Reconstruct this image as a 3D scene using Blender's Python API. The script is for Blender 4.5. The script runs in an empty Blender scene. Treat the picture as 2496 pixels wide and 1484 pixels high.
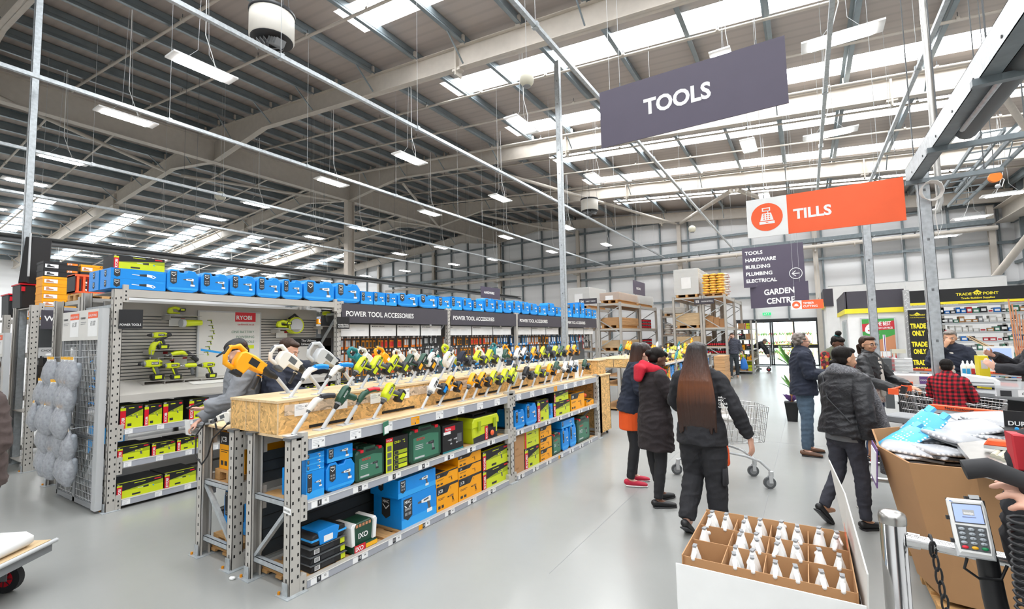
import bpy, math, random
from math import sin, cos, pi, radians, sqrt, atan2
from mathutils import Matrix, Vector, Euler
SC = bpy.context.scene
COL = SC.collection
# ---------------------------------------------------------------- camera
FPX, YAW, PITCH, ROLL, EYE = 1143.4, radians(31.9875), radians(4.1099), radians(-1.2155), 1.75
def cam_axes():
    f = Vector((-sin(YAW)*cos(PITCH), cos(YAW)*cos(PITCH), sin(PITCH)))
    r = Vector((cos(YAW), sin(YAW), 0)); u = r.cross(f)
    return r*cos(ROLL)+u*sin(ROLL), -r*sin(ROLL)+u*cos(ROLL), f
_R, _U, _F = cam_axes()
cd = bpy.data.cameras.new('camera'); cam = bpy.data.objects.new('camera', cd); COL.objects.link(cam)
cd.sensor_width = 36; cd.sensor_fit = 'HORIZONTAL'; cd.lens = FPX/2496*36; cd.clip_start = .02; cd.clip_end = 300
_m = Matrix((_R, _U, -_F)).transposed().to_4x4(); _m.translation = (0, 0, EYE); cam.matrix_world = _m
SC.camera = cam
# ---------------------------------------------------------------- sky, exposure
w = bpy.data.worlds.new('sky'); SC.world = w; w.use_nodes = True
bg = w.node_tree.nodes['Background']; bg.inputs[0].default_value = (.86, .93, 1, 1); bg.inputs[1].default_value = 6.0
vs = SC.view_settings; vs.view_transform = 'Standard'; vs.look = 'None'; vs.gamma = 1; vs.use_curve_mapping = False
vs.exposure = 0.16
LAMP_E, SKY_E = 46.0, 12.5          # what the LED panels and the daylight roof strips give off
cy = SC.cycles
cy.use_denoising = True; cy.max_bounces = 7; cy.diffuse_bounces = 4; cy.glossy_bounces = 3
cy.transmission_bounces = 4; cy.transparent_max_bounces = 8; cy.caustics_reflective = False; cy.caustics_refractive = False
cy.sample_clamp_indirect = 6; cy.use_light_tree = True
# ---------------------------------------------------------------- measuring: photograph pixel -> ray -> point on a real plane
def ray(x, y): return _R*((x-1248)/FPX)+_U*((742-y)/FPX)+_F
def atz(x, y, z=0.):
    d = ray(x, y); t = (z-EYE)/d.z; return Vector((d.x*t, d.y*t, z))
def atx(x, y, X):
    d = ray(x, y); t = X/d.x; return Vector((X, d.y*t, EYE+d.z*t))
def aty(x, y, Y):
    d = ray(x, y); t = Y/d.y; return Vector((d.x*t, Y, EYE+d.z*t))
def atd(x, y, t):
    d = ray(x, y); return Vector((d.x*t, d.y*t, EYE+d.z*t))
rnd = random.Random(7)
ORD = 'first second third fourth fifth sixth seventh eighth ninth tenth eleventh twelfth thirteenth fourteenth fifteenth sixteenth seventeenth eighteenth nineteenth twentieth'.split()
ORD += ['twenty-'+s for s in ORD[:9]]+['thirtieth']+['thirty-'+s for s in ORD[:9]]
def nth(i): return ORD[i] if i < 39 else 'farthest'
# ---------------------------------------------------------------- materials
MATS = {}
def mat(name, col=(.5, .5, .5), rough=.5, metal=0., var=.06, scale=6., bump=0., emit=0., spec=.5, alpha=1., coat=0., kind=None, col2=None):
    if name in MATS: return MATS[name]
    m = bpy.data.materials.new(name); m.use_nodes = True; nt = m.node_tree; N, L = nt.nodes, nt.links
    b = N['Principled BSDF']; b.inputs['Roughness'].default_value = rough; b.inputs['Metallic'].default_value = metal
    b.inputs['Specular IOR Level'].default_value = .2 if kind == 'hair' else spec
    if coat: b.inputs['Coat Weight'].default_value = coat; b.inputs['Coat Roughness'].default_value = .12
    tc = N.new('ShaderNodeTexCoord'); c4 = (*col, 1)
    def noise(sc, det=3, vec=None, dist=0.):
        n = N.new('ShaderNodeTexNoise'); n.inputs['Scale'].default_value = sc; n.inputs['Detail'].default_value = det
        n.inputs['Distortion'].default_value = dist
        L.new(vec or tc.outputs['Object'], n.inputs['Vector']); return n
    def ramp(src, stops):
        r = N.new('ShaderNodeValToRGB'); L.new(src, r.inputs[0]); e = r.color_ramp.elements
        for i, (p, c) in enumerate(stops):
            el = e[i] if i < 2 else e.new(p); el.position = p; el.color = (*c, 1)
        return r.outputs[0]
    def sc_(c, k): return tuple(min(1, max(0, v*k)) for v in c)
    def mapping(scale, rot=(0, 0, 0)):
        mp = N.new('ShaderNodeMapping'); mp.inputs['Scale'].default_value = scale; mp.inputs['Rotation'].default_value = rot
        L.new(tc.outputs['Object'], mp.inputs['Vector']); return mp.outputs[0]
    if kind == 'osb':
        v = N.new('ShaderNodeTexVoronoi'); v.inputs['Scale'].default_value = 46; v.inputs['Randomness'].default_value = 1
        n0 = noise(9, 2); mx = N.new('ShaderNodeVectorMath'); mx.operation = 'MULTIPLY_ADD'
        L.new(n0.outputs['Color'], mx.inputs[0]); mx.inputs[1].default_value = (.16, .16, .16); L.new(tc.outputs['Object'], mx.inputs[2])
        mp = N.new('ShaderNodeMapping'); mp.inputs['Scale'].default_value = (1, .45, 1); mp.inputs['Rotation'].default_value = (.5, .3, .6)
        L.new(mx.outputs[0], mp.inputs['Vector']); L.new(mp.outputs[0], v.inputs['Vector'])
        sep = N.new('ShaderNodeSeparateColor'); L.new(v.outputs['Color'], sep.inputs[0])
        out = ramp(sep.outputs[0], [(0, sc_(col, .5)), (.18, sc_(col, .8)), (.55, col), (1, sc_(col, 1.25))])
        L.new(out, b.inputs['Base Color'])
    elif kind == 'wood':
        n = noise(scale, 4, mapping((1, 1, 1) if col2 is None else col2), 1.2)
        L.new(ramp(n.outputs[0], [(.25, sc_(col, .78)), (.7, sc_(col, 1.12))]), b.inputs['Base Color'])
    elif kind == 'floor':
        n = noise(.35, 5); n2 = noise(7, 6); n3 = noise(60, 2)
        a = ramp(n.outputs[0], [(.3, sc_(col, .97)), (.7, sc_(col, 1.03))])
        d = ramp(n2.outputs[0], [(.3, (.985, .985, .985)), (.6, (1, 1, 1))])
        mm = N.new('ShaderNodeMixRGB'); mm.blend_type = 'MULTIPLY'; mm.inputs[0].default_value = 1; L.new(a, mm.inputs[1]); L.new(d, mm.inputs[2])
        s = ramp(n3.outputs[0], [(.8, (0, 0, 0)), (.84, (1, 1, 1))])
        m2 = N.new('ShaderNodeMixRGB'); L.new(s, m2.inputs[0]); L.new(mm.outputs[0], m2.inputs[1]); m2.inputs[2].default_value = (*sc_(col, 1.3), 1)
        L.new(m2.outputs[0], b.inputs['Base Color'])
        rr = ramp(n.outputs[0], [(.2, (rough*.9,)*3), (.8, (rough*1.15,)*3)]); L.new(rr, b.inputs['Roughness'])
    elif kind == 'lines':     # fine parallel marks (corrugated liner, ribbed cladding)
        wv = N.new('ShaderNodeTexWave'); wv.bands_direction = col2 or 'X'; wv.inputs['Scale'].default_value = scale
        L.new(tc.outputs['Object'], wv.inputs['Vector'])
        L.new(ramp(wv.outputs[0], [(0, sc_(col, 1-var)), (.35, col)]), b.inputs['Base Color'])
    elif kind == 'plaid':
        outs = []
        for ax in 'XZ':
            wv = N.new('ShaderNodeTexWave'); wv.bands_direction = ax; wv.inputs['Scale'].default_value = scale
            L.new(tc.outputs['Object'], wv.inputs['Vector']); outs.append(ramp(wv.outputs[0], [(.45, (0, 0, 0)), (.55, (1, 1, 1))]))
        a = N.new('ShaderNodeMixRGB'); a.inputs[0].default_value = .5
        L.new(outs[0], a.inputs[1]); L.new(outs[1], a.inputs[2])
        L.new(ramp(a.outputs[0], [(.0, col), (.4, sc_(col, .4)), (.6, sc_(col, .4)), (.7, col2)]), b.inputs['Base Color'])
    elif kind == 'dots':
        v = N.new('ShaderNodeTexVoronoi'); v.inputs['Scale'].default_value = scale; v.inputs['Randomness'].default_value = .25; L.new(tc.outputs['Object'], v.inputs['Vector'])
        L.new(ramp(v.outputs['Distance'], [(.3, col2), (.34, col)]), b.inputs['Base Color'])
    elif kind == 'patch':     # two-colour patches
        v = N.new('ShaderNodeTexVoronoi'); v.inputs['Scale'].default_value = scale; L.new(tc.outputs['Object'], v.inputs['Vector'])
        sep = N.new('ShaderNodeSeparateColor'); L.new(v.outputs['Color'], sep.inputs[0])
        st = [(0, col), (.5, col2[0])] + [(.5+.5*(i+1)/len(col2), c) for i, c in enumerate(col2[1:])]
        o = ramp(sep.outputs[0], st); L.new(o, b.inputs['Base Color'])
    else:
        if var > 0:
            n = noise(scale, 3)
            L.new(ramp(n.outputs[0], [(.3, sc_(col, 1-var)), (.7, sc_(col, 1+var*.6))]), b.inputs['Base Color'])
        else: b.inputs['Base Color'].default_value = c4
    if bump:
        nb = noise(scale*8 if kind != 'hair' else 60, 3, mapping((1, 1, .05)) if kind == 'hair' else None); bp = N.new('ShaderNodeBump')
        bp.inputs['Strength'].default_value = bump; bp.inputs['Distance'].default_value = .01
        L.new(nb.outputs[0], bp.inputs['Height']); L.new(bp.outputs[0], b.inputs['Normal'])
    if emit: b.inputs['Emission Color'].default_value = c4; b.inputs['Emission Strength'].default_value = emit
    if alpha < 1:
        b.inputs['Alpha'].default_value = alpha
    MATS[name] = m; return m
def C(h, g=2.2):
    "sRGB hex -> linear"
    v = [int(h[i:i+2], 16)/255 for i in (0, 2, 4)]
    return tuple(((c+.055)/1.055)**2.4 if c > .04 else c/12.92 for c in v)
P = dict(  # plain paints and plastics
    steel=('b9b5ae', .42, .0), steel_dark=('6f7274', .5, .0), grey_strip=('a9acb4', .45, 0), white=('f2f2f0', .5, 0), offwhite=('dcdad4', .6, 0),
    ticket=('f5f5f4', .5, 0), black=('1b1b1d', .5, 0), sign=('50495a', .5, 0), sign_dark=('45424a', .55, 0), orange=('fb6636', .5, 0), orange_b=('f08020', .5, 0),
    blue=('0a8ee6', .36, 0), blue_d=('0a6cc0', .4, 0), blue_l=('2fa6f2', .45, 0), yellow=('fba900', .42, 0), yellow_d=('d98900', .45, 0), lime=('cfdc1e', .4, 0), lime_d=('9fb01a', .42, 0), red=('d8182c', .4, 0),
    green=('1f4a38', .42, 0), green_l=('3f7a60', .42, 0), teal=('0f7a80', .4, 0), rubber=('2b2b2d', .7, 0), grey=('8b8d8f', .5, 0), grey_l=('c3c5c6', .45, 0), grey_m=('5b5e60', .5, 0), dark=('2d2e31', .5, 0),
    card=('b98d62', .75, 0), card_d=('a57a50', .75, 0), ivory=('e6e2d8', .5, 0), shadow_gap=('141414', .8, 0), cream=('cfcbb8', .5, 0), skin_pink=('d9a48c', .5, 0),
    brickred=('b5523a', .6, 0), pred=('c7303a', .5, 0), pgreen=('45a04a', .5, 0), pyellow=('f4e233', .5, 0), terra=('c98a63', .5, 0), navy=('1d2233', .8, 0), purple=('6b4a86', .5, 0),
    screen=('a9bdf2', .3, 0), btn_red=('e5263c', .4, 0), btn_yel=('f6b51e', .4, 0), btn_grn=('0f8a55', .4, 0), btn=('a9b0b6', .4, 0), sky_card=('5cc0ee', .4, 0), silverfoil=('c9cccf', .25, .3))
def M_(n):
    if n in MATS: return MATS[n]
    h, r, me = P[n]; return mat(n, C(h), r, me, var=.03)
mat('osb', C('dcb070'), .7, kind='osb'); mat('ply', C('d9bd94'), .7, kind='wood', scale=5, col2=(6, .6, 6))
mat('osb_pale', C('cdb59a'), .7, kind='osb'); mat('pallet', C('c79a63'), .8, kind='wood', scale=6, col2=(1, 8, 8))
mat('timber', C('d6bb94'), .75, kind='wood', scale=4, col2=(1, 6, 10)); mat('mdf', C('c69a6b'), .75, kind='wood', scale=3, col2=(.5, .5, 14))
mat('floor', C('999a97'), .24, kind='floor', spec=.5); mat('galv', C('b9bfc2'), .4, .35, var=.18, scale=22); mat('galv_d', C('7d868a'), .45, .35, var=.15, scale=9)
mat('chrome', C('d5d5d5'), .14, 1., var=0); mat('brushed', C('bcbab6'), .28, .95, var=.08, scale=14)
mat('beam_cream', C('c9c1b6'), .6, var=.05); mat('roof_liner', C('b8aea7'), .75, kind='lines', scale=1.05, var=.1, col2='Y')
mat('wall_panel', C('eeeeee'), .6, kind='lines', scale=.42, var=.06, col2='Z'); mat('purlin', C('8c979c'), .38, .4, var=.12, scale=3)
mat('lamp_glow', (1, .98, .97), emit=LAMP_E, var=0); mat('sky_glow', (.94, .97, 1), emit=SKY_E, var=0)
mat('tarmac', C('b9b7b2'), .8, var=.1); mat('leaf', C('5f9a35'), .45, var=.3, scale=9); mat('leaf_d', C('3a6b2a'), .5, var=.3, scale=9)
mat('exit_green', C('1fae6a'), .4, emit=1.2, var=0); mat('tray', C('3a4248'), .6, var=.05)
mat('plastic_bag', C('c3c6cc'), .22, var=.25, scale=30, alpha=.62, bump=.5); mat('slip', C('8f959c'), .5, var=.2, scale=20)
mat('film', (.9, .92, .93), .2, alpha=.35, var=0)
g = bpy.data.materials.new('door_glass'); g.use_nodes = True; nt = g.node_tree; nt.nodes.clear()
o_ = nt.nodes.new('ShaderNodeOutputMaterial'); mx_ = nt.nodes.new('ShaderNodeMixShader'); t_ = nt.nodes.new('ShaderNodeBsdfTransparent'); gl_ = nt.nodes.new('ShaderNodeBsdfGlossy')
t_.inputs[0].default_value = (.93, .97, .96, 1); gl_.inputs['Roughness'].default_value = .05; mx_.inputs[0].default_value = .07
nt.links.new(t_.outputs[0], mx_.inputs[1]); nt.links.new(gl_.outputs[0], mx_.inputs[2]); nt.links.new(mx_.outputs[0], o_.inputs[0]); MATS['door_glass'] = g
# ---------------------------------------------------------------- mesh builder
_TXT = {}
def text_geo(s, bold=.014):
    k = (s, bold)
    if k in _TXT: return _TXT[k]
    cu = bpy.data.curves.new('t', 'FONT'); cu.body = s; cu.size = 1; cu.offset = bold; cu.resolution_u = 3; cu.fill_mode = 'BOTH'
    ob = bpy.data.objects.new('t', cu); me = bpy.data.meshes.new_from_object(ob)
    vs_ = [tuple(v.co) for v in me.vertices]; fs = [tuple(p.vertices) for p in me.polygons]
    bpy.data.objects.remove(ob); bpy.data.curves.remove(cu); bpy.data.meshes.remove(me)
    x0 = min(v[0] for v in vs_); x1 = max(v[0] for v in vs_); y0 = min(v[1] for v in vs_); y1 = max(v[1] for v in vs_)
    _TXT[k] = (vs_, fs, x0, x1, y0, y1); return _TXT[k]
class MB:
    def __init__(s): s.v = []; s.f = []; s.mi = []; s.mats = []; s.sm = []; s.M = Matrix.Identity(4); s.st = []
    def push(s, m): s.st.append(s.M); s.M = s.M @ m; return s
    def pop(s): s.M = s.st.pop(); return s
    def mt(s, m):
        if m not in s.mats: s.mats.append(m)
        return s.mats.index(m)
    def add(s, vs, fs, m, smooth=False):
        b = len(s.v); k = s.mt(m)
        s.v += [tuple(s.M @ Vector(p)) for p in vs]
        for f in fs: s.f.append([b+i for i in f]); s.mi.append(k); s.sm.append(smooth)
    def box(s, x0, y0, z0, x1, y1, z1, m):
        x0, x1 = min(x0, x1), max(x0, x1); y0, y1 = min(y0, y1), max(y0, y1); z0, z1 = min(z0, z1), max(z0, z1)
        s.add([(x0, y0, z0), (x1, y0, z0), (x1, y1, z0), (x0, y1, z0), (x0, y0, z1), (x1, y0, z1), (x1, y1, z1), (x0, y1, z1)],
              [(0, 3, 2, 1), (4, 5, 6, 7), (0, 1, 5, 4), (1, 2, 6, 5), (2, 3, 7, 6), (3, 0, 4, 7)], m)
    def cb(s, c, d, m, rot=None):
        M = Matrix.Translation(c)
        if rot: M = M @ Euler(rot).to_matrix().to_4x4()
        s.push(M); s.box(-d[0]/2, -d[1]/2, -d[2]/2, d[0]/2, d[1]/2, d[2]/2, m); s.pop()
    def bar(s, p, q, w, h, m):
        "square bar from p to q"
        p, q = Vector(p), Vector(q); d = q-p; L = d.length
        if L < 1e-6: return
        s.push(Matrix.Translation(p) @ d.to_track_quat('X', 'Z').to_matrix().to_4x4()); s.box(0, -w/2, -h/2, L, w/2, h/2, m); s.pop()
    def quad(s, ps, m): s.add(ps, [tuple(range(len(ps)))], m)
    def fq(s, x0, z0, x1, z1, m, y=-.0008): s.quad([(x0, y, z0), (x1, y, z0), (x1, y, z1), (x0, y, z1)], m)   # print on a front (-y) face
    def fp(s, pts, m, y=-.0012): s.quad([(p[0], y, p[1]) for p in pts], m)
    def prism(s, pts, y0, y1, m, bev=0., smooth=False):
        "outline in x-z, extruded along y, its rims pulled in by bev"
        n = len(pts); ar = sum(pts[i][0]*pts[(i+1) % n][1]-pts[(i+1) % n][0]*pts[i][1] for i in range(n))
        if ar < 0: pts = pts[::-1]
        def off(d):
            o = []
            for i in range(n):
                a, b, c = Vector(pts[i-1]), Vector(pts[i]), Vector(pts[(i+1) % n])
                e1 = (b-a).normalized(); e2 = (c-b).normalized(); n1 = Vector((-e1.y, e1.x)); n2 = Vector((-e2.y, e2.x))
                k = (n1+n2); L = k.length
                k = k/L/max(.5, L/2) if L > 1e-3 else n1
                o.append(b+k*d)
            return o
        rings = [(y0, off(bev)), (y0+bev, off(0)), (y1-bev, off(0)), (y1, off(bev))] if bev else [(y0, off(0)), (y1, off(0))]
        vs_ = [(p[0], y, p[1]) for y, r in rings for p in r]; fs = []
        for k in range(len(rings)-1):
            for i in range(n): j = (i+1) % n; fs.append((k*n+i, k*n+j, (k+1)*n+j, (k+1)*n+i))
        s.add(vs_, fs, m, smooth)
        s.add(vs_[:n], [tuple(range(n))[::1]], m); s.add(vs_[-n:], [tuple(range(n))[::-1]], m)
    def cyl(s, p, q, r0, m, r1=None, n=12, caps=True, smooth=True):
        p, q = Vector(p), Vector(q); r1 = r0 if r1 is None else r1; d = (q-p); R = d.to_track_quat('Z', 'X').to_matrix()
        vs_ = [p+R @ Vector((r0*cos(2*pi*i/n), r0*sin(2*pi*i/n), 0)) for i in range(n)]+[q+R @ Vector((r1*cos(2*pi*i/n), r1*sin(2*pi*i/n), 0)) for i in range(n)]
        s.add(vs_, [(i, (i+1) % n, n+(i+1) % n, n+i) for i in range(n)], m, smooth)
        if caps: s.add(vs_[:n], [tuple(range(n))[::-1]], m); s.add(vs_[n:], [tuple(range(n))], m)
    def tube(s, pts, r, m, n=8, closed=False):
        "round tube along a path; r one value or one per point or (a,b) pairs"
        pts = [Vector(p) for p in pts]; k = len(pts); rs = r if isinstance(r, (list, tuple)) else [r]*k
        ring = []; prev = None
        for i in range(k):
            a = pts[i-1] if (i or closed) else pts[i]; b = pts[(i+1) % k] if (i < k-1 or closed) else pts[i]
            t = (b-a).normalized()
            if prev is None: up = Vector((0, 0, 1)) if abs(t.z) < .9 else Vector((1, 0, 0)); x = t.cross(up).normalized()
            else: x = (prev-t*prev.dot(t)).normalized()
            prev = x; y = t.cross(x)
            ra, rb = rs[i] if isinstance(rs[i], (tuple, list)) else (rs[i], rs[i])
            ring += [pts[i]+x*(ra*cos(2*pi*j/n))+y*(rb*sin(2*pi*j/n)) for j in range(n)]
        fs = []
        for i in range(k if closed else k-1):
            i2 = (i+1) % k
            for j in range(n): fs.append((i*n+j, i*n+(j+1) % n, i2*n+(j+1) % n, i2*n+j))
        s.add(ring, fs, m, True)
        if not closed: s.add(ring[:n], [tuple(range(n))[::-1]], m); s.add(ring[-n:], [tuple(range(n))], m)
    def sweep(s, pts, rad, m, side=(1, 0, 0), n=16, flat=0):
        "closed body through pts, radii (across side, other way), rounded ends"
        pts = [Vector(p) for p in pts]; side = Vector(side); k = len(pts); P_ = []; R_ = []
        rad = [r if isinstance(r, (tuple, list)) else (r, r) for r in rad]
        t0 = (pts[1]-pts[0]).normalized(); t1 = (pts[-1]-pts[-2]).normalized(); e0 = min(rad[0]); e1 = min(rad[-1])
        for c, q in () if flat & 1 else ((.95, .3), (.75, .66), (.4, .92)): P_.append(pts[0]-t0*e0*c); R_.append((rad[0][0]*q, rad[0][1]*q))
        P_ += pts; R_ += rad
        for c, q in () if flat & 2 else ((.4, .92), (.75, .66), (.95, .3)): P_.append(pts[-1]+t1*e1*c); R_.append((rad[-1][0]*q, rad[-1][1]*q))
        ring = []; k = len(P_)
        for i in range(k):
            t = (P_[min(i+1, k-1)]-P_[max(i-1, 0)]).normalized(); x = side-t*side.dot(t)
            x = x.normalized() if x.length > .05 else t.orthogonal().normalized(); y = t.cross(x)
            ring += [P_[i]+x*(R_[i][0]*cos(2*pi*j/n))+y*(R_[i][1]*sin(2*pi*j/n)) for j in range(n)]
        fs = [(i*n+j, i*n+(j+1) % n, (i+1)*n+(j+1) % n, (i+1)*n+j) for i in range(k-1) for j in range(n)]
        s.add(ring, fs+[tuple(range(n))[::-1], tuple((k-1)*n+j for j in range(n))], m, True)
    def lathe(s, prof, m, n=20, M=None):
        "profile (r, z) turned about z"
        if M is not None: s.push(M)
        k = len(prof); vs_ = [(r*cos(2*pi*j/n), r*sin(2*pi*j/n), z) for r, z in prof for j in range(n)]
        fs = [(i*n+j, i*n+(j+1) % n, (i+1)*n+(j+1) % n, (i+1)*n+j) for i in range(k-1) for j in range(n)]
        s.add(vs_, fs, m, True); s.add(vs_[:n], [tuple(range(n))[::-1]], m); s.add(vs_[-n:], [tuple(range(n))], m)
        if M is not None: s.pop()
    def ell(s, c, r, m, rot=(0, 0, 0), nu=16, nv=10):
        s.push(Matrix.Translation(c) @ Euler(rot).to_matrix().to_4x4())
        vs_ = [(r[0]*sin(pi*i/nv)*cos(2*pi*j/nu), r[1]*sin(pi*i/nv)*sin(2*pi*j/nu), r[2]*cos(pi*i/nv)) for i in range(1, nv) for j in range(nu)]
        b = len(vs_); vs_ += [(0, 0, r[2]), (0, 0, -r[2])]
        fs = [(i*nu+j, (i+1)*nu+j, (i+1)*nu+(j+1) % nu, i*nu+(j+1) % nu) for i in range(nv-2) for j in range(nu)]
        fs += [(b, j, (j+1) % nu) for j in range(nu)]+[(b+1, (nv-2)*nu+(j+1) % nu, (nv-2)*nu+j) for j in range(nu)]
        s.add(vs_, fs, m, True); s.pop()
    def text(s, t, x, z, h, m, y=-.0016, bold=.014, align='l', maxw=None):
        "letters on a front (-y) face, cap height h, baseline z"
        vs_, fs, x0, x1, y0, y1 = text_geo(t, bold); k = h/.70; wd = (x1-x0)*k; kx = k
        if maxw and wd > maxw: kx = k*maxw/wd; wd = maxw
        ox = {'l': x, 'c': x-wd/2, 'r': x-wd}[align]
        s.add([(ox+(p[0]-x0)*kx, y, z+p[1]*k) for p in vs_], fs, m)
    def build(s, name, parent=None, loc=None, smooth=None):
        me = bpy.data.meshes.new(name); me.from_pydata(s.v, [], s.f)
        for mm in s.mats: me.materials.append(MATS.get(mm) or M_(mm))
        me.polygons.foreach_set('material_index', s.mi); me.polygons.foreach_set('use_smooth', s.sm if smooth is None else [smooth]*len(s.f))
        me.update(); o = bpy.data.objects.new(name, me); COL.objects.link(o)
        if parent: o.parent = parent
        if loc: o.location = loc
        return o
def tag(o, label=None, cat=None, group=None, kind=None):
    if label: o['label'] = label
    if cat: o['category'] = cat
    if group: o['group'] = group
    if kind: o['kind'] = kind
    return o
def empty(name, label, cat, loc=(0, 0, 0), rz=0., group=None):
    o = bpy.data.objects.new(name, None); COL.objects.link(o); o.location = loc; o.rotation_euler = (0, 0, rz); o.empty_display_size = .1
    return tag(o, label, cat, group)
def dup(root, loc=None, rz=None, label=None, group=None, scale=None):
    r = root.copy(); COL.objects.link(r)
    if loc is not None: r.location = loc
    if rz is not None: r.rotation_euler = (r.rotation_euler[0], r.rotation_euler[1], rz)
    if scale: r.scale = scale
    if label: r['label'] = label
    if group: r['group'] = group
    for ch in root.children:
        c = ch.copy(); COL.objects.link(c); c.parent = r; c.matrix_parent_inverse = ch.matrix_parent_inverse
        for g_ in ch.children: d = g_.copy(); COL.objects.link(d); d.parent = c; d.matrix_parent_inverse = g_.matrix_parent_inverse
    return r
def struct(name, mb, **k): return tag(mb.build(name, **k), kind='structure')
PROTO = {}
# ================================================================ the building
Y1, XR, XL, YB = 29.0, 8.0, -45.8, -9.0
RX, RZ, RS = -18.9, 10.3, .085
def rz_(x, top=RZ): return top-RS*abs(x-RX)
b = MB(); b.box(XL-.3, YB-.3, -.2, XR+.3, Y1+.2, 0, 'floor'); struct('floor', b)
# expansion joints in the floor
b = MB()
for p, q in (((1310, 1160), (1930, 1484)),): pass
b.bar((-1.72, 3.2, .0006), (-1.72, 28.9, .0006), .003, .001, 'grey'); b.bar((-.45, 2.5, .0006), (-.45, 28.9, .0006), .003, .001, 'grey'); b.bar((-12, 8.7, .0006), (7.9, 8.7, .0006), .003, .001, 'grey')
struct('trim_1', b)
def wall_far():
    b = MB(); dx0, dx1, dz = -3.35, .52, 2.42
    b.box(XL, Y1, 0, dx0, Y1+.2, 10.3, 'wall_panel'); b.box(dx1, Y1, 0, XR+.2, Y1+.2, 9, 'wall_panel'); b.box(dx0, Y1, dz, dx1, Y1+.2, 9.2, 'wall_panel')
    x = -45
    while x < 7.8:
        if not (dx0-.1 < x < dx1+.1): b.box(x-.04, Y1-.14, 0, x+.04, Y1-.01, rz_(x)-.3, 'galv_d')
        else: b.box(x-.04, Y1-.14, dz, x+.04, Y1-.01, rz_(x)-.3, 'galv_d')
        x += 1.64
    for z in (3.7, 5.5, 7.3, 8.6):
        x0 = max(XL, RX-(10-z)/RS); x1 = min(XR, RX+(10-z)/RS)
        b.box(x0, Y1-.2, z-.06, x1, Y1-.12, z+.06, 'galv_d')
    struct('wall_far', b)
wall_far()
b = MB(); b.box(XR, YB, 0, XR+.2, Y1, 8.5, 'wall_panel')
for z in (3.7, 4.6, 5.5, 6.4): b.box(XR-.1, 8, z-.06, XR, Y1, z+.06, 'galv_d')
for i in range(9): b.box(XR-.2, 10+i*2.2, 0, XR, 10.1+i*2.2, 8, 'galv_d')
struct('wall_right', b)
b = MB(); b.box(XL-.2, YB, 0, XL, Y1, 8.2, 'wall_panel'); struct('wall_left', b)
b = MB(); b.box(XL, YB-.2, 0, XR, YB, 10.3, 'wall_panel'); struct('wall_near', b)
# white columns standing in the far wall
for i, x in enumerate((-38.3, -31.8, -25.4, -18.95, -12.65, -6.12, .62, 7.2)):
    b = MB(); b.box(x-.11, Y1-.36, 0, x+.11, Y1-.34, rz_(x)-.9, 'beam_cream'); b.box(x-.11, Y1-.2, 0, x+.11, Y1-.18, rz_(x)-.9, 'beam_cream'); b.box(x-.012, Y1-.34, 0, x+.012, Y1-.2, rz_(x)-.9, 'beam_cream')
    tag(b.build('column_%d' % (i+1)), kind='structure')
# roof liner with its daylight strips
SKY_Y = [-6.85, -3.35, .15, 3.62, 7.18, 10.93, 14.52, 18.0, 21.5, 25.9]
def roof_half(name, xa, xb, s0, s1):
    "liner between xa and xb, open where the daylight strips lie (s0..s1)"
    b = MB(); ys = [YB]
    for y in SKY_Y: ys += [y-.46, y+.46]
    ys.append(Y1+.2)
    def slab(x0, x1, y0, y1): b.add([(x0, y0, rz_(x0)), (x1, y0, rz_(x1)), (x1, y1, rz_(x1)), (x0, y1, rz_(x0)), (x0, y0, rz_(x0)+.12), (x1, y0, rz_(x1)+.12), (x1, y1, rz_(x1)+.12), (x0, y1, rz_(x0)+.12)],
                                    [(0, 1, 2, 3), (7, 6, 5, 4), (0, 4, 5, 1), (1, 5, 6, 2), (2, 6, 7, 3), (3, 7, 4, 0)], 'roof_liner')
    for i in range(len(ys)-1):
        if i % 2 == 0: slab(xa, xb, ys[i], ys[i+1])
        else: slab(xa, s0, ys[i], ys[i+1]); slab(s1, xb, ys[i], ys[i+1])
    struct(name, b)
roof_half('ceiling_right', RX, XR+.2, -8.95, 7.0); roof_half('ceiling_left', XL-.2, RX, -44.3, -31.0)
n = 0
for y in SKY_Y:
    for x0, x1 in ((-8.95, 7.0), (-44.3, -31.0)):
        n += 1; b = MB(); z = .115
        b.add([(x0, y-.46, rz_(x0)+z), (x1, y-.46, rz_(x1)+z), (x1, y+.46, rz_(x1)+z), (x0, y+.46, rz_(x0)+z)], [(0, 1, 2, 3)], 'sky_glow')
        tag(b.build('window_%d' % n), kind='structure')
# purlins: galvanised Z sections running the length of the store
px_ = [-18.4+1.14*i for i in range(7)]; px_ += [px_[-1]+1.6*(i+1) for i in range(12)]
n = 0
for sgn in (1, -1):
    for x in px_:
        X_ = x if sgn > 0 else 2*RX-x
        if X_ > XR-.3 or X_ < XL+.2: continue
        n += 1; z = rz_(X_)-.012; b = MB()
        b.push(Matrix.Translation((X_, 0, z)) @ Euler((0, RS*sgn, 0)).to_matrix().to_4x4())
        b.box(-.004, YB, -.27, .004, Y1-.3, 0, 'purlin'); b.box(-.08*sgn, YB, -.008, .004, Y1-.3, 0, 'purlin'); b.box(-.004, YB, -.27, .1*sgn, Y1-.3, -.262, 'purlin')
        b.box(.075*sgn, YB, -.25, .083*sgn, Y1-.3, -.225, 'purlin'); b.box(-.012, YB, -.15, .012, Y1-.3, -.11, 'purlin')
        b.pop(); tag(b.build('beam_%d' % n), kind='structure')
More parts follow.
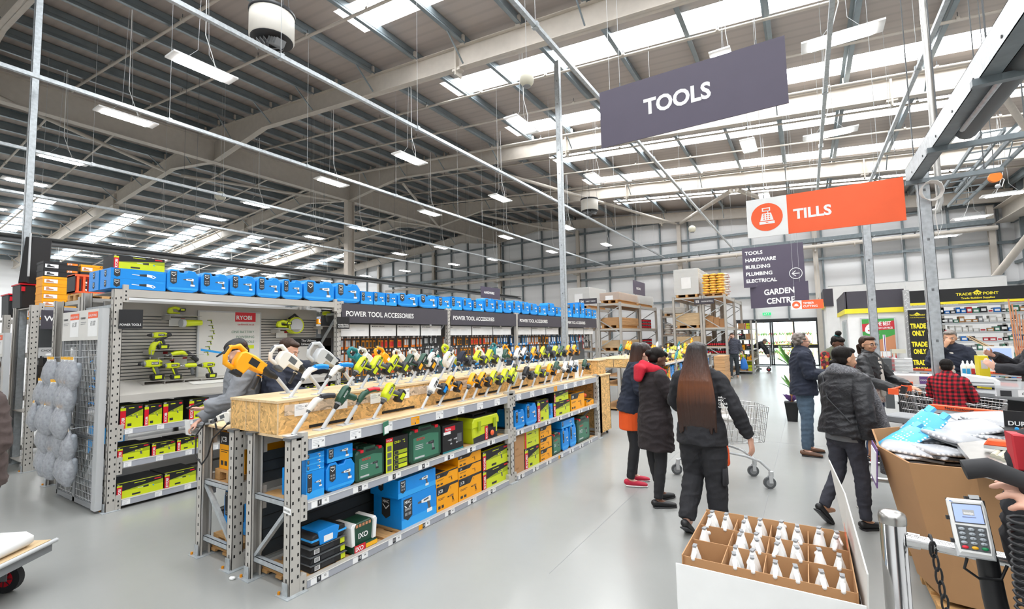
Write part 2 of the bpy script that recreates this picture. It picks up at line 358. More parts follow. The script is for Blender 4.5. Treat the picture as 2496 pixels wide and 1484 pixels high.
# rafters
def zt(x): return rz_(x)-.27
def zb(x):
    d = abs(x-RX); base = zt(x)-.56
    return min(base, 8.72+.45*0+(d/3.4)*(zt(RX+3.4)-.56-8.72)) if d < 3.4 else base
n = 0
for yr in (-3.7, 2.6, 8.9, 15.2, 21.9, 28.4):
    xs = [XL+.1, -40, -34, -28, -22.3, RX, -15.5, -10, -5, 0, XR-.1]; b = MB(); T = .006; Wf = .1
    for x0, x1 in zip(xs, xs[1:]):
        def pl(y0, y1, f0, f1): b.add([(x0, y0, f0(x0)), (x1, y0, f0(x1)), (x1, y1, f0(x1)), (x0, y1, f0(x0)), (x0, y0, f1(x0)), (x1, y0, f1(x1)), (x1, y1, f1(x1)), (x0, y1, f1(x0))],
                                      [(0, 3, 2, 1), (4, 5, 6, 7), (0, 1, 5, 4), (1, 2, 6, 5), (2, 3, 7, 6), (3, 0, 4, 7)], 'beam_cream')
        pl(yr-T, yr+T, zb, zt); pl(yr-Wf, yr+Wf, zb, lambda x: zb(x)+.016); pl(yr-Wf, yr+Wf, lambda x: zt(x)-.016, zt)
    for sgn in (1, -1):      # cleats and knee braces under the purlins
        for i, x in enumerate(px_):
            X_ = x if sgn > 0 else 2*RX-x
            if not XL+.3 < X_ < XR-.3: continue
            b.box(X_-.05, yr-.16, zt(X_)-.05, X_+.06, yr-.1, zt(X_)+.2, 'beam_cream')
            if i % 2: b.bar((X_, yr-.1, zb(X_)+.05), (X_, yr-.75, zt(X_)+.04), .03, .03, 'purlin')
    for x in (-7.0, -28.3, 2.2): b.box(x-.02, yr-.12, zb(x)-.18, x+.02, yr+.12, zt(x), 'beam_cream'); b.box(x-.12, yr-.09, zb(x)-.06, x+.12, yr+.09, zb(x), 'beam_cream')
    n += 1; tag(b.build('beam_%d' % (n+60)), kind='structure')
# ridge girder on its columns
b = MB(); b.box(RX-.012, YB, 8.72, RX+.012, Y1-.3, 9.55, 'beam_cream'); b.box(RX-.14, YB, 8.7, RX+.14, Y1-.3, 8.73, 'beam_cream'); b.box(RX-.14, YB, 9.54, RX+.14, Y1-.3, 9.57, 'beam_cream')
struct('beam_girder', b)
for i, y in enumerate((2.6, 15.2)):
    b = MB(); b.box(RX-.15, y-.2, 0, RX+.15, y-.17, 8.7, 'beam_cream'); b.box(RX-.15, y+.17, 0, RX+.15, y+.2, 8.7, 'beam_cream'); b.box(RX-.012, y-.17, 0, RX+.012, y+.17, 8.7, 'beam_cream')
    tag(b.build('column_%d' % (i+10)), kind='structure')
# wind braces (round tubes) between rafters
n = 20
for p, q, r in (((RX+.3, 3.0, 8.75), (RX-3.4, 8.6, 9.0), .06), ((RX-3.4, 9.2, 9.0), (RX-.3, 14.9, 8.7), .06), ((RX+3.4, 15.5, 9.0), (RX+.2, 21.6, 8.7), .06), ((RX-3.4, 15.5, 9.0), (RX-.2, 21.6, 8.7), .06),
                ((RX+3.2, 22.2, 9.0), (RX+6.1, 28.3, 8.6), .07), ((-10.2, 15.5, 8.45), (-6.2, 28.4, 8.3), .07), ((-5.9, 28.4, 8.3), (-2.4, 21.9, 7.9), .1), ((-2.2, 21.9, 7.9), (.5, 28.4, 7.75), .1), ((7.0, 22.1, 7.2), (4.2, 15.3, 7.4), .08)):
    b = MB(); b.tube([p, q], r, 'beam_cream', 10); n += 1; tag(b.build('beam_%d' % (n+80)), kind='structure')
# eaves beam of the right wall and the round pipe bracing that leans on it
b = MB(); b.box(7.3, 4, 6.35, 7.9, Y1-.3, 6.38, 'beam_cream'); b.box(7.3, 4, 7.0, 7.9, Y1-.3, 7.03, 'beam_cream'); b.box(7.58, 4, 6.38, 7.61, Y1-.3, 7.0, 'beam_cream'); struct('beam_eaves', b)
p, q = aty(2395, 690, 24), aty(2500, 560, 17)
b = MB(); b.tube([(7.6, 22.5, 6.4), (6.4, 26.8, 3.4)], .13, 'beam_cream', 12); struct('beam_brace', b)
# white partition room in the far right corner
a0, a1 = aty(2018, 690, 25.), aty(2452, 660, 25.)
b = MB(); b.box(a0.x, 25, 0, a1.x, 25.12, 3.72, 'white'); b.box(a0.x, 25.12, 0, a0.x+.12, Y1-.2, 3.72, 'white'); b.box(a0.x, 25, 3.72, a1.x, 25.16, 3.76, 'grey_l')
struct('wall_partition', b)
# sprinkler pipes: cream tubes across the store, with clips
n = 0
for y, dz in ((4.9, .0), (6.7, .0), (10.95, .0), (12.75, .0), (14.6, -.12), (16.9, 0), (18.9, 0), (20.9, -.1), (24.6, 0)):
    n += 1; b = MB(); zz = lambda x: zt(x)-.06+dz
    b.tube([(XL+.3, y, zz(XL)), (RX-.2, y, zz(RX)), (XR-.3, y, zz(XR))], .035 if dz == 0 else .05, 'beam_cream', 8)
    x = XL+1.5
    while x < XR-1: b.cyl((x, y, zz(x)-.045), (x, y, zz(x)+.15), .008, 'grey_m', n=6); b.cyl((x-.03, y, zz(x)), (x+.03, y, zz(x)), .055, 'beam_cream', n=8); x += 2.15
    tag(b.build('sprinkler_pipe'), 'cream sprinkler pipe crossing under the roof, %s of them counted from the entrance side' % nth(n-1), 'pipe', 'sprinkler pipes under the roof')
# big cream pipe, grey cable duct along the far wall
b = MB(); b.tube([(-30, 27.9, 5.93), (-10.5, 27.9, 5.96), (7.2, 27.9, 6.05)], .1, 'beam_cream', 10)
for i in range(14): b.cyl((-29+i*2.6, 27.9, 5.95), (-28.96+i*2.6, 27.9, 5.95), .13, 'beam_cream', n=10)
for x in (-25.4, -18.95, -12.65, -6.12, .62): b.box(x-.03, 27.9, 5.8, x+.03, 28.64, 5.86, 'beam_cream')
tag(b.build('main_pipe'), 'thick cream water pipe running along the far wall above the racks', 'pipe')
b = MB(); b.box(-30, 28.2, 6.3, 7.2, 28.6, 6.42, 'galv_d'); b.box(-30, 28.2, 6.42, 7.2, 28.22, 6.5, 'galv_d')
for i in range(22): b.bar((-29+i*1.6, 27.95, 6.28), (-29+i*1.6, 28.7, 6.28), .05, .03, 'galv')
tag(b.build('cable_tray'), 'galvanised cable tray along the far wall above the cream pipe', 'cable tray')
# long square trunking rails hung over the aisles
def rail(x, z, y0, y1, label):
    b = MB(); b.box(x-.03, y0, z-.03, x+.03, y1, z+.03, 'galv'); y = y0+1
    while y < y1: b.cyl((x, y, z), (x, y, rz_(x)-.05), .004, 'grey_l', n=5); b.box(x-.045, y-.03, z-.04, x+.045, y+.03, z+.04, 'galv'); y += 2.9
    tag(b.build('trunking_rail'), label, 'cable trunking', 'square trunking rails over the aisles')
rail(-6.4, 6.0, 0, 26.2, 'galvanised trunking rail over the near side of the accessory racks')
rail(-10.0, 6.0, 0, 26.6, 'galvanised trunking rail passing over the ceiling lights beyond the accessory racks')
rail(-13.9, 6.0, 0, 26.6, 'galvanised trunking rail over the work boots aisle')
rail(-17.6, 5.9, 0, 26.6, 'galvanised trunking rail farthest toward the left wall')
rail(atz(1250, 0, 6).x, 6.0, 1.5, atz(1787, 610, 6).y, 'galvanised trunking rail over the main aisle, ending above the direction sign')
rail(.52, 6.0, 3, 22, 'galvanised trunking rail passing above the big orange sign')
rail(atz(2308, 0, 6).x, 6.0, 3, atz(2122, 441, 6).y, 'galvanised trunking rail over the tills, right of the orange sign')
# heater ducts: dark tubes in reflectors low over the left racks
for i, (z, x) in enumerate(((3.9, -13.2), (4.02, -13.9))):
    b = MB(); b.tube([(x, 1, z), (x, 22, z)], .05, 'steel_dark', 10); b.box(x-.16, 1, z+.09, x+.16, 22, z+.1, 'steel_dark'); b.bar((x-.16, 1, z+.09), (x-.16, 22, z+.09), .01, .08, 'steel_dark')
    for k in range(6): b.cyl((x, 2+k*3.8, z+.1), (x, 2+k*3.8, 9.3), .004, 'grey_m', n=5)
    tag(b.build('tube_heater'), ('dark radiant heater tube nearer the accessory racks' if i == 0 else 'dark radiant heater tube farther from the accessory racks'), 'heater', 'radiant heater tubes on the left')
# ceiling lights
def lamp_proto():
    e = empty('ceiling_light', 'flat white LED panel light', 'light'); b = MB(); L_, W_ = .52, .17
    b.box(-W_, -L_, 0, W_, L_, .03, 'white'); b.box(-.05, -.22, .03, .05, .22, .07, 'grey_l'); b.build('housing', e)
    b = MB(); b.box(-W_+.02, -L_+.13, -.012, W_-.02, L_-.13, -.001, 'lamp_glow'); b.build('diffuser', e)
    b = MB()
    for y in (-.3, .3): b.tube([(0, y, .03), (0, y*.3, .3), (0, y*.1, 2.4)], .004, 'grey_l', 5)
    b.tube([(.03, .2, .05), (.1, .1, .25), (.06, 0, .6), (.05, 0, 2.4)], .007, 'white', 6); b.build('cord', e); return e
lp = lamp_proto(); first = True
ly = [-1.0, 3.9, 9.0, 13.4, 18.8, 23.6]; lx = [5.2, .73, -1.0, -5.25, -8.75, -12.0, -16.05, -19.1, -23.5, -27.5, -32, -37, -42]
rown = [nth(i)+' row from the camera' for i in range(6)]
coln = ['over the tills', 'above the checkout queue', 'behind the big hanging sign', 'over the tool display end', 'over the tool accessory rack', 'beyond the tool accessory rack', 'over the work boots aisle', 'under the ridge girder'] + ['%s column past the ridge girder' % nth(i) for i in range(6)]
for j, y in enumerate(ly):
    for i, x in enumerate(lx):
        if i == 1 and j not in (2, 3): continue
        if i == 2 and j not in (2, 3, 4, 5): continue
        if i == 3 and j not in (2, 3): continue
        if i == 0 and j < 3: continue
        zz = 6.6 if i else 5.6
        if i == 0: yy = (18.9, 22.2, 26.0)[j-3]; xx = 5.1
        else: yy, xx = y, x
        if i == 1: zz = 6.2; yy = (8.5, 12.6)[j-2]; xx = .7
        l_ = 'white LED panel light hanging %s, %s' % (coln[i], rown[j])
        if first: o = lp; o.location = (xx, yy, zz); o['label'] = l_; o['group'] = 'LED panel lights hung from the roof'; first = False
        else: o = dup(lp, (xx, yy, zz), 0, l_, 'LED panel lights hung from the roof')
        if i == 1 or i == 0: o.rotation_euler = (0, 0, pi/2)
# drum heaters with fins
def drum(x, y, z, label, s=1.):
    e = empty('air_heater', label, 'heater', (x, y, z), 0, 'round fan heaters under the roof'); b = MB()
    b.lathe([(.34, 0), (.36, .02), (.36, .46), (.3, .5), (.05, .5)], 'ivory', 28); b.build('casing', e)
    b = MB(); b.lathe([(.365, .44), (.372, .45), (.372, .5), (.34, .51)], 'dark', 28); b.lathe([(.33, -.012), (.34, -.005), (.34, .0)], 'dark', 28); b.build('rim', e)
    for k in range(3):
        b = MB()
        for q in range(4):
            a = .1+.06*q
            b.push(Euler((0, 0, k*2.09)).to_matrix().to_4x4()); b.cb((a*.9, 0, -.07-.02*q), (.012, .26-.03*q, .12), 'grey', (0, .7, 0)); b.pop()
        b.build('louvre', e)
    b = MB()
    for k in range(4): b.cyl((.33*cos(k*pi/2+.4), .33*sin(k*pi/2+.4), .48), (.1*cos(k*pi/2), .1*sin(k*pi/2), (rz_(x)-z-.02)/s), .005, 'grey_m', n=5)
    b.build('cable', e); e.scale = (s, s, s)
q = atz(663, 78, 6.9); drum(q.x, q.y, 6.75, 'cream drum heater with V-shaped fins high over the accessory racks', .95)
q = atz(1437, 505, 6.9); drum(q.x, q.y, 6.75, 'cream drum heater hanging near the far wall above the building racks', .95)
# loudspeakers (cream globes)
for (x, y, z, l) in ((1284, 195, 6.2, 'cream ball loudspeaker hanging in front of the bright roof strip'), (1687, 558, 6.4, 'small cream ball loudspeaker hanging before the far wall'), (537, 478, 6.5, 'cream ball loudspeaker beneath the ridge on the left')):
    p = atz(x, y, z) if z > 1.75 else None
    e = empty('ball_speaker', l, 'loudspeaker', p, 0, 'cream ball loudspeakers'); r = .125 if x == 1284 else .16
    b = MB(); b.ell((0, 0, 0), (r, r, r), 'cream'); b.build('shell', e)
    b = MB(); b.lathe([(r*.55, -r*.9), (r*.5, -r*1.0), (.01, -r*1.0)], 'grey', 14); b.build('grille', e)
    b = MB(); b.cyl((0, 0, r), (0, 0, rz_(p.x)-z), .004, 'grey_l', n=5); b.build('cord', e)
# ================================================================ racking
def upright(par, x, y, h, face=1, d=.075, wd=.085, caps=False, step=.075, plates=True, nm='upright'):
    "C-section post whose web faces face*X; holes punched in web and flange; centre (x,y)"
    b = MB(); t = .004; f = face
    xo, xi = x+f*d/2, x-f*d/2
    b.box(min(xo, xo-f*t), y-wd/2, .006, max(xo, xo-f*t), y+wd/2, h, 'steel')
    b.box(min(xo, xi), y-wd/2, .006, max(xo, xi), y-wd/2+t, h, 'steel'); b.box(min(xo, xi), y+wd/2-t, .006, max(xo, xi), y+wd/2, h, 'steel')
    b.box(min(xi, xi+f*t), y-wd/2, .006, max(xi, xi+f*t), y-wd/2+.018, h, 'steel'); b.box(min(xi, xi+f*t), y+wd/2-.018, .006, max(xi, xi+f*t), y+wd/2, h, 'steel')
    z = .09
    while z < h-.05:
        if step:
            b.box(xo-.001*f, y-.028, z, xo+.0008*f, y-.016, z+.022, 'shadow_gap'); b.box(xo-.001*f, y+.016, z+.012, xo+.0008*f, y+.028, z+.034, 'shadow_gap')
            b.box(x-.006, y-wd/2-.0008, z, x+.007, y-wd/2+.001, z+.024, 'shadow_gap')
        z += step or 1
    o = b.build(nm, par)
    b = MB(); b.box(x-.075, y-.08, 0, x+.075, y+.08, .006, 'galv'); b.box(x-.03, y-.055, .006, x+.03, y-.05, .09, 'galv'); b.cyl((x-.055, y-.06, .006), (x-.055, y-.06, .024), .01, 'yellow_d', n=6)
    b.build('foot_plate', o)
    if caps:
        b = MB(); b.box(x-d/2-.008, y-wd/2-.01, h, x+d/2+.008, y+wd/2+.01, h+.006, 'grey_m'); b.box(x-d/2-.008, y-wd/2-.01, h-.014, x+d/2+.008, y-wd/2-.006, h, 'grey_m'); b.build('end_cap', o)
    return o
def brace(par, x0, x1, y, zs, diag=None):
    for z in zs: b = MB(); b.box(x0, y-.017, z-.02, x1, y+.017, z-.017, 'galv'); b.box(x0, y-.017, z+.017, x1, y+.017, z+.02, 'galv'); b.box(x0, y-.017, z-.02, x1, y-.013, z+.02, 'galv'); b.build('brace', par)
    for (za, zb_) in diag or (): b = MB(); b.bar((x0, y, za), (x1, y, zb_), .034, .026, 'galv'); b.build('brace', par)
def shelf_beam(par, x, y0, y1, z0, z1, strip=True, tickets=(), face=1, lip='steel', yel=()):
    b = MB(); b.box(x-.045*face, y0, z0, x, y1, z1, lip); b.box(x-.05*face, y0-.005, z0-.06, x+.003*face, y0+.045, z1+.05, 'steel'); b.box(x-.05*face, y1-.045, z0-.06, x+.003*face, y1+.005, z1+.05, 'steel')
    for k in range(3): b.box(x+.003*face, y0+.015, z0-.04+k*.045, x+.0038*face, y0+.028, z0-.02+k*.045, 'shadow_gap')
    o = b.build('beam', par)
    if strip:
        b = MB(); h = z1-z0-.012; xs = x+.004*face
        b.box(x, y0+.05, z0+.004, xs, y1-.05, z1-.004, 'grey_strip'); b.box(x, y0+.05, z1-.006, x+.007*face, y1-.05, z1-.002, 'offwhite')
        b.push(Matrix.Translation((xs, 0, z0)) @ Matrix.Rotation(pi/2*face, 4, 'Z'))
        for t in tickets:
            yy, wd = t[0]*face, t[1]; c = 'yellow' if t in yel else 'ticket'
            b.fq(yy, .008, yy+wd, .008+h-.004, c, -.001)
            if len(t) > 2: b.fq(yy+wd+.002, .01, yy+wd+.034, .008+h-.006, 'dark', -.001); b.text(t[2], yy+wd+.018, .024, h*.42, 'white', -.002, align='c'); b.fq(yy+wd+.038, .01, yy+wd+.1, .004+h, 'ticket', -.001); b.text(t[3] if len(t) > 3 else '45', yy+wd+.07, .03, h*.28, 'dark', -.002, align='c')
            else:
                for q in range(4): b.fq(yy+.008, h-.014-q*.011, yy+wd*(.55 if q else .75), h-.0115-q*.011, 'grey_strip', -.0016)
                if wd > .07: b.text(str(18+int(yy*37) % 70), yy+wd*.9, h*.62, h*.17, 'dark', -.0016, align='r'); b.fq(yy+wd*.45, .012, yy+wd*.45+.012, .026, 'dark', -.0016)
        b.pop(); b.build('price_strip', o)
    return o
def deck(par, x0, x1, y0, y1, z, m='pallet', gap=True, th=.018):
    b = MB()
    if gap:
        n = max(2, int((y1-y0)/.16)); s = (y1-y0)/n
        for i in range(n): b.box(x0, y0+i*s+.012, z, x1, y0+(i+1)*s-.03, z+th, m)
        for x in (x0+.05, (x0+x1)/2, x1-.05): b.box(x-.035, y0, z-.02, x+.035, y1, z, m)
    else: b.box(x0, y0, z, x1, y1, z+th, m)
    b.build('shelf_board', par)
# ---------------------------------------------------------------- the long double-sided tool display
XF, XB, XF2, XB2 = -3.12, -3.68, -3.87, -4.44
YA, YM, YE = 2.06, 4.93, 7.76
def bays(label, xf, xb, ys, face, levels, top=1.07, cap=True, tk=True, step=.075):
    t = empty('display_rack', label, 'shelving rack', (0, 0, 0), 0)
    for i, y in enumerate(ys):
        upright(t, xf-face*.0375, y, top, face, caps=cap, step=step); upright(t, xb+face*.0375, y, top, -face, caps=cap, step=step)
        brace(t, min(xf, xb)+.07, max(xf, xb)-.07, y, (.14, .6), ((.16, .58),) if face > 0 else ((.58, .16),))
    for y0, y1 in zip(ys, ys[1:]):
        for k, (z0, z1) in enumerate(levels):
            tks = []
            if tk:
                yy = y0+.12; n = 1
                while yy < y1-.35:
                    if k == len(levels)-1: tks.append((yy, .11)); yy += .34
                    else: tks.append((yy, .05, str(n+(8 if k == 0 else 0)), str(15+int(yy*31) % 60))); yy += .37; n += 1
            shelf_beam(t, xf, y0+.043, y1-.043, z0, z1, tickets=tks, face=face, yel=(tks[3],) if (k != 1 and len(tks) > 4) else ())
            shelf_beam(t, xb, y0+.043, y1-.043, z0, z1, strip=False, face=-face)
            if k < len(levels)-1: deck(t, min(xf, xb)+.045, max(xf, xb)-.045, y0+.05, y1-.05, z1-.022)
            else: deck(t, min(xf, xb)-.02, max(xf, xb)-.0, y0-(.0), y1+.0, z1, 'ply', False, .018)
    return t
LV = ((.0, .06), (.54, .60), (.965, 1.052))
r1 = bays('front half of the long tool display rack, facing the main aisle', XF, XB, (YA, YM, YE), 1, LV)
b = MB(); b.box(XB+.0, YA+.05, .1, XB+.006, YE-.05, .5, 'tray'); b.box(XB, YA+.05, .66, XB+.006, YE-.05, .9, 'tray')
for z in (.2, .3, .4, .74, .82): b.box(XB+.006, YA+.05, z, XB+.012, YE-.05, z+.006, 'dark')
b.build('back_panel', r1)
r2 = bays('rear half of the long tool display rack, facing the power tool wall', XB2, XF2, (YA, YM, YE), -1, LV)
b = MB(); b.push(Matrix.Translation((XF-.04, YA-.0435, .58)) @ Matrix.Rotation(.08, 4, 'Y')); b.fq(-.035, -.022, .055, .022, 'ticket', -.003); b.text('049-001', -.03, -.01, .017, 'dark', -.004, 0); b.pop(); b.build('rack_label', r1)
# OSB step boxes along the rack tops
def osb_box(x0, x1, y0, y1, z0, z1, label, joints=(), slots=True):
    e = empty('display_plinth', label, 'display plinth', (0, 0, 0)); b = MB(); t = .015
    b.box(x0, y0, z0, x0+t, y1, z1, 'osb'); b.box(x1-t, y0, z0, x1, y1, z1, 'osb'); b.box(x0, y0-t, z0, x1, y0, z1, 'osb')
    for j in joints: b.box(j-.004, y0-t-.003, z0, j+.004, y0-t, z1, 'ply')
    b.box(x1-.001, y0-t-.002, z0, x1+.002, y0-t+.01, z1, 'ply'); b.box(x0-.004, y0-t-.004, z0, x0+.004, y0-t+.004, z1, 'ply'); b.build('side_panel', e)
    b = MB(); b.box(x0-.008, y0-t-.008, z1, x1+.008, y1, z1+.018, 'ply'); b.build('top_panel', e)
    if slots:
        b = MB(); b.box(x1, y0+.04, z1-.1, x1+.003, y1, z1-.02, 'osb_pale'); y = y0+.25
        while y < y1-.5: b.box(x1+.0005, y, z0+.008, x1+.004, y+.42, z0+.03, 'shadow_gap'); y += .75
        b.push(Matrix.Translation((x1+.003, 0, z1-.1)) @ Matrix.Rotation(pi/2, 4, 'Z')); y = y0+.12
        while y < y1-.2:
            b.fq(y, -.015, y+.12, .075, 'ticket', -.002)
            for q in range(4): b.fq(y+.01, .062-q*.01, y+.06+.02*(q % 2), .065-q*.01, 'grey_strip', -.003)
            b.text(str(18+int(y*41) % 60), y+.11, .045, .016, 'pred' if q == 9 else 'dark', -.003, align='r'); y += .37
        b.pop(); b.build('ticket_rail', e)
    return e
ZT = 1.071; ZP = 1.302
osb_box(-3.585, -3.36, YA+.015, 7.72, ZT, ZP, 'front OSB step box on the tool display rack carrying the middle row of tools')
osb_box(-3.99, -3.60, YA+.01, 7.70, ZT, ZP, 'rear OSB step box on the tool display rack carrying the big hammer drills', (-3.77,), False)
# OSB end cabinet on castors
e = empty('end_cabinet', 'tall OSB end cabinet on small castors at the far end of the tool display rack', 'cabinet'); b = MB()
b.box(-3.66, 7.84, .07, XF-.0, 7.9, 1.05, 'osb'); b.box(XF-.02, 7.84, .07, XF, 8.34, 1.05, 'osb'); b.box(-3.66, 7.84, .07, -3.64, 8.34, 1.05, 'osb'); b.box(-3.66, 8.32, .07, XF, 8.34, 1.05, 'osb'); b.build('body', e)
b = MB(); b.box(-3.68, 7.82, 1.05, XF+.02, 8.36, 1.07, 'ply'); b.build('top_panel', e)
b = MB(); b.box(-3.6, 7.95, 1.07, -3.2, 7.965, 1.31, 'osb'); b.box(-3.6, 8.3, 1.07, -3.2, 8.315, 1.31, 'osb'); b.box(-3.2, 7.95, 1.07, -3.185, 8.315, 1.31, 'osb'); b.box(-3.62, 7.93, 1.31, -3.17, 8.33, 1.325, 'ply'); b.build('step_box', e)
for x in (-3.6, -3.18):
    for y in (7.9, 8.28): b = MB(); b.cyl((x-.012, y, .03), (x+.012, y, .03), .03, 'rubber', n=12); b.box(x-.018, y-.015, .03, x+.018, y+.015, .07, 'galv'); b.build('castor', e)
# ================================================================ packaged goods (front = -y, width = x)
def gfx_drill(b, x, z, s, c='white', c2='grey_m', flip=False, y=-.0015):
    k = -1 if flip else 1
    f = lambda pts: [(x+k*p[0]*s, z+p[1]*s) for p in pts]
    b.fp(f([(-.5, .32), (.3, .4), (.42, .36), (.42, .08), (.25, .04), (-.5, .12)]), c, y); b.fp(f([(-.85, .27), (-.5, .31), (-.5, .13), (-.85, .17)]), c2, y)
    b.fp(f([(.05, .08), (.3, .08), (.42, -.42), (.18, -.42)]), c2, y); b.fp(f([(.04, -.42), (.56, -.42), (.56, -.66), (.04, -.66)]), c, y); b.fp(f([(-.3, .28), (.2, .34), (.2, .22), (-.3, .18)]), 'grey_m', y-.0004)
def gfx_saw(b, x, z, s, c='white', y=-.0015):
    f = lambda pts: [(x+p[0]*s, z+p[1]*s) for p in pts]
    b.fp(f([(-1.6, .08), (-.7, .02), (-.7, -.05), (-1.6, .0)]), 'white', y); b.fp(f([(-.75, .12), (.1, .2), (.1, -.15), (-.75, -.12)]), 'dark', y); b.fp(f([(.1, .2), (.8, .12), (1.2, -.12), (.9, -.36), (.5, -.2), (.1, -.15)]), c, y); b.fp(f([(.75, .02), (1.02, -.12), (.86, -.25), (.7, -.1)]), 'blue', y-.0004)
def badge(b, x, z, wd, h, y=-.0015):
    b.fp([(x, z+h), (x, z+wd*.3), (x+wd/2, z), (x+wd, z+wd*.3), (x+wd, z+h)], 'dark', y); b.text('MAC', x+wd/2, z+h-wd*.38, wd*.25, 'white', y-.0006, align='c', maxw=wd*.82)
    b.fp([(x+wd*.12, z+h-wd*.45), (x+wd*.5, z+h-wd*.78), (x+wd*.88, z+h-wd*.45), (x+wd*.88, z+h-wd*.55), (x+wd*.5, z+h-wd*.9), (x+wd*.12, z+h-wd*.55)], 'white', y-.0006)
    if h > wd*1.7:
        for i in range(2):
            for j in range(2): b.fq(x+wd*(.15+.4*j), z+wd*(.42+.38*i), x+wd*(.45+.4*j), z+wd*(.66+.38*i), 'grey', y-.0006)
def box_geo(style, wd, d, h):
    b = MB()
    if style == 'mac':
        b.box(0, 0, 0, wd, d, h, 'blue'); b.fq(0, 0, wd, h*.28, 'blue_l', -.0006); bw = min(wd*.26, h*.4); badge(b, wd*.05, h*.22, bw, h*.7)
        gfx_drill(b, wd*.7, h*.52, min(wd*.3, h*.55), 'white'); b.text('MAC', .01, -.0, .0001, 'white') if 0 else None
        b.push(Matrix.Rotation(-pi/2, 4, 'Z') @ Matrix.Translation((-d, 0, 0))); badge(b, d*.3, h*.25, min(d*.35, h*.4), h*.66); b.pop()
    elif style == 'mac_long':
        b.box(0, 0, 0, wd, d, h, 'blue'); badge(b, wd*.05, h*.12, wd*.11, h*.8); gfx_saw(b, wd*.62, h*.45, wd*.16)
        b.push(Matrix.Rotation(-pi/2, 4, 'Z') @ Matrix.Translation((-d, 0, 0))); badge(b, d*.4, h*.15, d*.2, h*.7); b.pop()
        b.fq(wd*.8, h*.8, wd*.96, h*.86, 'blue_l')
    elif style in ('jcb', 'jcb_s'):
        b.box(0, 0, 0, wd, d, h, 'yellow'); b.fp([(0, h), (wd, h), (wd, h*.9), (wd*.6, h*.9), (wd*.48, h*.66), (0, h*.66)], 'dark', -.0008)
        b.fq(wd*.04, h*.7, wd*.36, h*.92, 'black', -.0014); b.text('JCB', wd*.06, h*.745, min(h*.13, wd*.14), 'white', -.002, align='l', maxw=wd*.28)
        if wd > .2 or h > .15: b.text('3', wd*.62, h*.76, h*.08, 'black', -.0014)
        gfx_drill(b, wd*.68, h*.38, min(wd*.28, h*.34), 'yellow_d', 'black')
        for i in range(2): b.fq(wd*.06+i*wd*.15, h*.1, wd*.16+i*wd*.15, h*.22, 'dark')
        b.fq(wd*.06, h*.5, wd*.36, h*.52, 'dark'); b.fq(wd*.06, h*.45, wd*.3, h*.47, 'dark')
        b.quad([(.02, .02, h+.0008), (wd*.5, .02, h+.0008), (wd*.5, d*.4, h+.0008), (.02, d*.4, h+.0008)], 'dark')
    elif style in ('ryobi', 'ryobi_l'):
        b.box(0, 0, 0, wd, d, h, 'black'); rw = min(wd*.24, h*.3); b.fq(rw, 0, wd, h*.48, 'lime', -.0006); b.fp([(rw, h*.48), (wd, h*.48), (wd, h*.78), (rw, h*.5)], 'lime_d', -.0005)
        b.fq(0, 0, rw, h*.78, 'red', -.0008); b.fq(0, h*.78, rw, h*.9, 'lime', -.0008)
        b.push(Matrix.Translation((rw*.78, 0, h*.06)) @ Matrix.Rotation(-pi/2, 4, 'Y')); b.text('RYOBI', 0, 0, rw*.52, 'white', -.002, .03, maxw=h*.66); b.pop()
        b.text('18V', rw*.1, h*.915, h*.06, 'white', -.002, maxw=rw*.8)
        if style == 'ryobi': gfx_drill(b, wd*.66, h*.5, min(wd*.28, h*.5), 'lime', 'grey_m')
        else: gfx_saw(b, wd*.66, h*.5, wd*.14, 'lime')
        b.fq(wd*.8, h*.84, wd*.95, h*.92, 'red'); b.fq(wd*.36, h*.86, wd*.6, h*.9, 'lime'); b.fq(wd*.32, h*.08, wd*.5, h*.2, 'dark')
        b.quad([(.01, .01, h+.0006), (wd-.01, .01, h+.0006), (wd-.01, .04, h+.0006), (.01, .04, h+.0006)], 'lime')
    elif style == 'ryobi_w':
        b.box(0, 0, 0, wd, d, h, 'black'); b.fq(0, 0, wd*.3, h, 'lime', -.0006); b.fq(0, h*.88, wd*.3, h, 'red', -.001); b.text('RYOBI', wd*.03, h*.91, h*.05, 'white', -.002, maxw=wd*.24)
        for i in range(4): b.fq(wd*.36, h*(.05+i*.14), wd*.95, h*(.16+i*.14), 'lime_d' if i % 2 else 'lime'); b.fq(wd*.38, h*(.06+i*.14), wd*.55, h*(.15+i*.14), 'dark', -.0016); b.fq(wd*.06, h*(.05+i*.19), wd*.24, h*(.2+i*.19), 'grey_m')
        b.text('ONE+', wd*.36, h*.8, h*.07, 'lime', -.002); gfx_drill(b, wd*.8, h*.84, wd*.1, 'lime')
    elif style == 'makita':
        b.box(0, 0, 0, wd, d, h, 'black'); b.fq(0, 0, wd, h*.07, 'teal'); b.fq(wd*.1, h*.76, wd*.6, h*.92, 'red'); b.text('Makita', wd*.14, h*.8, h*.08, 'white', -.002, maxw=wd*.42)
        b.fq(wd*.05, h*.66, wd*.38, h*.76, 'white', -.0006); gfx_drill(b, wd*.35, h*.4, wd*.16, 'grey_l'); gfx_drill(b, wd*.62, h*.4, wd*.16, 'grey_l'); b.fq(wd*.7, h*.28, wd*.92, h*.6, 'grey_m')
    elif style == 'cardbox':
        b.box(0, 0, 0, wd, d, h, 'card')
        for i in range(7): b.fq(wd*(.08+.12*i), h*.86, wd*(.15+.12*i), h*.95, 'card_d')
        b.fq(wd*.1, h*.2, wd*.4, h*.3, 'card_d')
    elif style == 'lime':
        b.box(0, 0, 0, wd, d, h, 'lime'); b.fq(0, 0, wd*.12, h, 'red'); gfx_drill(b, wd*.75, h*.5, h*.3, 'grey_m'); b.fq(wd*.2, h*.5, wd*.5, h*.6, 'dark')
    elif style in ('boot_o', 'boot_b', 'shoe'):
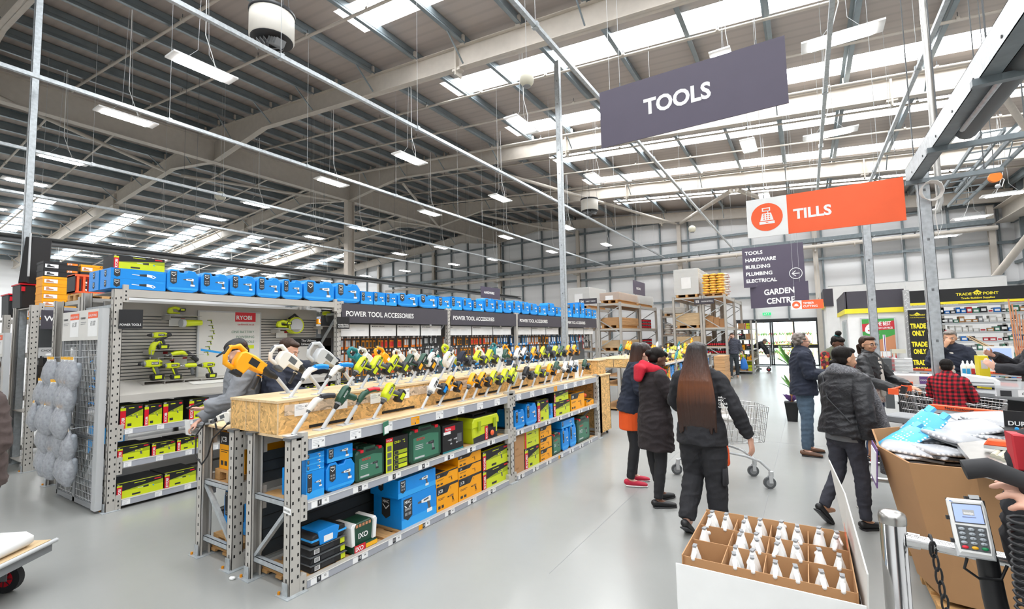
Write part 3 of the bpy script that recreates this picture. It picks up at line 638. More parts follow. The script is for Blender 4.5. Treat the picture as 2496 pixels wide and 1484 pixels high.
        c = {'boot_o': 'yellow', 'boot_b': 'black', 'shoe': 'black'}[style]
        b.box(.004, .004, 0, wd-.004, d-.004, h*.82, c); b.box(0, 0, h*.7, wd, d, h, c)
        if style == 'shoe': b.fp([(wd*.1, h*.15), (wd*.3, h*.5), (wd*.42, h*.5), (wd*.5, h*.15), (wd*.42, h*.15), (wd*.34, h*.4), (wd*.2, h*.15)], 'blue'); b.fq(wd*.55, h*.12, wd*.95, h*.66, 'ticket'); b.fp([(wd*.3, h), (wd, h), (wd, h*.86)], 'blue')
        else:
            b.fq(wd*.05, h*.12, wd*.42, h*.62, 'ticket'); b.fp([(wd*.1, h*.2), (wd*.32, h*.2), (wd*.3, h*.34), (wd*.2, h*.4), (wd*.18, h*.56), (wd*.11, h*.56)], 'terra' if style == 'boot_o' else 'dark', -.002)
            b.text('JCB', wd*.68, h*.72, h*.2, 'white' if style == 'boot_b' else 'black', -.002, maxw=wd*.26); b.fq(wd*.72, h*.2, wd*.84, h*.5, 'ticket') if style == 'boot_o' else b.fq(wd*.66, h*.68, wd*.97, h*.96, 'orange_b', -.001)
    return b
def case_geo(kind, wd, d, h):
    b = MB()
    if kind == 'mac_case':
        o = [(wd*.06, h*.06), (wd*.16, h*.02), (wd*.2, .0), (wd*.8, 0), (wd*.84, h*.02), (wd*.94, h*.06), (wd, h*.14), (wd, h*.74), (wd*.93, h*.86), (wd*.88, h*.96), (wd*.66, h*.98), (wd*.6, h*.86), (wd*.4, h*.86), (wd*.34, h*.98), (wd*.12, h*.98), (wd*.05, h*.88), (0, h*.78), (0, h*.14)]
        b.prism(o, 0, d, 'blue', .006); b.push(Matrix.Translation((0, -.002, 0)))
        badge(b, wd*.1, h*.34, wd*.2, h*.56); gfx_drill(b, wd*.72, h*.5, wd*.26, 'white'); b.fq(wd*.05, h*.1, wd*.95, h*.2, 'blue_l', -.0006); b.pop()
    elif kind == 'bosch_case':
        r = .09; o = [(wd*.06, 0), (wd*.94, 0), (wd, h*r), (wd, h*.84), (wd*.94, h*.92), (wd*.7, h*.93), (wd*.68, h), (wd*.3, h), (wd*.28, h*.93), (wd*.06, h*.92), (0, h*.84), (0, h*r)]
        b.prism(o, 0, d, 'green', .012); b.fq(wd*.32, h*.86, wd*.66, h*.93, 'black', -.0006); b.push(Matrix.Translation((0, -.001, 0)))
        b.fp([(wd*.1, h*.1), (wd*.9, h*.1), (wd*.9, h*.7), (wd*.6, h*.76), (wd*.1, h*.7)], 'green_l', -.0006); b.text('BOSCH', wd*.2, h*.62, h*.07, 'red', -.002, maxw=wd*.36); gfx_drill(b, wd*.66, h*.42, wd*.2, 'dark', 'grey'); b.fq(wd*.14, h*.13, wd*.44, h*.18, 'grey_l', -.0014)
        for q in range(3): b.fq(wd*.16, h*(.38+q*.05), wd*.4, h*(.4+q*.05), 'grey_l', -.0014)
        b.pop()
        for x in (.14, .78): b.box(wd*x, -.004, h*.86, wd*(x+.1), d*.4, h*.94, 'red')
    return b
BASE = {}
def goods(style, wd, d, h, loc, rz, label, group=None):
    key = (style, round(wd, 3), round(d, 3), round(h, 3))
    nm = dict(mac='tool_box_blue', mac_long='saw_box', jcb='tool_box_yellow', jcb_s='tool_box_yellow', ryobi='tool_box_green', ryobi_l='tool_box_green', ryobi_w='tool_box_green', makita='tool_box_black', cardbox='cardboard_box', lime='tool_box_green', boot_o='shoe_box', boot_b='shoe_box', shoe='shoe_box', mac_case='tool_case', bosch_case='tool_case')[style]
    cat = 'tool case' if 'case' in style else 'shoe box' if nm == 'shoe_box' else 'box'
    if key in BASE: return dup(BASE[key], loc, rz, label, group)
    if style in ('mac_case', 'bosch_case'):
        o = empty(nm, label, cat, loc, rz, group); case_geo(style, wd, d, h).build('shell', o)
        b = MB(); hc = 'black' if style == 'mac_case' else 'green'
        if style == 'mac_case':
            b.box(wd*.38, d*.3, h*.84, wd*.42, d*.7, h*.99, hc); b.box(wd*.58, d*.3, h*.84, wd*.62, d*.7, h*.99, hc); b.box(wd*.38, d*.3, h*.955, wd*.62, d*.7, h, hc); b.build('handle', o)
            b = MB(); b.box(wd*.02, .01, -.0, wd*.2, d, h*.07, 'black'); b.box(wd*.8, .01, 0, wd*.98, d, h*.07, 'black'); b.build('foot', o)
        else: b.box(wd*.3, d*.35, h*.9, wd*.68, d*.65, h*1.0, hc); b.build('handle', o)
        BASE[key] = o; return o
    o = box_geo(style, wd, d, h).build(nm); o.location = loc; o.rotation_euler = (0, 0, rz); tag(o, label, cat, group); BASE[key] = o
    return o
def onshelf(style, xa, xb, ytop, zb, X, label, d=.3, n=1, group=None, q=.005, hh=None):
    "goods whose front stands in the plane x=X between photo columns xa..xb; ytop = row of its top at xa"
    y0 = atx(xa, ytop, X).y; y1 = atx(xb, ytop, X).y; h = (hh or atx(xa, ytop, X).z-zb)/n
    wd = max(.05, y1-y0-.006)
    for i in range(n): goods(style, wd, d, h-.001, (X, y0+.003, zb+i*h), pi/2, label if n == 1 else label+(', %s one up' % nth(i)), group)
Z1, Z0, XS = .597, .058, -3.165
onshelf('mac', 746, 791, 1152, Z1, XS, 'larger blue drill box at the near end of the middle shelf, under three small ones')
zz = atx(746, 1152, XS).z
onshelf('mac', 746, 791, 1108, zz+.001, XS, 'small blue screwdriver box stacked at the near end of the middle shelf', n=3, d=.26)
onshelf('mac_case', 795, 866, 1131, Z1, XS, 'blue drill case beside the stack of small blue boxes, flat box on top', d=.3)
zz = atx(795, 1131, XS).z
onshelf('mac', 797, 860, 1094, zz+.002, XS, 'flat blue box lying on the blue drill case near the rack end', d=.26)
onshelf('bosch_case', 867, 938, 1096, Z1, XS, 'dark green drill case with red latches, first green one on the middle shelf', d=.09)
for k in range(4): goods('bosch_case', *[c for c in (atx(938, 1090, XS).y-atx(867, 1096, XS).y-.006, .09, atx(867, 1096, XS).z-Z1-.001)], (XS-.095*(k+1), atx(867, 1096, XS).y+.003, Z1), pi/2, 'dark green drill case standing behind the first green case, %s in from the shelf edge' % nth(k+1), 'green cases in depth')
onshelf('ryobi_w', 940, 995, 1070, Z1, XS, 'tall black and lime kit box between two green cases')
onshelf('bosch_case', 998, 1076, 1045, Z1, XS, 'largest dark green drill case in the middle of the middle shelf', d=.13)
onshelf('makita', 1078, 1129, 1039, Z1, XS, 'black box with red maker panel and teal foot band on the middle shelf')
onshelf('mac', 978, 1064, 1215, Z0, XS, 'front blue drill box in the blue stack on the bottom shelf', d=.36)
zz = atx(978, 1215, XS).z
onshelf('mac', 970, 1062, 1172, zz+.001, XS, 'flat blue box lying across the top of the blue stack on the bottom shelf', d=.36)
onshelf('jcb', 1064, 1117, 1190, Z0, XS, 'upright yellow drill box on the bottom shelf beside the blue stack')
zz = atx(1064, 1190, XS).z; onshelf('jcb_s', 1061, 1116, 1158, zz+.001, XS, 'flat yellow box on top of the upright yellow drill box', d=.34)
onshelf('jcb', 1118, 1174, 1170, Z0, XS, 'wide yellow twin-tool box on the bottom shelf')
zz = atx(1118, 1170, XS).z; onshelf('jcb_s', 1116, 1173, 1112, zz+.001, XS, 'flat yellow box above the wide yellow box', d=.34, n=2)
onshelf('ryobi', 1176, 1240, 1103, Z0, XS, 'black and lime four-tool box at the far end of the bottom shelf', n=2)
# second bay
for a in (('mac_case', 1254, 1279, 1001, 'blue drill case, nearest in the second bay'), ('mac_case', 1281, 1308, 985, 'tall blue drill case, second in the second bay'), ('ryobi', 1309, 1337, 978, 'lime box with red stripe next to the blue cases of the second bay'),
          ('mac', 1338, 1347, 985, 'narrow dark blue box squeezed in on the second bay middle shelf'), ('ryobi', 1349, 1389, 982, 'lime and black impact driver box in the second bay'), ('jcb', 1391, 1424, 961, 'yellow drill box near the far end of the second bay'), ('jcb_s', 1429, 1447, 976, 'small yellow box at the far end of the second bay')):
    onshelf(a[0], a[1], a[2], a[3], Z1, XS, a[4], d=.28)
zz = atx(1349, 982, XS).z; onshelf('ryobi', 1350, 1385, 957, zz+.001, XS, 'small lime box on top of the impact driver box')
o = MB(); o.ell((0, 0, .03), (.035, .05, .035), 'orange'); y_ = atx(1436, 985, XS).y; tag(o.build('measuring_tape', loc=(XS-.08, y_, .73)), 'orange tape measure on the small yellow box in the second bay', 'tape measure')
for a in (('cardbox', 1253, 1277, 1062, 'brown cardboard box at the second bay near end, bottom shelf', 2), ('jcb_s', 1316, 1344, 1042, 'flat yellow box in the short stack of the second bay bottom shelf', 3), ('bosch_case', 1346, 1367, 1058, 'small green case on the second bay bottom shelf', 1),
          ('mac_case', 1369, 1386, 1046, 'blue case, nearer of two on the second bay bottom shelf', 1), ('mac_case', 1388, 1404, 1036, 'blue case, farther of two on the second bay bottom shelf', 1), ('bosch_case', 1406, 1437, 1020, 'green case nearest the far end of the second bay bottom shelf', 1)):
    onshelf(a[0], a[1], a[2], a[3], Z0, XS, a[4], n=a[5])
onshelf('ryobi', 1279, 1314, 1095, Z0, XS, 'lime spray tool box under two flat lime boxes in the second bay')
zz = atx(1279, 1095, XS).z; onshelf('lime', 1278, 1313, 1052, zz+.001, XS, 'flat lime box on the spray tool box', n=2)
zz = atx(1369, 1046, XS).z; onshelf('mac', 1368, 1400, 1028, zz+.001, XS, 'flat blue box on the two blue cases of the second bay')
# lime toolboxes
def toolbox(loc, label, s=1.):
    e = empty('toolbox', label, 'toolbox', loc, pi/2, 'lime toolboxes on the middle shelf'); wd, d, h = .52, .27, .21
    b = MB(); b.prism([(.03, 0), (wd-.03, 0), (wd-.005, h*.95), (.005, h*.95)], 0, d, 'lime', .012); b.fp([(.03, 0), (wd-.03, 0), (wd-.02, h*.3), (.3, h*.42), (.02, h*.3)], 'dark', -.0012); b.build('body', e)
    b = MB(); b.prism([(0, h*.8), (wd, h*.8), (wd, h*1.1), (wd-.03, h*1.3), (.03, h*1.3), (0, h*1.1)], -.012, d+.012, 'lime', .01); b.box(.06, .01, h*1.29, wd-.06, d-.02, h*1.33, 'dark'); b.build('lid', e)
    b = MB(); b.box(.12, d*.3, h*1.33, .15, d*.7, h*1.42, 'dark'); b.box(wd-.15, d*.3, h*1.33, wd-.12, d*.7, h*1.42, 'dark'); b.box(.12, d*.3, h*1.4, wd-.12, d*.7, h*1.46, 'dark'); b.build('handle', e)
    for x in (.09, wd-.13): b = MB(); b.prism([(x, h*.62), (x+.05, h*.62), (x+.05, h*1.12), (x, h*1.12)], -.024, -.0125, 'lime_d'); b.build('latch', e)
    b = MB(); b.fq(.24, .01, .3, h*.75, 'red', -.004); b.fq(.3, .01, .46, h*.95, 'black', -.004); gfx_drill(b, .38, h*.7, .06, 'lime'); b.push(Matrix.Translation((.285, 0, .02)) @ Matrix.Rotation(-pi/2, 4, 'Y')); b.text('RYOBI', 0, 0, .03, 'white', -.006); b.pop()
    b.ell((.36, -.02, .07), (.032, .016, .032), 'orange'); b.build('sleeve', e); return e
yt = atx(1147, 1010, XS).y; toolbox((XS, yt+.02, Z1), 'lime and black toolbox with orange tape measure in its sleeve, at the shelf edge'); toolbox((XS-.22, yt-.42, Z1), 'lime and black toolbox standing farther back behind the first one')
# bottom shelf, near end: clam packs, round bag, can kit
y_ = atx(763, 1370, XS).y
for k in range(3):
    e = empty('blister_pack', 'flat black blister pack with lime ends on the bottom shelf, %s one up' % nth(k), 'tool set', (XS-.01-.004*k, y_-.01, Z0+k*.058), pi/2, 'flat blister packs by the rack end'); b = MB()
    b.prism([(0, 0), (.3, 0), (.3, .045), (.02, .05)], 0, .27, 'black', .004); b.box(.03, -.002, .008, .075, 0, .04, 'ticket'); b.box(.26, -.002, .006, .3, .02, .044, 'lime')
    for q in range(6): b.fq(.035+q*.006, .012, .038+q*.006, .036, 'dark', -.003)
    b.fq(.09, .01, .2, .04, 'dark', -.001); b.build('tray', e); b = MB(); b.box(-.01, -.012, .05, .31, .28, .053, 'grey_m'); b.build('lid', e)
e = empty('tool_bag', 'round blue and black tool bag on top of the flat blister packs', 'tool bag', (XS-.02, y_+.0, Z0+.176), pi/2); b = MB()
b.prism([(-.0, .01), (.03, 0), (.28, 0), (.31, .02), (.3, .08), (.27, .09), (.03, .085), (0, .07)], .0, .26, 'black', .01, True); b.box(-.001, -.002, .035, .31, .262, .05, 'blue_l'); b.build('shell', e)
b = MB(); b.prism([(.07, -.002), (.22, -.002), (.24, .09), (.2, .105), (.05, .1)], -.006, .2, 'blue', .002); b.fq(.1, .01, .18, .055, 'ticket', -.0075); b.build('sleeve', e)
e = empty('screwdriver_tin', 'green and white rounded screwdriver tin with red and yellow base on the bottom shelf', 'tool set', (XS, atx(862, 1340, XS).y, Z0), pi/2); b = MB()
b.prism([(.02, .04), (.2, .04), (.22, .2), (.2, .215), (.02, .215), (.0, .2)], .02, .2, 'green', .008); b.text('IXO', .06, .09, .04, 'white', .016, .03)
for q in range(5): b.fq(.035+q*.033, .18, .058+q*.033, .203, 'terra', .017)
b.build('body', e); b = MB(); b.prism([(-.012, .05), (.02, .05), (.012, .19), (.03, .22), (-.01, .225), (-.025, .2)], .0, .22, 'white', .006); b.build('handle', e); b = MB(); b.prism([(.2, .05), (.232, .05), (.245, .2), (.23, .225), (.19, .22), (.208, .19)], .0, .22, 'white', .006); b.build('handle', e)
b = MB(); b.box(-.01, -.01, 0, .23, .22, .045, 'green'); b.fq(.0, .004, .11, .056, 'red', -.011); b.text('IXO', .01, .012, .032, 'white', -.0125, .03); b.fq(.115, .006, .235, .04, 'btn_yel', -.011); b.build('base', e)
# rear rack end: yellow box on a pallet, blue boxes below
def pallet(x0, x1, y0, y1, z0, label, group=None):
    e = empty('pallet', label, 'pallet', ((x0+x1)/2, (y0+y1)/2, z0), 0, group); b = MB(); w_, d_ = (x1-x0)/2, (y1-y0)/2
    for i in range(6): yy = -d_+i*(2*d_-.09)/5; b.box(-w_, yy, .07, w_, yy+.09, .088, 'pallet')
    b.build('deck_boards', e); b = MB()
    for x in (-w_, -.04, w_-.08):
        b.box(x, -d_, .052, x+.08, d_, .07, 'pallet')
        for y in (-d_, -.04, d_-.08): b.box(x, y, 0, x+.08, y+.08, .052, 'pallet')
    b.build('bearers', e); return e
pallet(-4.38, -3.93, 2.13, 2.85, .60, 'small pallet on the middle level of the rear rack end', 'small pallets in the rack end')
pallet(-4.38, -3.93, 2.13, 2.85, .065, 'small pallet on the floor level of the rear rack end', 'small pallets in the rack end')
goods('jcb', .4, .34, .31, (-4.35, 2.15, .69), 0, 'yellow drill box facing the end of the rear rack, under the OSB top')
goods('jcb', .4, .34, .31, (-4.36, 2.6, .69), 0, 'yellow drill box behind the first one in the end of the rear rack')
goods('mac_case', .2, .3, .36, (-4.36, 2.2, .156), .1, 'blue case at the foot of the rear rack end, nearer the far aisle'); goods('mac_case', .2, .3, .3, (-4.13, 2.22, .156), 0, 'blue case at the foot of the rear rack end, beside its twin')
for k in range(6): goods('jcb' if k % 2 else 'mac', .3, .3, .28, (-3.9, 3.1+k*.36, .6), pi/2, 'box seen through the rack from behind, %s from the near end' % nth(k), 'boxes in the rear rack')
for k in range(9): goods('mac' if k % 3 else 'jcb', .3, .3, .28, (-4.42, 3.35+k*.45, .6 if k % 2 else .06), -pi/2, 'box on the far side of the rear rack, %s along' % nth(k), 'boxes on the rear rack far side')
# ================================================================ power tools (nose at origin, barrel along +x, grip down)
TP = {}
def battery(par, x, z, c='lime', c2='dark', s=1.):
    b = MB(); b.prism([(x-.055*s, z), (x+.06*s, z), (x+.065*s, z-.022*s), (x+.055*s, z-.062*s), (x-.045*s, z-.066*s), (x-.06*s, z-.03*s)], -.036*s, .036*s, c2, .007, True)
    b.box(x-.03*s, -.038*s, z-.05*s, x+.035*s, -.0362*s, z-.014*s, c); b.box(x-.03*s, .0362*s, z-.05*s, x+.035*s, .038*s, z-.014*s, c); b.box(x+.05*s, -.025*s, z-.052*s, x+.0655*s, .025*s, z-.02*s, c); return b.build('battery', par)
def grip(par, x, m='dark', s=1., L=.115, lean=.03):
    b = MB(); b.sweep([(x, 0, .0), (x+lean*.5, 0, -L*.5), (x+lean, 0, -L)], [(.018*s, .024*s), (.016*s, .021*s), (.018*s, .025*s)], m, (0, 1, 0), 12)
    b.box(x-.034, -.007, -.048, x-.018, .007, -.022, 'black'); return b.build('grip', par)
def drill(key, c, c2='dark', bat=None, nose=None, logo=None, fat=1.):
    e = empty('power_drill', '', 'power drill'); b = MB(); k = fat
    b.prism([(.055, -.03*k), (.06, .03*k), (.1, .038*k), (.19, .036*k), (.215, .02*k), (.215, -.022*k), (.18, -.034*k), (.1, -.036*k)], -.03*k, .03*k, c, .011, True)
    b.box(.11, -.0302*k-.0006, -.012, .18, .0302*k+.0006, .018, c2)
    for q in range(4): b.box(.188+q*.006, -.031*k, -.012, .191+q*.006, .031*k, .012, 'black')
    if logo:
        for sy in (-1, 1): b.push(Matrix.Translation((0, sy*.0312*k, 0)) @ (Matrix.Identity(4) if sy < 0 else Matrix.Translation((.29, 0, 0)) @ Matrix.Rotation(pi, 4, 'Z'))); b.text(logo, .114, -.003, .014, 'white', -.0004, maxw=.06); b.pop()
    b.build('housing', e)
    b = MB(); b.cyl((.02, 0, 0), (.06, 0, 0), .018, nose or c2, .024*k, 16); b.cyl((.045, 0, 0), (.062, 0, 0), .027*k, 'grey', n=16); b.cyl((0, 0, 0), (.02, 0, 0), .01, 'black', .017, 12); b.build('chuck', e)
    grip(e, .148, c2, 1.1); b = MB(); b.prism([(.12, -.03), (.135, -.03), (.175, -.125), (.158, -.125)], -.0165, .0165, c, .004, True); b.build('grip_insert', e)
    if bat: battery(e, .175, -.118, *bat)
    else: b = MB(); b.tube([(.178, 0, -.118), (.185, 0, -.15), (.2, 0, -.19), (.24, 0, -.22)], .0045, 'black', 6); b.build('cord', e)
    TP[key] = e; return e
def hammer(key, c, c2='dark', s=1.):
    e = empty('hammer_drill', '', 'hammer drill'); b = MB()
    b.prism([(.16, -.045), (.16, .05), (.3, .062), (.4, .05), (.43, .02), (.43, -.06), (.40, -.13), (.31, -.135), (.29, -.06)], -.045, .045, c, .014, True)
    b.box(.24, -.0462, -.03, .33, .0462, .03, c2); b.prism([(.31, -.10), (.4, -.10), (.4, -.16), (.31, -.16)], -.04, .04, c2, .01, True); b.build('housing', e)
    b = MB(); b.cyl((.0, 0, 0), (.05, 0, 0), .018, 'black', .03, 16); b.cyl((.05, 0, 0), (.11, 0, 0), .034, c2, .034, 16); b.cyl((.11, 0, 0), (.18, 0, 0), .037, 'black', .05, 16); b.build('nose', e)
    b = MB(); b.tube([(.38, 0, .05), (.46, 0, .065), (.515, 0, .02), (.515, 0, -.06), (.48, 0, -.115), (.40, 0, -.12)], [.022, .024, .022, .02, .022, .022], c, 10); b.tube([(.45, 0, .075), (.5, 0, .05), (.532, 0, 0), (.528, 0, -.06)], [.012, .015, .015, .012], c2, 8); b.build('grip', e)
    b = MB(); b.tube([(.13, -.04, -.02), (.13, -.05, -.06), (.12, -.05, -.18)], [.011, .014, .017], 'black', 10); b.cyl((.13, -.05, -.052), (.13, -.05, -.058), .026, c, n=14); b.build('side_handle', e); e.scale = (s, s, s); TP[key] = e; return e
def recip(key, c, c2='dark'):
    e = empty('reciprocating_saw', '', 'saw'); b = MB(); b.prism([(.13, -.035), (.12, .03), (.26, .045), (.33, .03), (.33, -.04), (.25, -.045)], -.036, .036, c, .012, True); b.box(.17, -.0372, -.02, .24, .0372, .02, 'white'); b.build('housing', e)
    b = MB(); b.cyl((.0, 0, -.004), (.14, 0, 0), .022, c2, .036, 14); b.build('nose', e)
    b = MB(); b.tube([(.30, 0, .03), (.36, 0, .045), (.43, 0, .01), (.43, 0, -.04), (.38, 0, -.065), (.31, 0, -.035)], [.016, .02, .02, .019, .018, .015], c, 10); b.tube([(.36, 0, .055), (.42, 0, .03), (.445, 0, -.01)], [.013, .015, .013], c2, 8); b.build('grip', e); TP[key] = e; return e
def driver(key, c, c2='dark'):
    e = empty('power_screwdriver', '', 'screwdriver'); b = MB(); b.sweep([(.04, 0, 0), (.08, 0, .0), (.12, 0, -.004), (.16, 0, -.035)], [.02, .027, .025, .02], c, (0, 1, 0), 14); b.build('housing', e)
    b = MB(); b.cyl((-.01, 0, 0), (.015, 0, 0), .005, 'chrome', .008, 12); b.cyl((.012, 0, 0), (.045, 0, 0), .014, 'grey_m', .02, 14); b.build('chuck', e); b = MB(); b.tube([(.145, 0, -.015), (.19, 0, -.055), (.225, 0, -.1), (.235, 0, -.13)], [.02, .021, .02, .016], c2 if c2 != 'red' else 'green', 10); b.tube([(.165, -.004, -.02), (.21, -.004, -.07), (.24, -.004, -.12)], .0185, 'red' if c2 == 'red' else c2, 8); b.box(.12, -.006, -.035, .14, .006, -.02, 'blue'); b.build('grip', e); TP[key] = e; return e
def jigsaw(key, c, c2='dark'):
    e = empty('jigsaw', '', 'saw'); b = MB(); b.prism([(.02, -.03), (.0, .0), (.02, .06), (.1, .09), (.18, .07), (.2, .03), (.16, .02), (.12, .045), (.07, .04), (.08, .0), (.17, -.01), (.17, -.03)], -.028, .028, c, .01, True); b.build('housing', e)
    b = MB(); b.box(-.02, -.035, -.05, .19, .035, -.044, 'grey_l'); b.box(.0, -.01, -.044, .03, .01, -.03, c2); b.build('sole_plate', e); battery(e, .2, .06, c, c2, .8); TP[key] = e; return e
def heat(key, c, c2='grey_m'):
    e = empty('heat_gun', '', 'heat gun'); b = MB(); b.sweep([(.07, 0, 0), (.12, 0, 0), (.2, 0, 0)], [.024, .036, .034], c, (0, 1, 0), 14); b.build('housing', e); b = MB(); b.cyl((0, 0, 0), (.075, 0, 0), .014, 'chrome', .024, 14); b.build('nozzle', e); grip(e, .15, c2, 1.1, .13); TP[key] = e; return e
drill('lime_bat', 'lime', 'dark', ('lime', 'dark'), logo='RYOBI'); drill('lime_fat', 'lime', 'grey_m', ('lime', 'black'), 'grey_m', 'RYOBI', 1.15); drill('white_bat', 'white', 'dark', ('blue', 'black'), 'grey_m', 'MAC'); drill('yel_bat', 'yellow', 'black', ('yellow_d', 'black'), 'grey_m', 'JCB')
drill('green', 'green', 'green', None, 'black', 'BOSCH'); drill('green_bat', 'green', 'dark', ('btn_yel', 'black'), 'black', 'BOSCH'); drill('navy_bat', 'navy', 'dark', ('grey_m', 'black'), 'black'); drill('black_bat', 'black', 'black', ('grey_m', 'black'), 'black')
driver('drv_white', 'ivory', 'dark'); driver('drv_green', 'green', 'red'); hammer('ham_yel', 'yellow', 'black'); hammer('ham_white', 'ivory', 'grey_m'); hammer('ham_grey', 'grey_l', 'grey_m'); recip('rec_teal', 'teal', 'teal'); recip('rec_white', 'ivory', 'dark'); recip('rec_yel', 'yellow', 'black'); recip('rec_lime', 'lime', 'lime_d')
driver('drv_blue', 'white', 'blue'); heat('heat_lime', 'lime'); jigsaw('jig_lime', 'lime'); jigsaw('jig_white', 'ivory'); hammer('ham_teal', 'teal', 'dark')
NAMES = dict(lime_bat='lime cordless drill', lime_fat='stubby lime impact driver', white_bat='white cordless drill', yel_bat='yellow and black cordless drill', green='dark green corded drill', green_bat='dark green cordless drill', navy_bat='navy cordless drill', black_bat='black cordless drill',
             drv_white='small white screwdriver', drv_green='small green screwdriver with red grip', ham_yel='big yellow and black rotary hammer', ham_white='big white rotary hammer', ham_grey='big grey rotary hammer', rec_teal='teal saw with looped grip', rec_white='white reciprocating saw', rec_yel='yellow reciprocating saw', rec_lime='lime saw with looped grip', drv_blue='white and blue screwdriver', heat_lime='lime heat gun', jig_lime='lime jigsaw', jig_white='white jigsaw', ham_teal='teal rotary hammer')
def stand_proto():
    e = empty('display_stand', 'x', 'display stand'); b = MB(); b.box(-.05, -.035, 0, .05, .035, .004, 'grey_l'); b.build('base_plate', e)
    b = MB(); b.tube([(0, 0, .003), (.092, 0, .115)], .0135, 'grey_l', 12); b.build('post', e); return e
STAND = [stand_proto(), True]; USED = set()
GRP_T = 'power tools mounted on the display'
def mount(key, x, y, z, label_end, tilt=50, rz=pi/2, s=1., stand=True, ls=1., roll=0.):
    u = Vector((cos(rz), sin(rz), 0)); jy = 0
    if stand:
        if STAND[1]: st = STAND[0]; STAND[1] = False; st.location = (x, y, z); st.rotation_euler = (0, 0, rz); st['label'] = 'white tool stand '+label_end; st['group'] = 'white tool stands'
        else: st = dup(STAND[0], (x, y, z), rz, 'white tool stand '+label_end, 'white tool stands')
        st.scale = (ls, ls, ls)
    p = Vector((x, y, z))+u*.092*ls+Vector((0, 0, .115*ls))
    if not stand: p = Vector((x, y, z))
    lab = NAMES[key]+' '+label_end
    if key in USED: o = dup(TP[key], label=lab, group=GRP_T)
    else: o = TP[key]; USED.add(key); o['label'] = lab; o['group'] = GRP_T
    o.rotation_mode = 'QUATERNION'; o.location = p
    o.rotation_quaternion = (Matrix.Rotation(rz, 3, 'Z') @ Matrix.Rotation(-radians(tilt), 3, 'Y') @ Matrix.Rotation(roll, 3, 'X')).to_quaternion()
    if s != 1: o.scale = tuple(v*s for v in o.scale)
    return o
ZT_ = 1.0705; row = [(709, 1060, 'drv_white'), (783, 1046, 'green'), (842, 1035, 'drv_green'), (905, 1021, 'lime_fat'), (1020, 997, 'white_bat'), (1066, 989, 'yel_bat'), (1118, 977, 'yel_bat'), (1143, 972, 'yel_bat'), (1172, 966, 'lime_bat'), (1200, 960, 'lime_fat'), (1225, 955, 'jig_lime'), (1251, 949, 'black_bat'), (1285, 943, 'lime_bat'), (1311, 937, 'yel_bat'), (1333, 934, 'green'), (1354, 929, 'white_bat'), (1371, 926, 'white_bat'), (1395, 919, 'green_bat')]
for i, (px, py, k) in enumerate(row):
    q = atz(px, py, ZT_); mount(k, -3.25, q.y, ZT_, 'in the lower front row of the display, %s along' % nth(i), 52, ls=1.2 if 'drv' in k or k == 'green' else 1.0, s=1.0)
row = [(675, 966, 'drv_blue'), (751, 958, 'drv_blue'), (811, 950, 'lime_bat'), (866, 946, 'lime_fat'), (905, 940, 'lime_bat'), (965, 936, 'green_bat'), (990, 931, 'green_bat'), (1018, 927, 'jig_white'), (1063, 922, 'jig_white'), (1086, 918, 'navy_bat'), (1125, 913, 'lime_bat'), (1152, 909, 'lime_fat'), (1191, 904, 'green'), (1227, 900, 'white_bat'), (1248, 898, 'white_bat'), (1275, 895, 'yel_bat'), (1294, 892, 'lime_bat'), (1312, 890, 'navy_bat'), (1330, 888, 'lime_fat'), (1350, 886, 'green_bat'), (1368, 884, 'yel_bat'), (1384, 882, 'yel_bat')]
for i, (px, py, k) in enumerate(row):
    q = atz(px, py, ZP+.02); mount(k, -3.47, q.y, ZP+.0185, 'in the middle row on the OSB step, %s along' % nth(i), 50, s=1.0)
row = [(672, 955, 'ham_yel', .95), (757, 947, 'ham_white', .85), (845, 938, 'ham_grey', .9), (910, 931, 'rec_teal', 1.), (935, 929, 'rec_white', 1.), (985, 925, 'rec_yel', 1.0), (1020, 921, 'rec_white', 1.), (1062, 917, 'rec_white', 1.), (1110, 912, 'rec_teal', .9), (1140, 908, 'rec_lime', 1.), (1175, 905, 'heat_lime', 1.), (1225, 900, 'rec_white', 1.), (1250, 898, 'green', 1.), (1280, 896, 'ham_teal', .8), (1310, 893, 'rec_yel', 1.), (1340, 890, 'rec_yel', .9)]
for i, (px, py, k, s_) in enumerate(row):
    q = atz(px, py, ZP+.02)
    mount(k, -3.8, q.y, ZP+.0185, 'in the rear row on the OSB step, %s along' % nth(i), (33, 37, 37)[i] if i < 3 else 42, rz=-pi/2, s=s_*(.95 if i < 3 else .88), ls=1.2 if i < 3 else .9)
# loose white hammer lying at the rack end with its lead
q = Vector((-4.12, 2.0, 1.16)); mount('ham_white', -4.2, 2.0, 1.115, 'lying loose on the rear rack end with its lead hanging down', 20, rz=radians(20), s=.6, stand=False)
b = MB(); b.tube([(-4.34, 2.02, 1.09), (-4.37, 1.97, 1.0), (-4.33, 1.95, .84), (-4.22, 1.95, .78), (-4.13, 1.95, .86), (-4.08, 1.96, 1.0), (-3.98, 2.03, 1.12)], .006, 'black', 8); tag(b.build('power_lead'), 'black power lead looping down the rear rack end', 'cable')
# small show cards among the tools
for i, (px, py, X_, z_) in enumerate(((1205, 905, -3.47, ZP+.018), (1385, 922, -3.25, ZT_))):
    y_ = atz(px, py, z_).y; b = MB(); b.push(Matrix.Translation((X_, y_, z_)) @ Matrix.Rotation(pi/2, 4, 'Z')); b.box(0, 0, 0, .16, .004, .3, 'white'); gfx_drill(b, .08, .17, .06, 'grey_l'); b.fq(.02, .25, .1, .256, 'grey'); b.fq(.02, .24, .08, .245, 'grey_l'); b.pop()
    tag(b.build('show_card'), 'white show card standing among the tools in the %s row' % ('middle' if i == 0 else 'lower front'), 'sign')
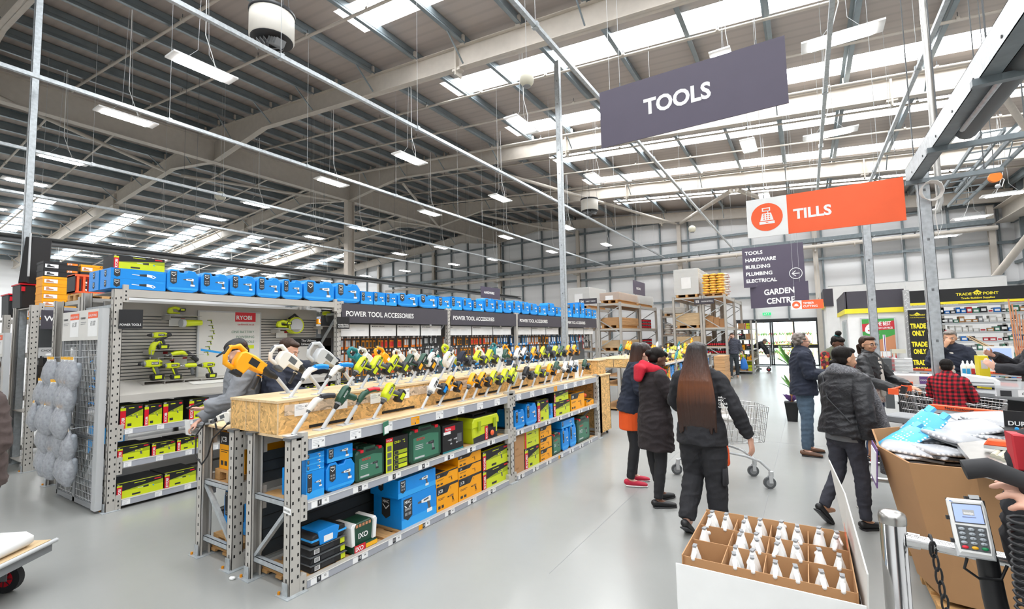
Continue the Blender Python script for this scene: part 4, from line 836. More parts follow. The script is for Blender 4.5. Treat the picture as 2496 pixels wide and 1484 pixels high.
# green leaflet bag on the shelf edge
q = atx(938, 1028, -3.11); b = MB(); b.push(Matrix.Translation(q) @ Matrix.Rotation(pi/2, 4, 'Z')); b.prism([(-.03, 0), (.03, .01), (.035, -.1), (-.025, -.11)], -.015, -.006, 'green_l', .002); b.fp([(-.02, -.04), (.028, -.03), (.03, -.095), (-.018, -.1)], 'white', -.016); b.pop(); tag(b.build('leaflet_bag'), 'small green and white leaflet bag hanging over the shelf edge', 'leaflet')
# ================================================================ power tool wall and accessory racks
XW = -6.375; WY = (2.06, 4.93, 7.68, 10.43, 13.18, 15.95)
t = empty('pallet_rack', 'tall grey pallet rack of power tools and accessories running along the aisle', 'shelving rack')
for y in WY: upright(t, XW-.0375, y, 2.38 if y < 2.5 else 2.4, 1, step=.075 if y < 8 else 0); upright(t, XW-.95, y, 2.4, -1, step=0); brace(t, XW-.9, XW-.07, y, (.2, 1.2, 2.2), ((.2, 1.15), (1.25, 2.15)))
for i, (y0, y1) in enumerate(zip(WY, WY[1:])):
    lv = ((.03, .1), (.43, .5), (.785, .85), (2.3, 2.385)) if i == 0 else ((.03, .1), (.5, .57), (2.3, 2.36))
    for k, (z0, z1) in enumerate(lv):
        topb = z0 > 2; tk = () if topb else [(y0+.1+j*.3, .07) for j in range(9)]
        shelf_beam(t, XW, y0+.043, y1-.043, z0, z1, strip=not topb, tickets=tk, yel=tk[4:5])
        deck(t, XW-.9, XW-.03, y0+.05, y1-.05, z1-.015, 'steel', False, .012)
    if i: b = MB(); b.box(XW-.52, y0+.04, .6, XW-.5, y1-.04, 2.3, 'steel_dark'); b.build('back_panel', t)
# slat wall with ledge
b = MB(); b.box(XW-.56, WY[0]+.04, 1.18, XW-.54, WY[1]-.04, 2.28, 'steel_dark')
z = 1.2
while z < 2.1: b.box(XW-.545, WY[0]+.04, z, XW-.525, WY[1]-.04, z+.028, 'steel'); z += .04
b.box(XW-.545, WY[0]+.04, 2.12, XW-.52, WY[1]-.04, 2.28, 'steel'); b.build('slat_panel', t)
b = MB(); b.prism([(0, 0), (.0, .075), (.54, .2), (.54, 0)], 0, WY[1]-WY[0]-.09, 'steel'); o = b.build('ledge', t); o.matrix_local = Matrix.Translation((XW, WY[0]+.045, 1.14)) @ Matrix.Rotation(pi, 4, 'Z') @ Matrix.Translation((0, -(WY[1]-WY[0]-.09), 0))
for y_ in (2.55,): b = MB(); b.add([(XW-.16, y_+.35, 1.256), (XW-.16, y_+1.5, 1.256), (XW-.4, y_+1.5, 1.311), (XW-.4, y_+.35, 1.311)], [(0, 1, 2, 3)], 'offwhite'); b.build('ledge_print', t)
XP = XW-.52
def on_wall(mb, px, py, X=XP, rz=pi/2):
    p = atx(px, py, X); mb.push(Matrix.Translation(p) @ Matrix.Rotation(rz, 4, 'Z')); return p
# poster panel
tb = empty('pallet_rack', 'rear half of the long pallet rack facing the work boots aisle', 'shelving rack')
for y in WY[:4]: upright(tb, XW-1.06, y, 2.36, 1, step=0); upright(tb, XW-1.95, y, 2.36, -1, step=.075 if y < 2.5 else 0)
for y0, y1 in zip(WY[:3], WY[1:4]):
    for z in (.05, .8, 1.6, 2.3): deck(tb, XW-1.98, XW-1.03, y0+.05, y1-.05, z, 'steel', False, .05)
b = MB(); p0, p1 = atx(483, 756, XP+.03), atx(634, 945, XP+.03); y0, y1 = p0.y, p1.y; z1, z0 = atx(483, 756, XP+.03).z, atx(634, 930, XP+.03).z
b.push(Matrix.Translation((XP+.03, y0, z0)) @ Matrix.Rotation(pi/2, 4, 'Z')); W_, H_ = y1-y0, z1-z0
b.box(0, 0, -.09, W_, .03, H_, 'grey_l'); b.fq(.02, .1*H_, W_-.02, H_-.02, 'offwhite'); b.fq(0, -.09, W_, .1*H_, 'black'); b.fq(W_*.56, H_*.86, W_*.9, H_*.99, 'red', -.002); b.text('RYOBI', W_*.58, H_*.89, H_*.055, 'white', -.003, .03, maxw=W_*.3)
b.text('ryobitools.co.uk', W_*.88, H_*.81, H_*.025, 'pred', -.003, align='r')
for k, s in enumerate(('ONE BATTERY', 'POWERING', 'OVER 40 TOOLS')): b.text(s, W_*.88, H_*(.7-.07*k), H_*.034, 'green_l', -.003, 0, align='r', maxw=W_*.42)
b.fq(W_*.78, H_*.48, W_*.88, H_*.53, 'lime', -.002); b.text('Batteries that manage their', W_*.04, H_*.02, H_*.03, 'white', -.002, .01); b.text('deliver optimum performance', W_*.04, -.035, H_*.03, 'white', -.002, .01)
for k in range(7): b.push(Matrix.Translation((W_*(.22-.02*abs(k-2)), 0, H_*(.86-.07*k)))); gfx_drill(b, 0, 0, .05, 'lime_d', 'dark', y=-.002); b.pop()
b.fp([(W_*.05, H_*.5), (W_*.95, H_*.35), (W_*.95, H_*.33), (W_*.05, H_*.47)], 'blue_l', -.0015)
b.pop(); tag(b.build('poster_panel'), 'pale poster panel about one battery powering many tools on the slat wall', 'poster')
b = MB(); p0, p1 = atx(700, 814, XP+.01), atx(806, 842, XP+.01); b.push(Matrix.Translation((XP+.02, p0.y, p1.z)) @ Matrix.Rotation(pi/2, 4, 'Z')); W_ = p1.y-p0.y; b.box(0, 0, -.4, W_, .01, .13, 'offwhite'); b.fq(0, 0, W_, .13, 'black'); b.text('The Ultimate', W_*.3, .075, .035, 'white', -.002); b.text('Lithium battery range', W_*.3, .02, .035, 'white', -.002, maxw=W_*.5); b.text('ONE+', W_*.08, .02, .035, 'lime', -.002); b.pop()
tag(b.build('range_board'), 'black and white battery range board on the slat wall behind the dark-haired man', 'sign')
# tools on brackets on the slat wall
def bracket_tool(key, px, py, label, tilt=0, rz=pi/2, s=1.6, shelf=True, flip=False, out=.2):
    p = atx(px, py, XP+out); u = Vector((cos(rz), sin(rz), 0))
    if shelf:
        b = MB(); b.push(Matrix.Translation((XP+.0, p.y+.12, p.z)) @ Matrix.Rotation(pi/2, 4, 'Z')); b.box(-.18, -.24, 0, .18, 0, .004, 'steel'); b.box(-.18, -.24, .0, -.176, 0, -.05, 'steel'); b.fq(-.1, -.12, .08, -.02, 'ticket', -.01); b.fq(.03, -.05, .08, -.02, 'pred', -.012); b.pop(); tag(b.build('shelf_bracket'), 'thin steel ledge under the slat wall tool '+label, 'shelf', 'small ledges on the slat wall')
    zoff = {'jig_lime': .06}.get(key, .19)*s if tilt == 0 else 0
    mount(key, p.x, p.y-.1*s, p.z+zoff*(1 if shelf else 0)+.004, label, tilt, rz, s*1.0, False)
for a in (('jig_lime', 425, 770, 'on the upper ledge', 0, pi/2, .8), ('lime_bat', 380, 854, 'standing on the lowest small ledge', 0, pi/2, .95), ('lime_fat', 362, 930, 'nearest on the big ledge', 0, pi/2, 1.1),
          ('lime_bat', 412, 928, 'second on the big ledge', 0, pi/2, .95), ('heat_lime', 458, 926, 'third on the big ledge', 0, pi/2, .95), ('lime_bat', 500, 924, 'beside the poster on the big ledge', 0, pi/2, .95),
          ('jig_lime', 688, 803, 'near the accessories end', 0, pi/2, .95), ('heat_lime', 790, 795, 'at the far end of the slat wall', 0, pi/2, 1.1), ('driver_x', 0, 0, '', 0, 0, 1)):
    if a[0] in TP: bracket_tool(*a)
driver('drv_lime', 'lime', 'dark'); NAMES['drv_lime'] = 'lime angle tool'
bracket_tool('drv_lime', 397, 872, 'standing upright on the slat wall', 82, pi/2, 1.3); bracket_tool('drv_lime', 430, 866, 'lying beside the upright one', 14, pi/2, 1.0)
p = atx(718, 793, XP+.12); e = empty('circular_saw', 'round black-rimmed lime fan saw on the slat wall', 'saw', p, pi/2); b = MB(); b.cyl((0, -.05, 0), (0, .05, 0), .13, 'lime', n=24); b.build('guard', e); b = MB(); b.cyl((0, -.06, 0), (0, -.051, 0), .105, 'grey_l', n=24); b.build('blade', e); b = MB(); b.tube([(-.09, 0, .1), (0, 0, .17), (.09, 0, .1)], .02, 'dark'); b.build('grip', e)
p = atx(466, 788, XP+.12); e = empty('torch', 'lime work torch with round lens on the upper ledge', 'torch', p, pi/2); b = MB(); b.cyl((-.09, -.02, 0), (.12, 0, .01), .045, 'lime', .035, n=16); b.build('body', e); b = MB(); b.cyl((-.13, -.025, 0), (-.09, -.02, 0), .055, 'grey_l', n=16); b.build('lens', e)
# goods under the ledge
XS2 = XW-.03
for a in (('ryobi', 293, 350, 990, .85, 'lime and black drill box at the near end of the shelf under the ledge'), ('ryobi', 352, 396, 987, .85, 'lime and black drill box, second on the shelf under the ledge'), ('ryobi', 398, 447, 980, .85, 'wide lime and black drill box, third on the shelf under the ledge'),
          ('ryobi', 461, 510, 973, .85, 'lime and black box half behind the yellow drill box'), ('ryobi', 286, 366, 1092, .5, 'lime and black hammer drill box at the near end of the lower shelf'), ('ryobi', 370, 428, 1082, .5, 'lime and black drill box in the middle of the lower shelf'), ('ryobi', 431, 484, 1071, .5, 'darker lime and black box at the far end of the lower shelf'),
          ('ryobi_l', 284, 398, 1182, .1, 'long box with hand vacuum picture on the lowest shelf'), ('ryobi_l', 401, 478, 1155, .1, 'box with angle grinder picture on the lowest shelf')):
    onshelf(a[0], a[1], a[2], a[3], a[4]+.0, XS2, a[5], d=.4)
for k in range(4):
    for lv_, z_ in ((0, .85), (1, .5), (2, .1)): goods('ryobi', .42, .35, .26, (XS2, 3.45+k*.45, z_), pi/2, 'lime box hidden toward the far end of the first wall bay, %s on level %s' % (nth(k), nth(lv_)), 'hidden lime boxes')
# black header boards and white guides over the accessory bays
for i, (y0, y1) in enumerate(zip(WY[1:], WY[2:])):
    b = MB(); b.push(Matrix.Translation((XW+.01, y0+.05, 2.06)) @ Matrix.Rotation(pi/2, 4, 'Z')); W_ = y1-y0-.1; b.box(0, 0, 0, W_, .012, .31, 'sign_dark'); b.text('POWER TOOL ACCESSORIES', .08, .11, .085, 'white', -.002, .018); b.pop()
    tag(b.build('header_board'), 'dark header board lettered for power tool accessories over the %s accessory bay' % nth(i), 'sign', 'header boards over the accessory bays')
    for k in range(3 if i else 4):
        n_ = 3 if i else 4; b = MB(); b.push(Matrix.Translation((XW-.1, y0+.1+k*(y1-y0-.2)/n_, 1.84)) @ Matrix.Rotation(pi/2, 4, 'Z')); W_ = (y1-y0-.2)/n_-.04; b.box(0, 0, 0, W_, .01, .2, 'ticket')
        b.text(('WOOD', 'MASONRY DRILLING', 'MULTI PURPOSE DRILLING', 'METAL DRILLING')[k], .03, .16, .022, 'dark', -.002, maxw=W_*.7)
        for q in range(4): b.fq(.03+(q % 2)*W_*.5, .12-.02*(q//2), .03+(q % 2)*W_*.5+W_*.3, .124-.02*(q//2), 'grey_l', -.002)
        b.pop(); tag(b.build('guide_board'), 'white guide board under the dark header, %s in the %s accessory bay' % (nth(k), nth(i)), 'sign', 'white guide boards')
# hanging packs on pegs
def pack_proto(c, c2, kind):
    b = MB(); b.box(-.03, 0, -.17, .03, .012, 0, c); b.box(-.022, -.01, -.13, .022, 0, -.03, c2) if kind else b.box(-.02, -.004, -.15, .02, 0, -.06, c2); b.box(-.012, -.03, .0, .012, -.026, .035, 'white'); b.cyl((0, -.03, .01), (0, .12, .01), .003, 'galv', n=5); b.box(-.03, -.0005, -.03, .03, 0, -.005, 'dark'); return b
protos = [pack_proto('orange_b', 'grey_l', 1), pack_proto('yellow_d', 'dark', 0), pack_proto('blue', 'white', 1), pack_proto('orange_b', 'red', 0), pack_proto('blue_l', 'grey', 1), pack_proto('dark', 'grey_l', 1), pack_proto('pred', 'white', 0)]
pk = [None]*7; cnt = 0
names_ = ['orange accessory pack', 'amber accessory pack', 'blue accessory pack', 'orange and red accessory pack', 'light blue accessory pack', 'black blister pack', 'red accessory pack']
for i, (y0, y1) in enumerate(zip(WY[1:], WY[2:])):
    for r in range(4):
        z = 1.8-r*.235; y = y0+.14; step = (.098, .118, .13, .15)[min(i, 3)]
        while y < y1-.1:
            if cnt < 299 and rnd.random() > .05:
                seg = (y-y0)/(y1-y0); base = {0: (0, 1, 3, 0, 5), 1: (0, 1, 3, 0, 2), 2: (2, 4, 0, 1, 2), 3: (2, 2, 4, 6, 5)}[i]
                if r >= 2 and i: base = (2, 4, 2, 5, 4)
                if r >= 3 and i == 0: base = (5, 2, 0, 5, 4)
                k = base[int(seg*5) % 5 if rnd.random() < .7 else rnd.randrange(5)]; X_ = XW-.2-rnd.random()*.08
                lb = '%s hanging in row %s of the %s accessory bay' % (names_[k], nth(r), nth(i)); gp = '%s packs, row %s of the %s accessory bay' % (names_[k].rsplit(' ', 1)[0], nth(r), nth(i))
                if pk[k] is None: o = protos[k].build('accessory_pack'); tag(o, lb, 'hanging pack', gp); pk[k] = o
                else: o = pk[k].copy(); COL.objects.link(o); o['label'] = lb; o['group'] = gp
                o.location = (X_, y, z+(.02 if k == 5 else 0)); o.rotation_euler = (0, 0, pi/2+rnd.uniform(-.25, .25)); s_ = 1.0 if i < 2 else 1.3; o.scale = (1.0 if i < 2 else 1.5, 1, s_*1.05); cnt += 1
            y += step*rnd.uniform(.8, 1.2)
# small end signs
for (px, py, X_, s1_, s2_, lab) in ((290, 754, XW+.02, 'POWER TOOLS', None, 'small black sign reading power tools on the near post of the wall rack'), (822, 772, XW+.06, 'POWER TOOL', 'ACCESSORIES', 'small black sign for power tool accessories on the second post of the wall rack')):
    p = atx(px, py, X_); e = empty('post_sign', lab, 'sign', p, radians(62 if px < 400 else 80)); b = MB(); H_ = .21 if px < 400 else .19; W_ = .21; b.box(0, 0, -H_, W_, .008, 0, 'black'); b.box(.0, .008, -H_*.6, .04, .07, -H_*.4, 'steel'); b.build('plate', e); b = MB()
    b.text(s1_, W_/2, -H_+(.03 if not s2_ else .05), .024, 'white', -.003, .012, 'c', W_*.88)
    if s2_: b.text(s2_, W_/2, -H_+.02, .022, 'white', -.003, .012, 'c', W_*.88)
    b.build('lettering', e)
# blue cases along the rack top
ZZ = 2.392; XT = XW-.03
onshelf('mac_long', 269, 405, 676, ZZ, XT, 'long blue saw box at the near end of the rack top, lower of two', d=.3); zz = atx(269, 676, XT).z
zl = atx(269, 676, XT).z-ZZ; y0 = atx(269, 676, XT).y; wl = atx(405, 676, XT).y-y0
goods('mac_long', wl-.006, .3, zl-.001, (XT, y0+.003, ZZ+zl), pi/2, 'long blue saw box at the near end of the rack top, upper of two')
goods('ryobi_l', wl*.92, .3, .15, (XT-.02, y0+.03, ZZ+2*zl), pi/2, 'long black and lime box lying on the two long blue saw boxes')
for k in range(2): goods('mac_long', wl-.006, .3, zl-.001, (XT-.33, y0-.0, ZZ+zl*k), pi/2, 'long blue saw box behind the front stack, %s one up' % nth(k))
tops = [(407, 486, 653), (490, 559, 662), (561, 624, 667), (626, 685, 672), (687, 738, 678), (741, 815, 680), (818, 878, 687), (880, 909, 709), (911, 939, 711), (941, 967, 714), (970, 1019, 712), (1022, 1066, 716), (1068, 1098, 722), (1100, 1126, 722), (1128, 1151, 724), (1153, 1179, 732), (1181, 1206, 725), (1208, 1224, 730), (1226, 1247, 732), (1249, 1269, 731), (1271, 1290, 734), (1292, 1310, 738), (1312, 1332, 745), (1334, 1352, 737), (1354, 1372, 748), (1374, 1394, 750), (1396, 1410, 738), (1412, 1424, 737), (1426, 1440, 752), (1441, 1453, 755)]
for i, (a, c, ty) in enumerate(tops):
    st = 'mac' if i in (7, 8, 9, 12, 13, 15, 17, 22, 24, 25, 26, 27, 28, 29) else 'mac_case'
    onshelf(st, a, c, ty, ZZ, XT, 'blue %s on top of the long rack, %s past the saw boxes' % ('box' if st == 'mac' else 'carry case', nth(i)), d=.28, group='blue cases along the rack top')
# assorted things behind the blue cases
for k in range(14):
    y = 6.4+k*.62; st = ('jcb', 'ryobi', 'bosch_case', 'ryobi_l')[k % 4]; goods(st, .45, .3, .24+.05*(k % 3), (XT-.45, y, ZZ), pi/2, 'box peeping over the blue cases on the rack top, %s along' % nth(k), 'boxes behind the blue cases')
# ================================================================ poles
def pole(px, y0, y1, X=None, Y=None, r=.05, label='', sq=True, top=None, zbase=0.):
    p = atx(px[0], y0, X) if X is not None else aty(px[0], y0, Y)
    b = MB(); h = top or p.z
    b.box(-r, -r, zbase, r, -r+.004, h, 'galv'); b.box(-r, r-.004, zbase, r, r, h, 'galv'); b.box(-r, -r, zbase, -r+.004, r, h, 'galv'); b.box(r-.004, -r, zbase, r, r, h, 'galv'); b.box(-r*1.6, -r*1.6, zbase, r*1.6, r*1.6, zbase+.01, 'galv')
    z = .4
    while z < h-.1: b.box(-.012, -r-.001, z, .012, -r, z+.03, 'steel_dark'); z += .6
    tag(b.build('steel_pole', loc=(p.x, p.y, 0)), label, 'pole'); return p
pole((1365, 0), 400, 0, X=-5.0, r=.062, label='tall galvanised pole rising between the tool display and the accessory racks to the roof', top=8.75)
p = atx(75, 330, -10.4); pole((78, 0), 330, 0, X=-10.4, r=.045, label='galvanised pole at the far left rising from the boot rack to the roof', top=9.2)
pA = aty(2127, 760, 8.9); pole((2127, 0), 760, 0, Y=8.9, r=.05, label='galvanised post behind the woman in the leather jacket', top=4.0)
pB = aty(2276, 760, 7.35); pole((2276, 0), 760, 0, Y=7.35, r=.055, label='galvanised post with a coiled cable, right of the trade only banner', top=3.75)
# boxed galvanised gantry over the tills with its black exhaust tube
q = pB; gx = 1.22
b = MB(); b.box(gx-.06, 3.2, 3.55, gx-.055, 7.5, 3.75, 'galv'); b.box(gx+.055, 3.2, 3.55, gx+.06, 7.5, 3.75, 'galv'); b.box(gx-.06, 3.2, 3.745, gx+.06, 7.5, 3.75, 'galv'); b.box(gx-.06, 3.2, 3.55, gx+.06, 7.5, 3.555, 'galv_d')
for k in range(7): b.cyl((gx-.061, 3.5+k*.6, 3.6), (gx-.065, 3.5+k*.6, 3.6), .012, 'dark', n=8)
for y in (4.6, 6.1, 7.3): b.box(gx-.1, y-.03, 3.5, gx+.75, y+.03, 3.55, 'galv_d'); b.cyl((gx+.0, y, 3.75), (gx, y, 8.1), .006, 'grey_m', n=5); b.cyl((gx+.6, y, 3.5), (gx+.6, y, 8.1), .006, 'grey_m', n=5)
tag(b.build('service_gantry'), 'heavy galvanised box beam hung over the tills', 'beam')
b = MB(); b.tube([(gx+.17, 3.2, 3.62), (gx+.17, 5.95, 3.62)], .09, 'grey_m', 14); b.tube([(gx+.06, 4.6, 3.52), (gx+.06, 5.6, 3.52)], .02, 'galv', 8); tag(b.build('vacuum_tube'), 'dark round tube slung beside the galvanised box beam', 'tube')
p = aty(2268, 465, 7.25); b = MB()
for k in range(6): b.tube([(p.x+.1*cos(a*.55)+.004*k, 7.27-.006*k, p.z+(.1+.005*k)*sin(a*.55)) for a in range(12)], .005, 'offwhite', 6, closed=True)
b.tube([(p.x+.06, 7.25, p.z-.08), (p.x+.02, 7.24, p.z-.3), (p.x+.04, 7.26, p.z-.5)], .005, 'offwhite', 6); tag(b.build('coiled_cable'), 'coil of pale cable hung on the right-hand galvanised post', 'cable')
p = aty(2292, 500, 7.6); b = MB(); b.tube([(p.x, 7.6, rz_(p.x)), (p.x, 7.6, p.z+.05), (p.x-.03, 7.6, p.z-.06), (p.x-.16, 7.6, p.z-.08)], .035, 'brushed', 12); b.tube([(p.x-.1, 7.62, 4.0), (p.x-.13, 7.62, 3.6), (p.x-.13, 7.62, 3.45)], .022, 'brushed', 10); tag(b.build('exhaust_pipe'), 'bent stainless pipe behind the coiled cable', 'pipe')
for k, (xa, ya, xb, yb_) in enumerate(((2310, 470, 2420, 320), (2330, 500, 2496, 330))):
    p, q = aty(xa, ya, 13), aty(xb, yb_, 9); b = MB()
    for o_ in (-.12, .12): b.bar(p+Vector((o_, 0, 0)), q+Vector((o_, 0, 0)), .03, .06, 'galv_d')
    for i in range(9): r_ = p.lerp(q, i/8); b.bar(r_-Vector((.12, 0, 0)), r_+Vector((.12, 0, 0)), .02, .02, 'galv_d')
    tag(b.build('cable_ladder'), 'dark galvanised cable ladder climbing to the upper right, %s of two' % ('lower' if k == 0 else 'upper'), 'cable tray')
p = aty(2425, 432, 9.0); e = empty('safety_lamp', 'orange spring balancer with white flex hanging at the upper right', 'lamp', p); b = MB(); b.cyl((0, -.03, 0), (0, .03, 0), .07, 'orange_b', n=16); b.cyl((0, 0, .07), (0, 0, rz_(p.x)-p.z), .005, 'grey_m', n=5); b.build('body', e); b = MB(); b.tube([(.05, 0, 0), (.09, 0, -.05), (.06, 0, -.15), (.02, 0, -.12)], .006, 'white', 6); b.ell((.02, 0, -.13), (.03, .03, .03), 'grey_l'); b.build('flex', e)
# ================================================================ hanging signs
def hang_sign(p0, p1, depth_plane, val, label, paint, hh=None, wires=True, t=.012, name='hanging_sign', tr=None):
    "p0 = photo top-left corner, p1 = photo bottom-right corner; plane 'Y' faces the camera end, plane 'X' faces the aisle"
    f = aty if depth_plane == 'Y' else atx
    a, c = f(*p0, val), f(*p1, val)
    if depth_plane == 'Y': W_ = c.x-a.x; org = (a.x, val, c.z); rz = 0
    else: W_ = c.y-a.y; org = (val, a.y, c.z); rz = pi/2
    if tr:      # hangs slightly askew: top-right corner at the same height as the top-left one
        r_ = atz(*tr, a.z); W_ = (r_-a).length; rz = atan2(r_.y-a.y, r_.x-a.x); c = aty(p1[0], p1[1], val); org = (a.x, a.y, c.z)
    H_ = a.z-c.z; e = empty(name, label, 'sign', org, rz); b = MB(); paint(b, W_, H_, t); b.build('board', e)
    if wires:
        for x in (W_*.13, W_*.87):
            w_ = MB(); zt_ = rz_(org[0])-org[2]; w_.cyl((x, t/2, H_), (x, t/2, zt_), .0025, 'grey_l', n=5); w_.cyl((x, t/2, H_-.01), (x, t/2, H_+.04), .006, 'steel_dark', n=6); w_.build('wire', e)
    return e
def simple(txts, c='sign', align='l', bold=.03):
    def f(b, W, H, t):
        b.box(0, 0, 0, W, t, H, c)
        for s, x, z, h in txts: b.text(s, W*x, H*z, H*h, 'white', -.002, bold, align)
    return f
def p_tools(b, W, H, t):
    b.box(0, 0, 0, W, t, H, 'sign'); b.text('TOOLS', W*.455, H*.39, H*.25, 'white', -.002, .035, 'c', W*.37)
hang_sign((1461, 226), (1923, 250), 'Y', 4.6, 'huge dark plum hanging sign reading TOOLS', p_tools)
def p_tills(b, W, H, t):
    k = W*.285; b.box(0, 0, 0, k, t, H, 'white'); b.box(k, 0, 0, W, t, H, 'orange'); cx, cz, r = k*.5, H*.5, H*.36
    b.fp([(cx+r*cos(a*pi/18), cz+r*sin(a*pi/18)) for a in range(36)], 'orange', -.002)
    b.fp([(cx-r*.42, cz-r*.25), (cx+r*.42, cz-r*.25), (cx+r*.28, cz+r*.28), (cx-r*.28, cz+r*.28)], 'white', -.003); b.fq(cx-r*.48, cz-r*.5, cx+r*.48, cz-r*.31, 'white', -.003)
    b.fq(cx-r*.08, cz-r*.42, cx+r*.08, cz-r*.38, 'orange', -.004); b.fq(cx+r*.05, cz+r*.28, cx+r*.12, cz+r*.45, 'white', -.003); b.fq(cx-r*.28, cz+r*.42, cx+r*.24, cz+r*.68, 'white', -.003); b.fq(cx-r*.2, cz+r*.48, cx+r*.17, cz+r*.61, 'orange', -.004)
    for i in range(3):
        for j in range(3): x, z = cx+(i-1)*r*.17, cz+(j-1)*r*.15+r*.02; b.fp([(x+r*.05*cos(a*pi/4), z+r*.045*sin(a*pi/4)) for a in range(8)], 'orange', -.004)
    b.text('TILLS', W*.325, H*.36, H*.24, 'white', -.002, .035)
hang_sign((1818, 490), (2210, 536), 'Y', 6.0, 'orange and white hanging sign reading TILLS with a cash register picture', p_tills)
def p_dir(b, W, H, t):
    b.box(0, 0, 0, W, t, H, 'sign')
    for i, s in enumerate(('TOOLS', 'HARDWARE', 'BUILDING', 'PLUMBING', 'ELECTRICAL')): b.text(s, W*.05, H*(.82-.175*i), H*.085, 'white', -.003, .03)
    cx, cz, r = W*.86, H*.27, H*.13; b.tube([(cx+r*cos(a*pi/12), -.002, cz+r*sin(a*pi/12)) for a in range(24)], .009, 'white', 6, True)
    b.bar((cx-r*.6, -.002, cz), (cx+r*.6, -.002, cz), .004, .018, 'white'); b.bar((cx-r*.6, -.002, cz), (cx-.0, -.002, cz+r*.5), .004, .018, 'white'); b.bar((cx-r*.6, -.002, cz), (cx, -.002, cz-r*.5), .004, .018, 'white')
hang_sign((1808, 606), (1812, 702), 'Y', 15.0, 'dark sign listing five departments with an arrow in a circle', p_dir, tr=(1957, 590))
hang_sign((1828, 700), (1832, 752), 'Y', 15.1, 'dark sign reading GARDEN CENTRE under the department list', simple([('GARDEN', .78, .57, .24), ('CENTRE', .78, .16, .24)], align='r'), tr=(1969, 684))
b = MB()
def p_timber(b, W, H, t):
    b.box(0, 0, 0, W*.34, t, H, 'white'); b.box(W*.34, 0, 0, W, t, H, 'orange'); cx, cz, r = W*.17, H*.5, H*.4; b.fp([(cx+r*cos(a*pi/12), cz+r*sin(a*pi/12)) for a in range(24)], 'orange', -.002)
    b.fp([(cx-r*.6, cz-r*.2)]+[(cx+(.55 if a % 2 else .38)*r*cos(pi-a*pi/10), cz-r*.15+(.6 if a % 2 else .42)*r*sin(a*pi/10)) for a in range(11)]+[(cx+r*.6, cz-r*.2)], 'white', -.003); b.fq(cx-r*.65, cz-r*.36, cx+r*.65, cz-r*.22, 'white', -.003)
    b.text('TIMBER', W*.38, H*.56, H*.22, 'white', -.002, .02); b.text('CUTTING', W*.38, H*.2, H*.22, 'white', -.002, .02)
hang_sign((1927, 733), (2008, 751), 'Y', 13.5, 'small orange and white sign reading TIMBER CUTTING', p_timber)
hang_sign((1172, 697), (1219, 730), 'X', -9.6, 'dark hanging sign reading HARDWARE beyond the blue cases', simple([('HARDWARE', .16, .4, .2)]))
hang_sign((1543, 682), (1573, 722), 'X', -5.2, 'dark hanging sign reading BUILDING above the pallet racks', simple([('BUILDING', .25, .38, .16)]))
# ================================================================ left: wire gondola end, boot rack
def wire_end(x0, x1, y, top, label, head_lab):
    e = empty('wire_display', label, 'display stand'); b = MB()
    for x in (x0, x1): b.box(x-.03, y, .03, x+.03, y+.06, top-.34, 'grey'); 
    b.box((x0+x1)/2-.03, y, .03, (x0+x1)/2+.03, y+.05, top-.34, 'grey'); b.box(x0, y, .03, x1, y+.05, .08, 'grey'); b.box(x0, y, .75, x1, y+.04, .78, 'grey'); b.box(x1-.01, y-.01, .03, x1+.1, y+.05, top, 'grey_l'); b.build('frame', e)
    b = MB(); x = x0+.045
    while x < x1: b.box(x-.0025, y+.01, .08, x+.0025, y+.015, top-.34, 'grey_l'); x += .045
    z = .1
    while z < top-.34: b.box(x0, y+.008, z, x1, y+.012, z+.005, 'grey_l'); z += .07
    b.build('mesh_panel', e)
    b = MB(); b.box(x0, y-.012, top-.34, x1, y, top, 'offwhite'); W_ = x1-x0; b.push(Matrix.Translation((x0, y-.012, top-.34)))
    for k in (0, 1):
        o = .04+k*W_*.5; b.text('REMEMBER', o, .24, .022, 'dark', -.002, .02, maxw=W_*.17); b.fq(o, .2, o+W_*.15, .206, 'grey'); b.fq(o, .18, o+W_*.13, .186, 'grey')
        b.fq(o+W_*.2, .04, o+W_*.45, .3, 'white', -.001); b.fq(o+W_*.2, .24, o+W_*.45, .31, 'orange', -.002); b.text('OUR LOW PRICE', o+W_*.21, .26, .024, 'white', -.003, .02, maxw=W_*.22); b.text('£1.37', o+W_*.27, .16, .05, 'dark', -.003, 0, maxw=W_*.12)
    b.pop(); b.build('header_board', e); return e
wire_end(-7.66, -6.52, 1.95, 2.17, 'grey wire mesh display end hung with bagged goods, beside the power tool wall', '')
bagp = None
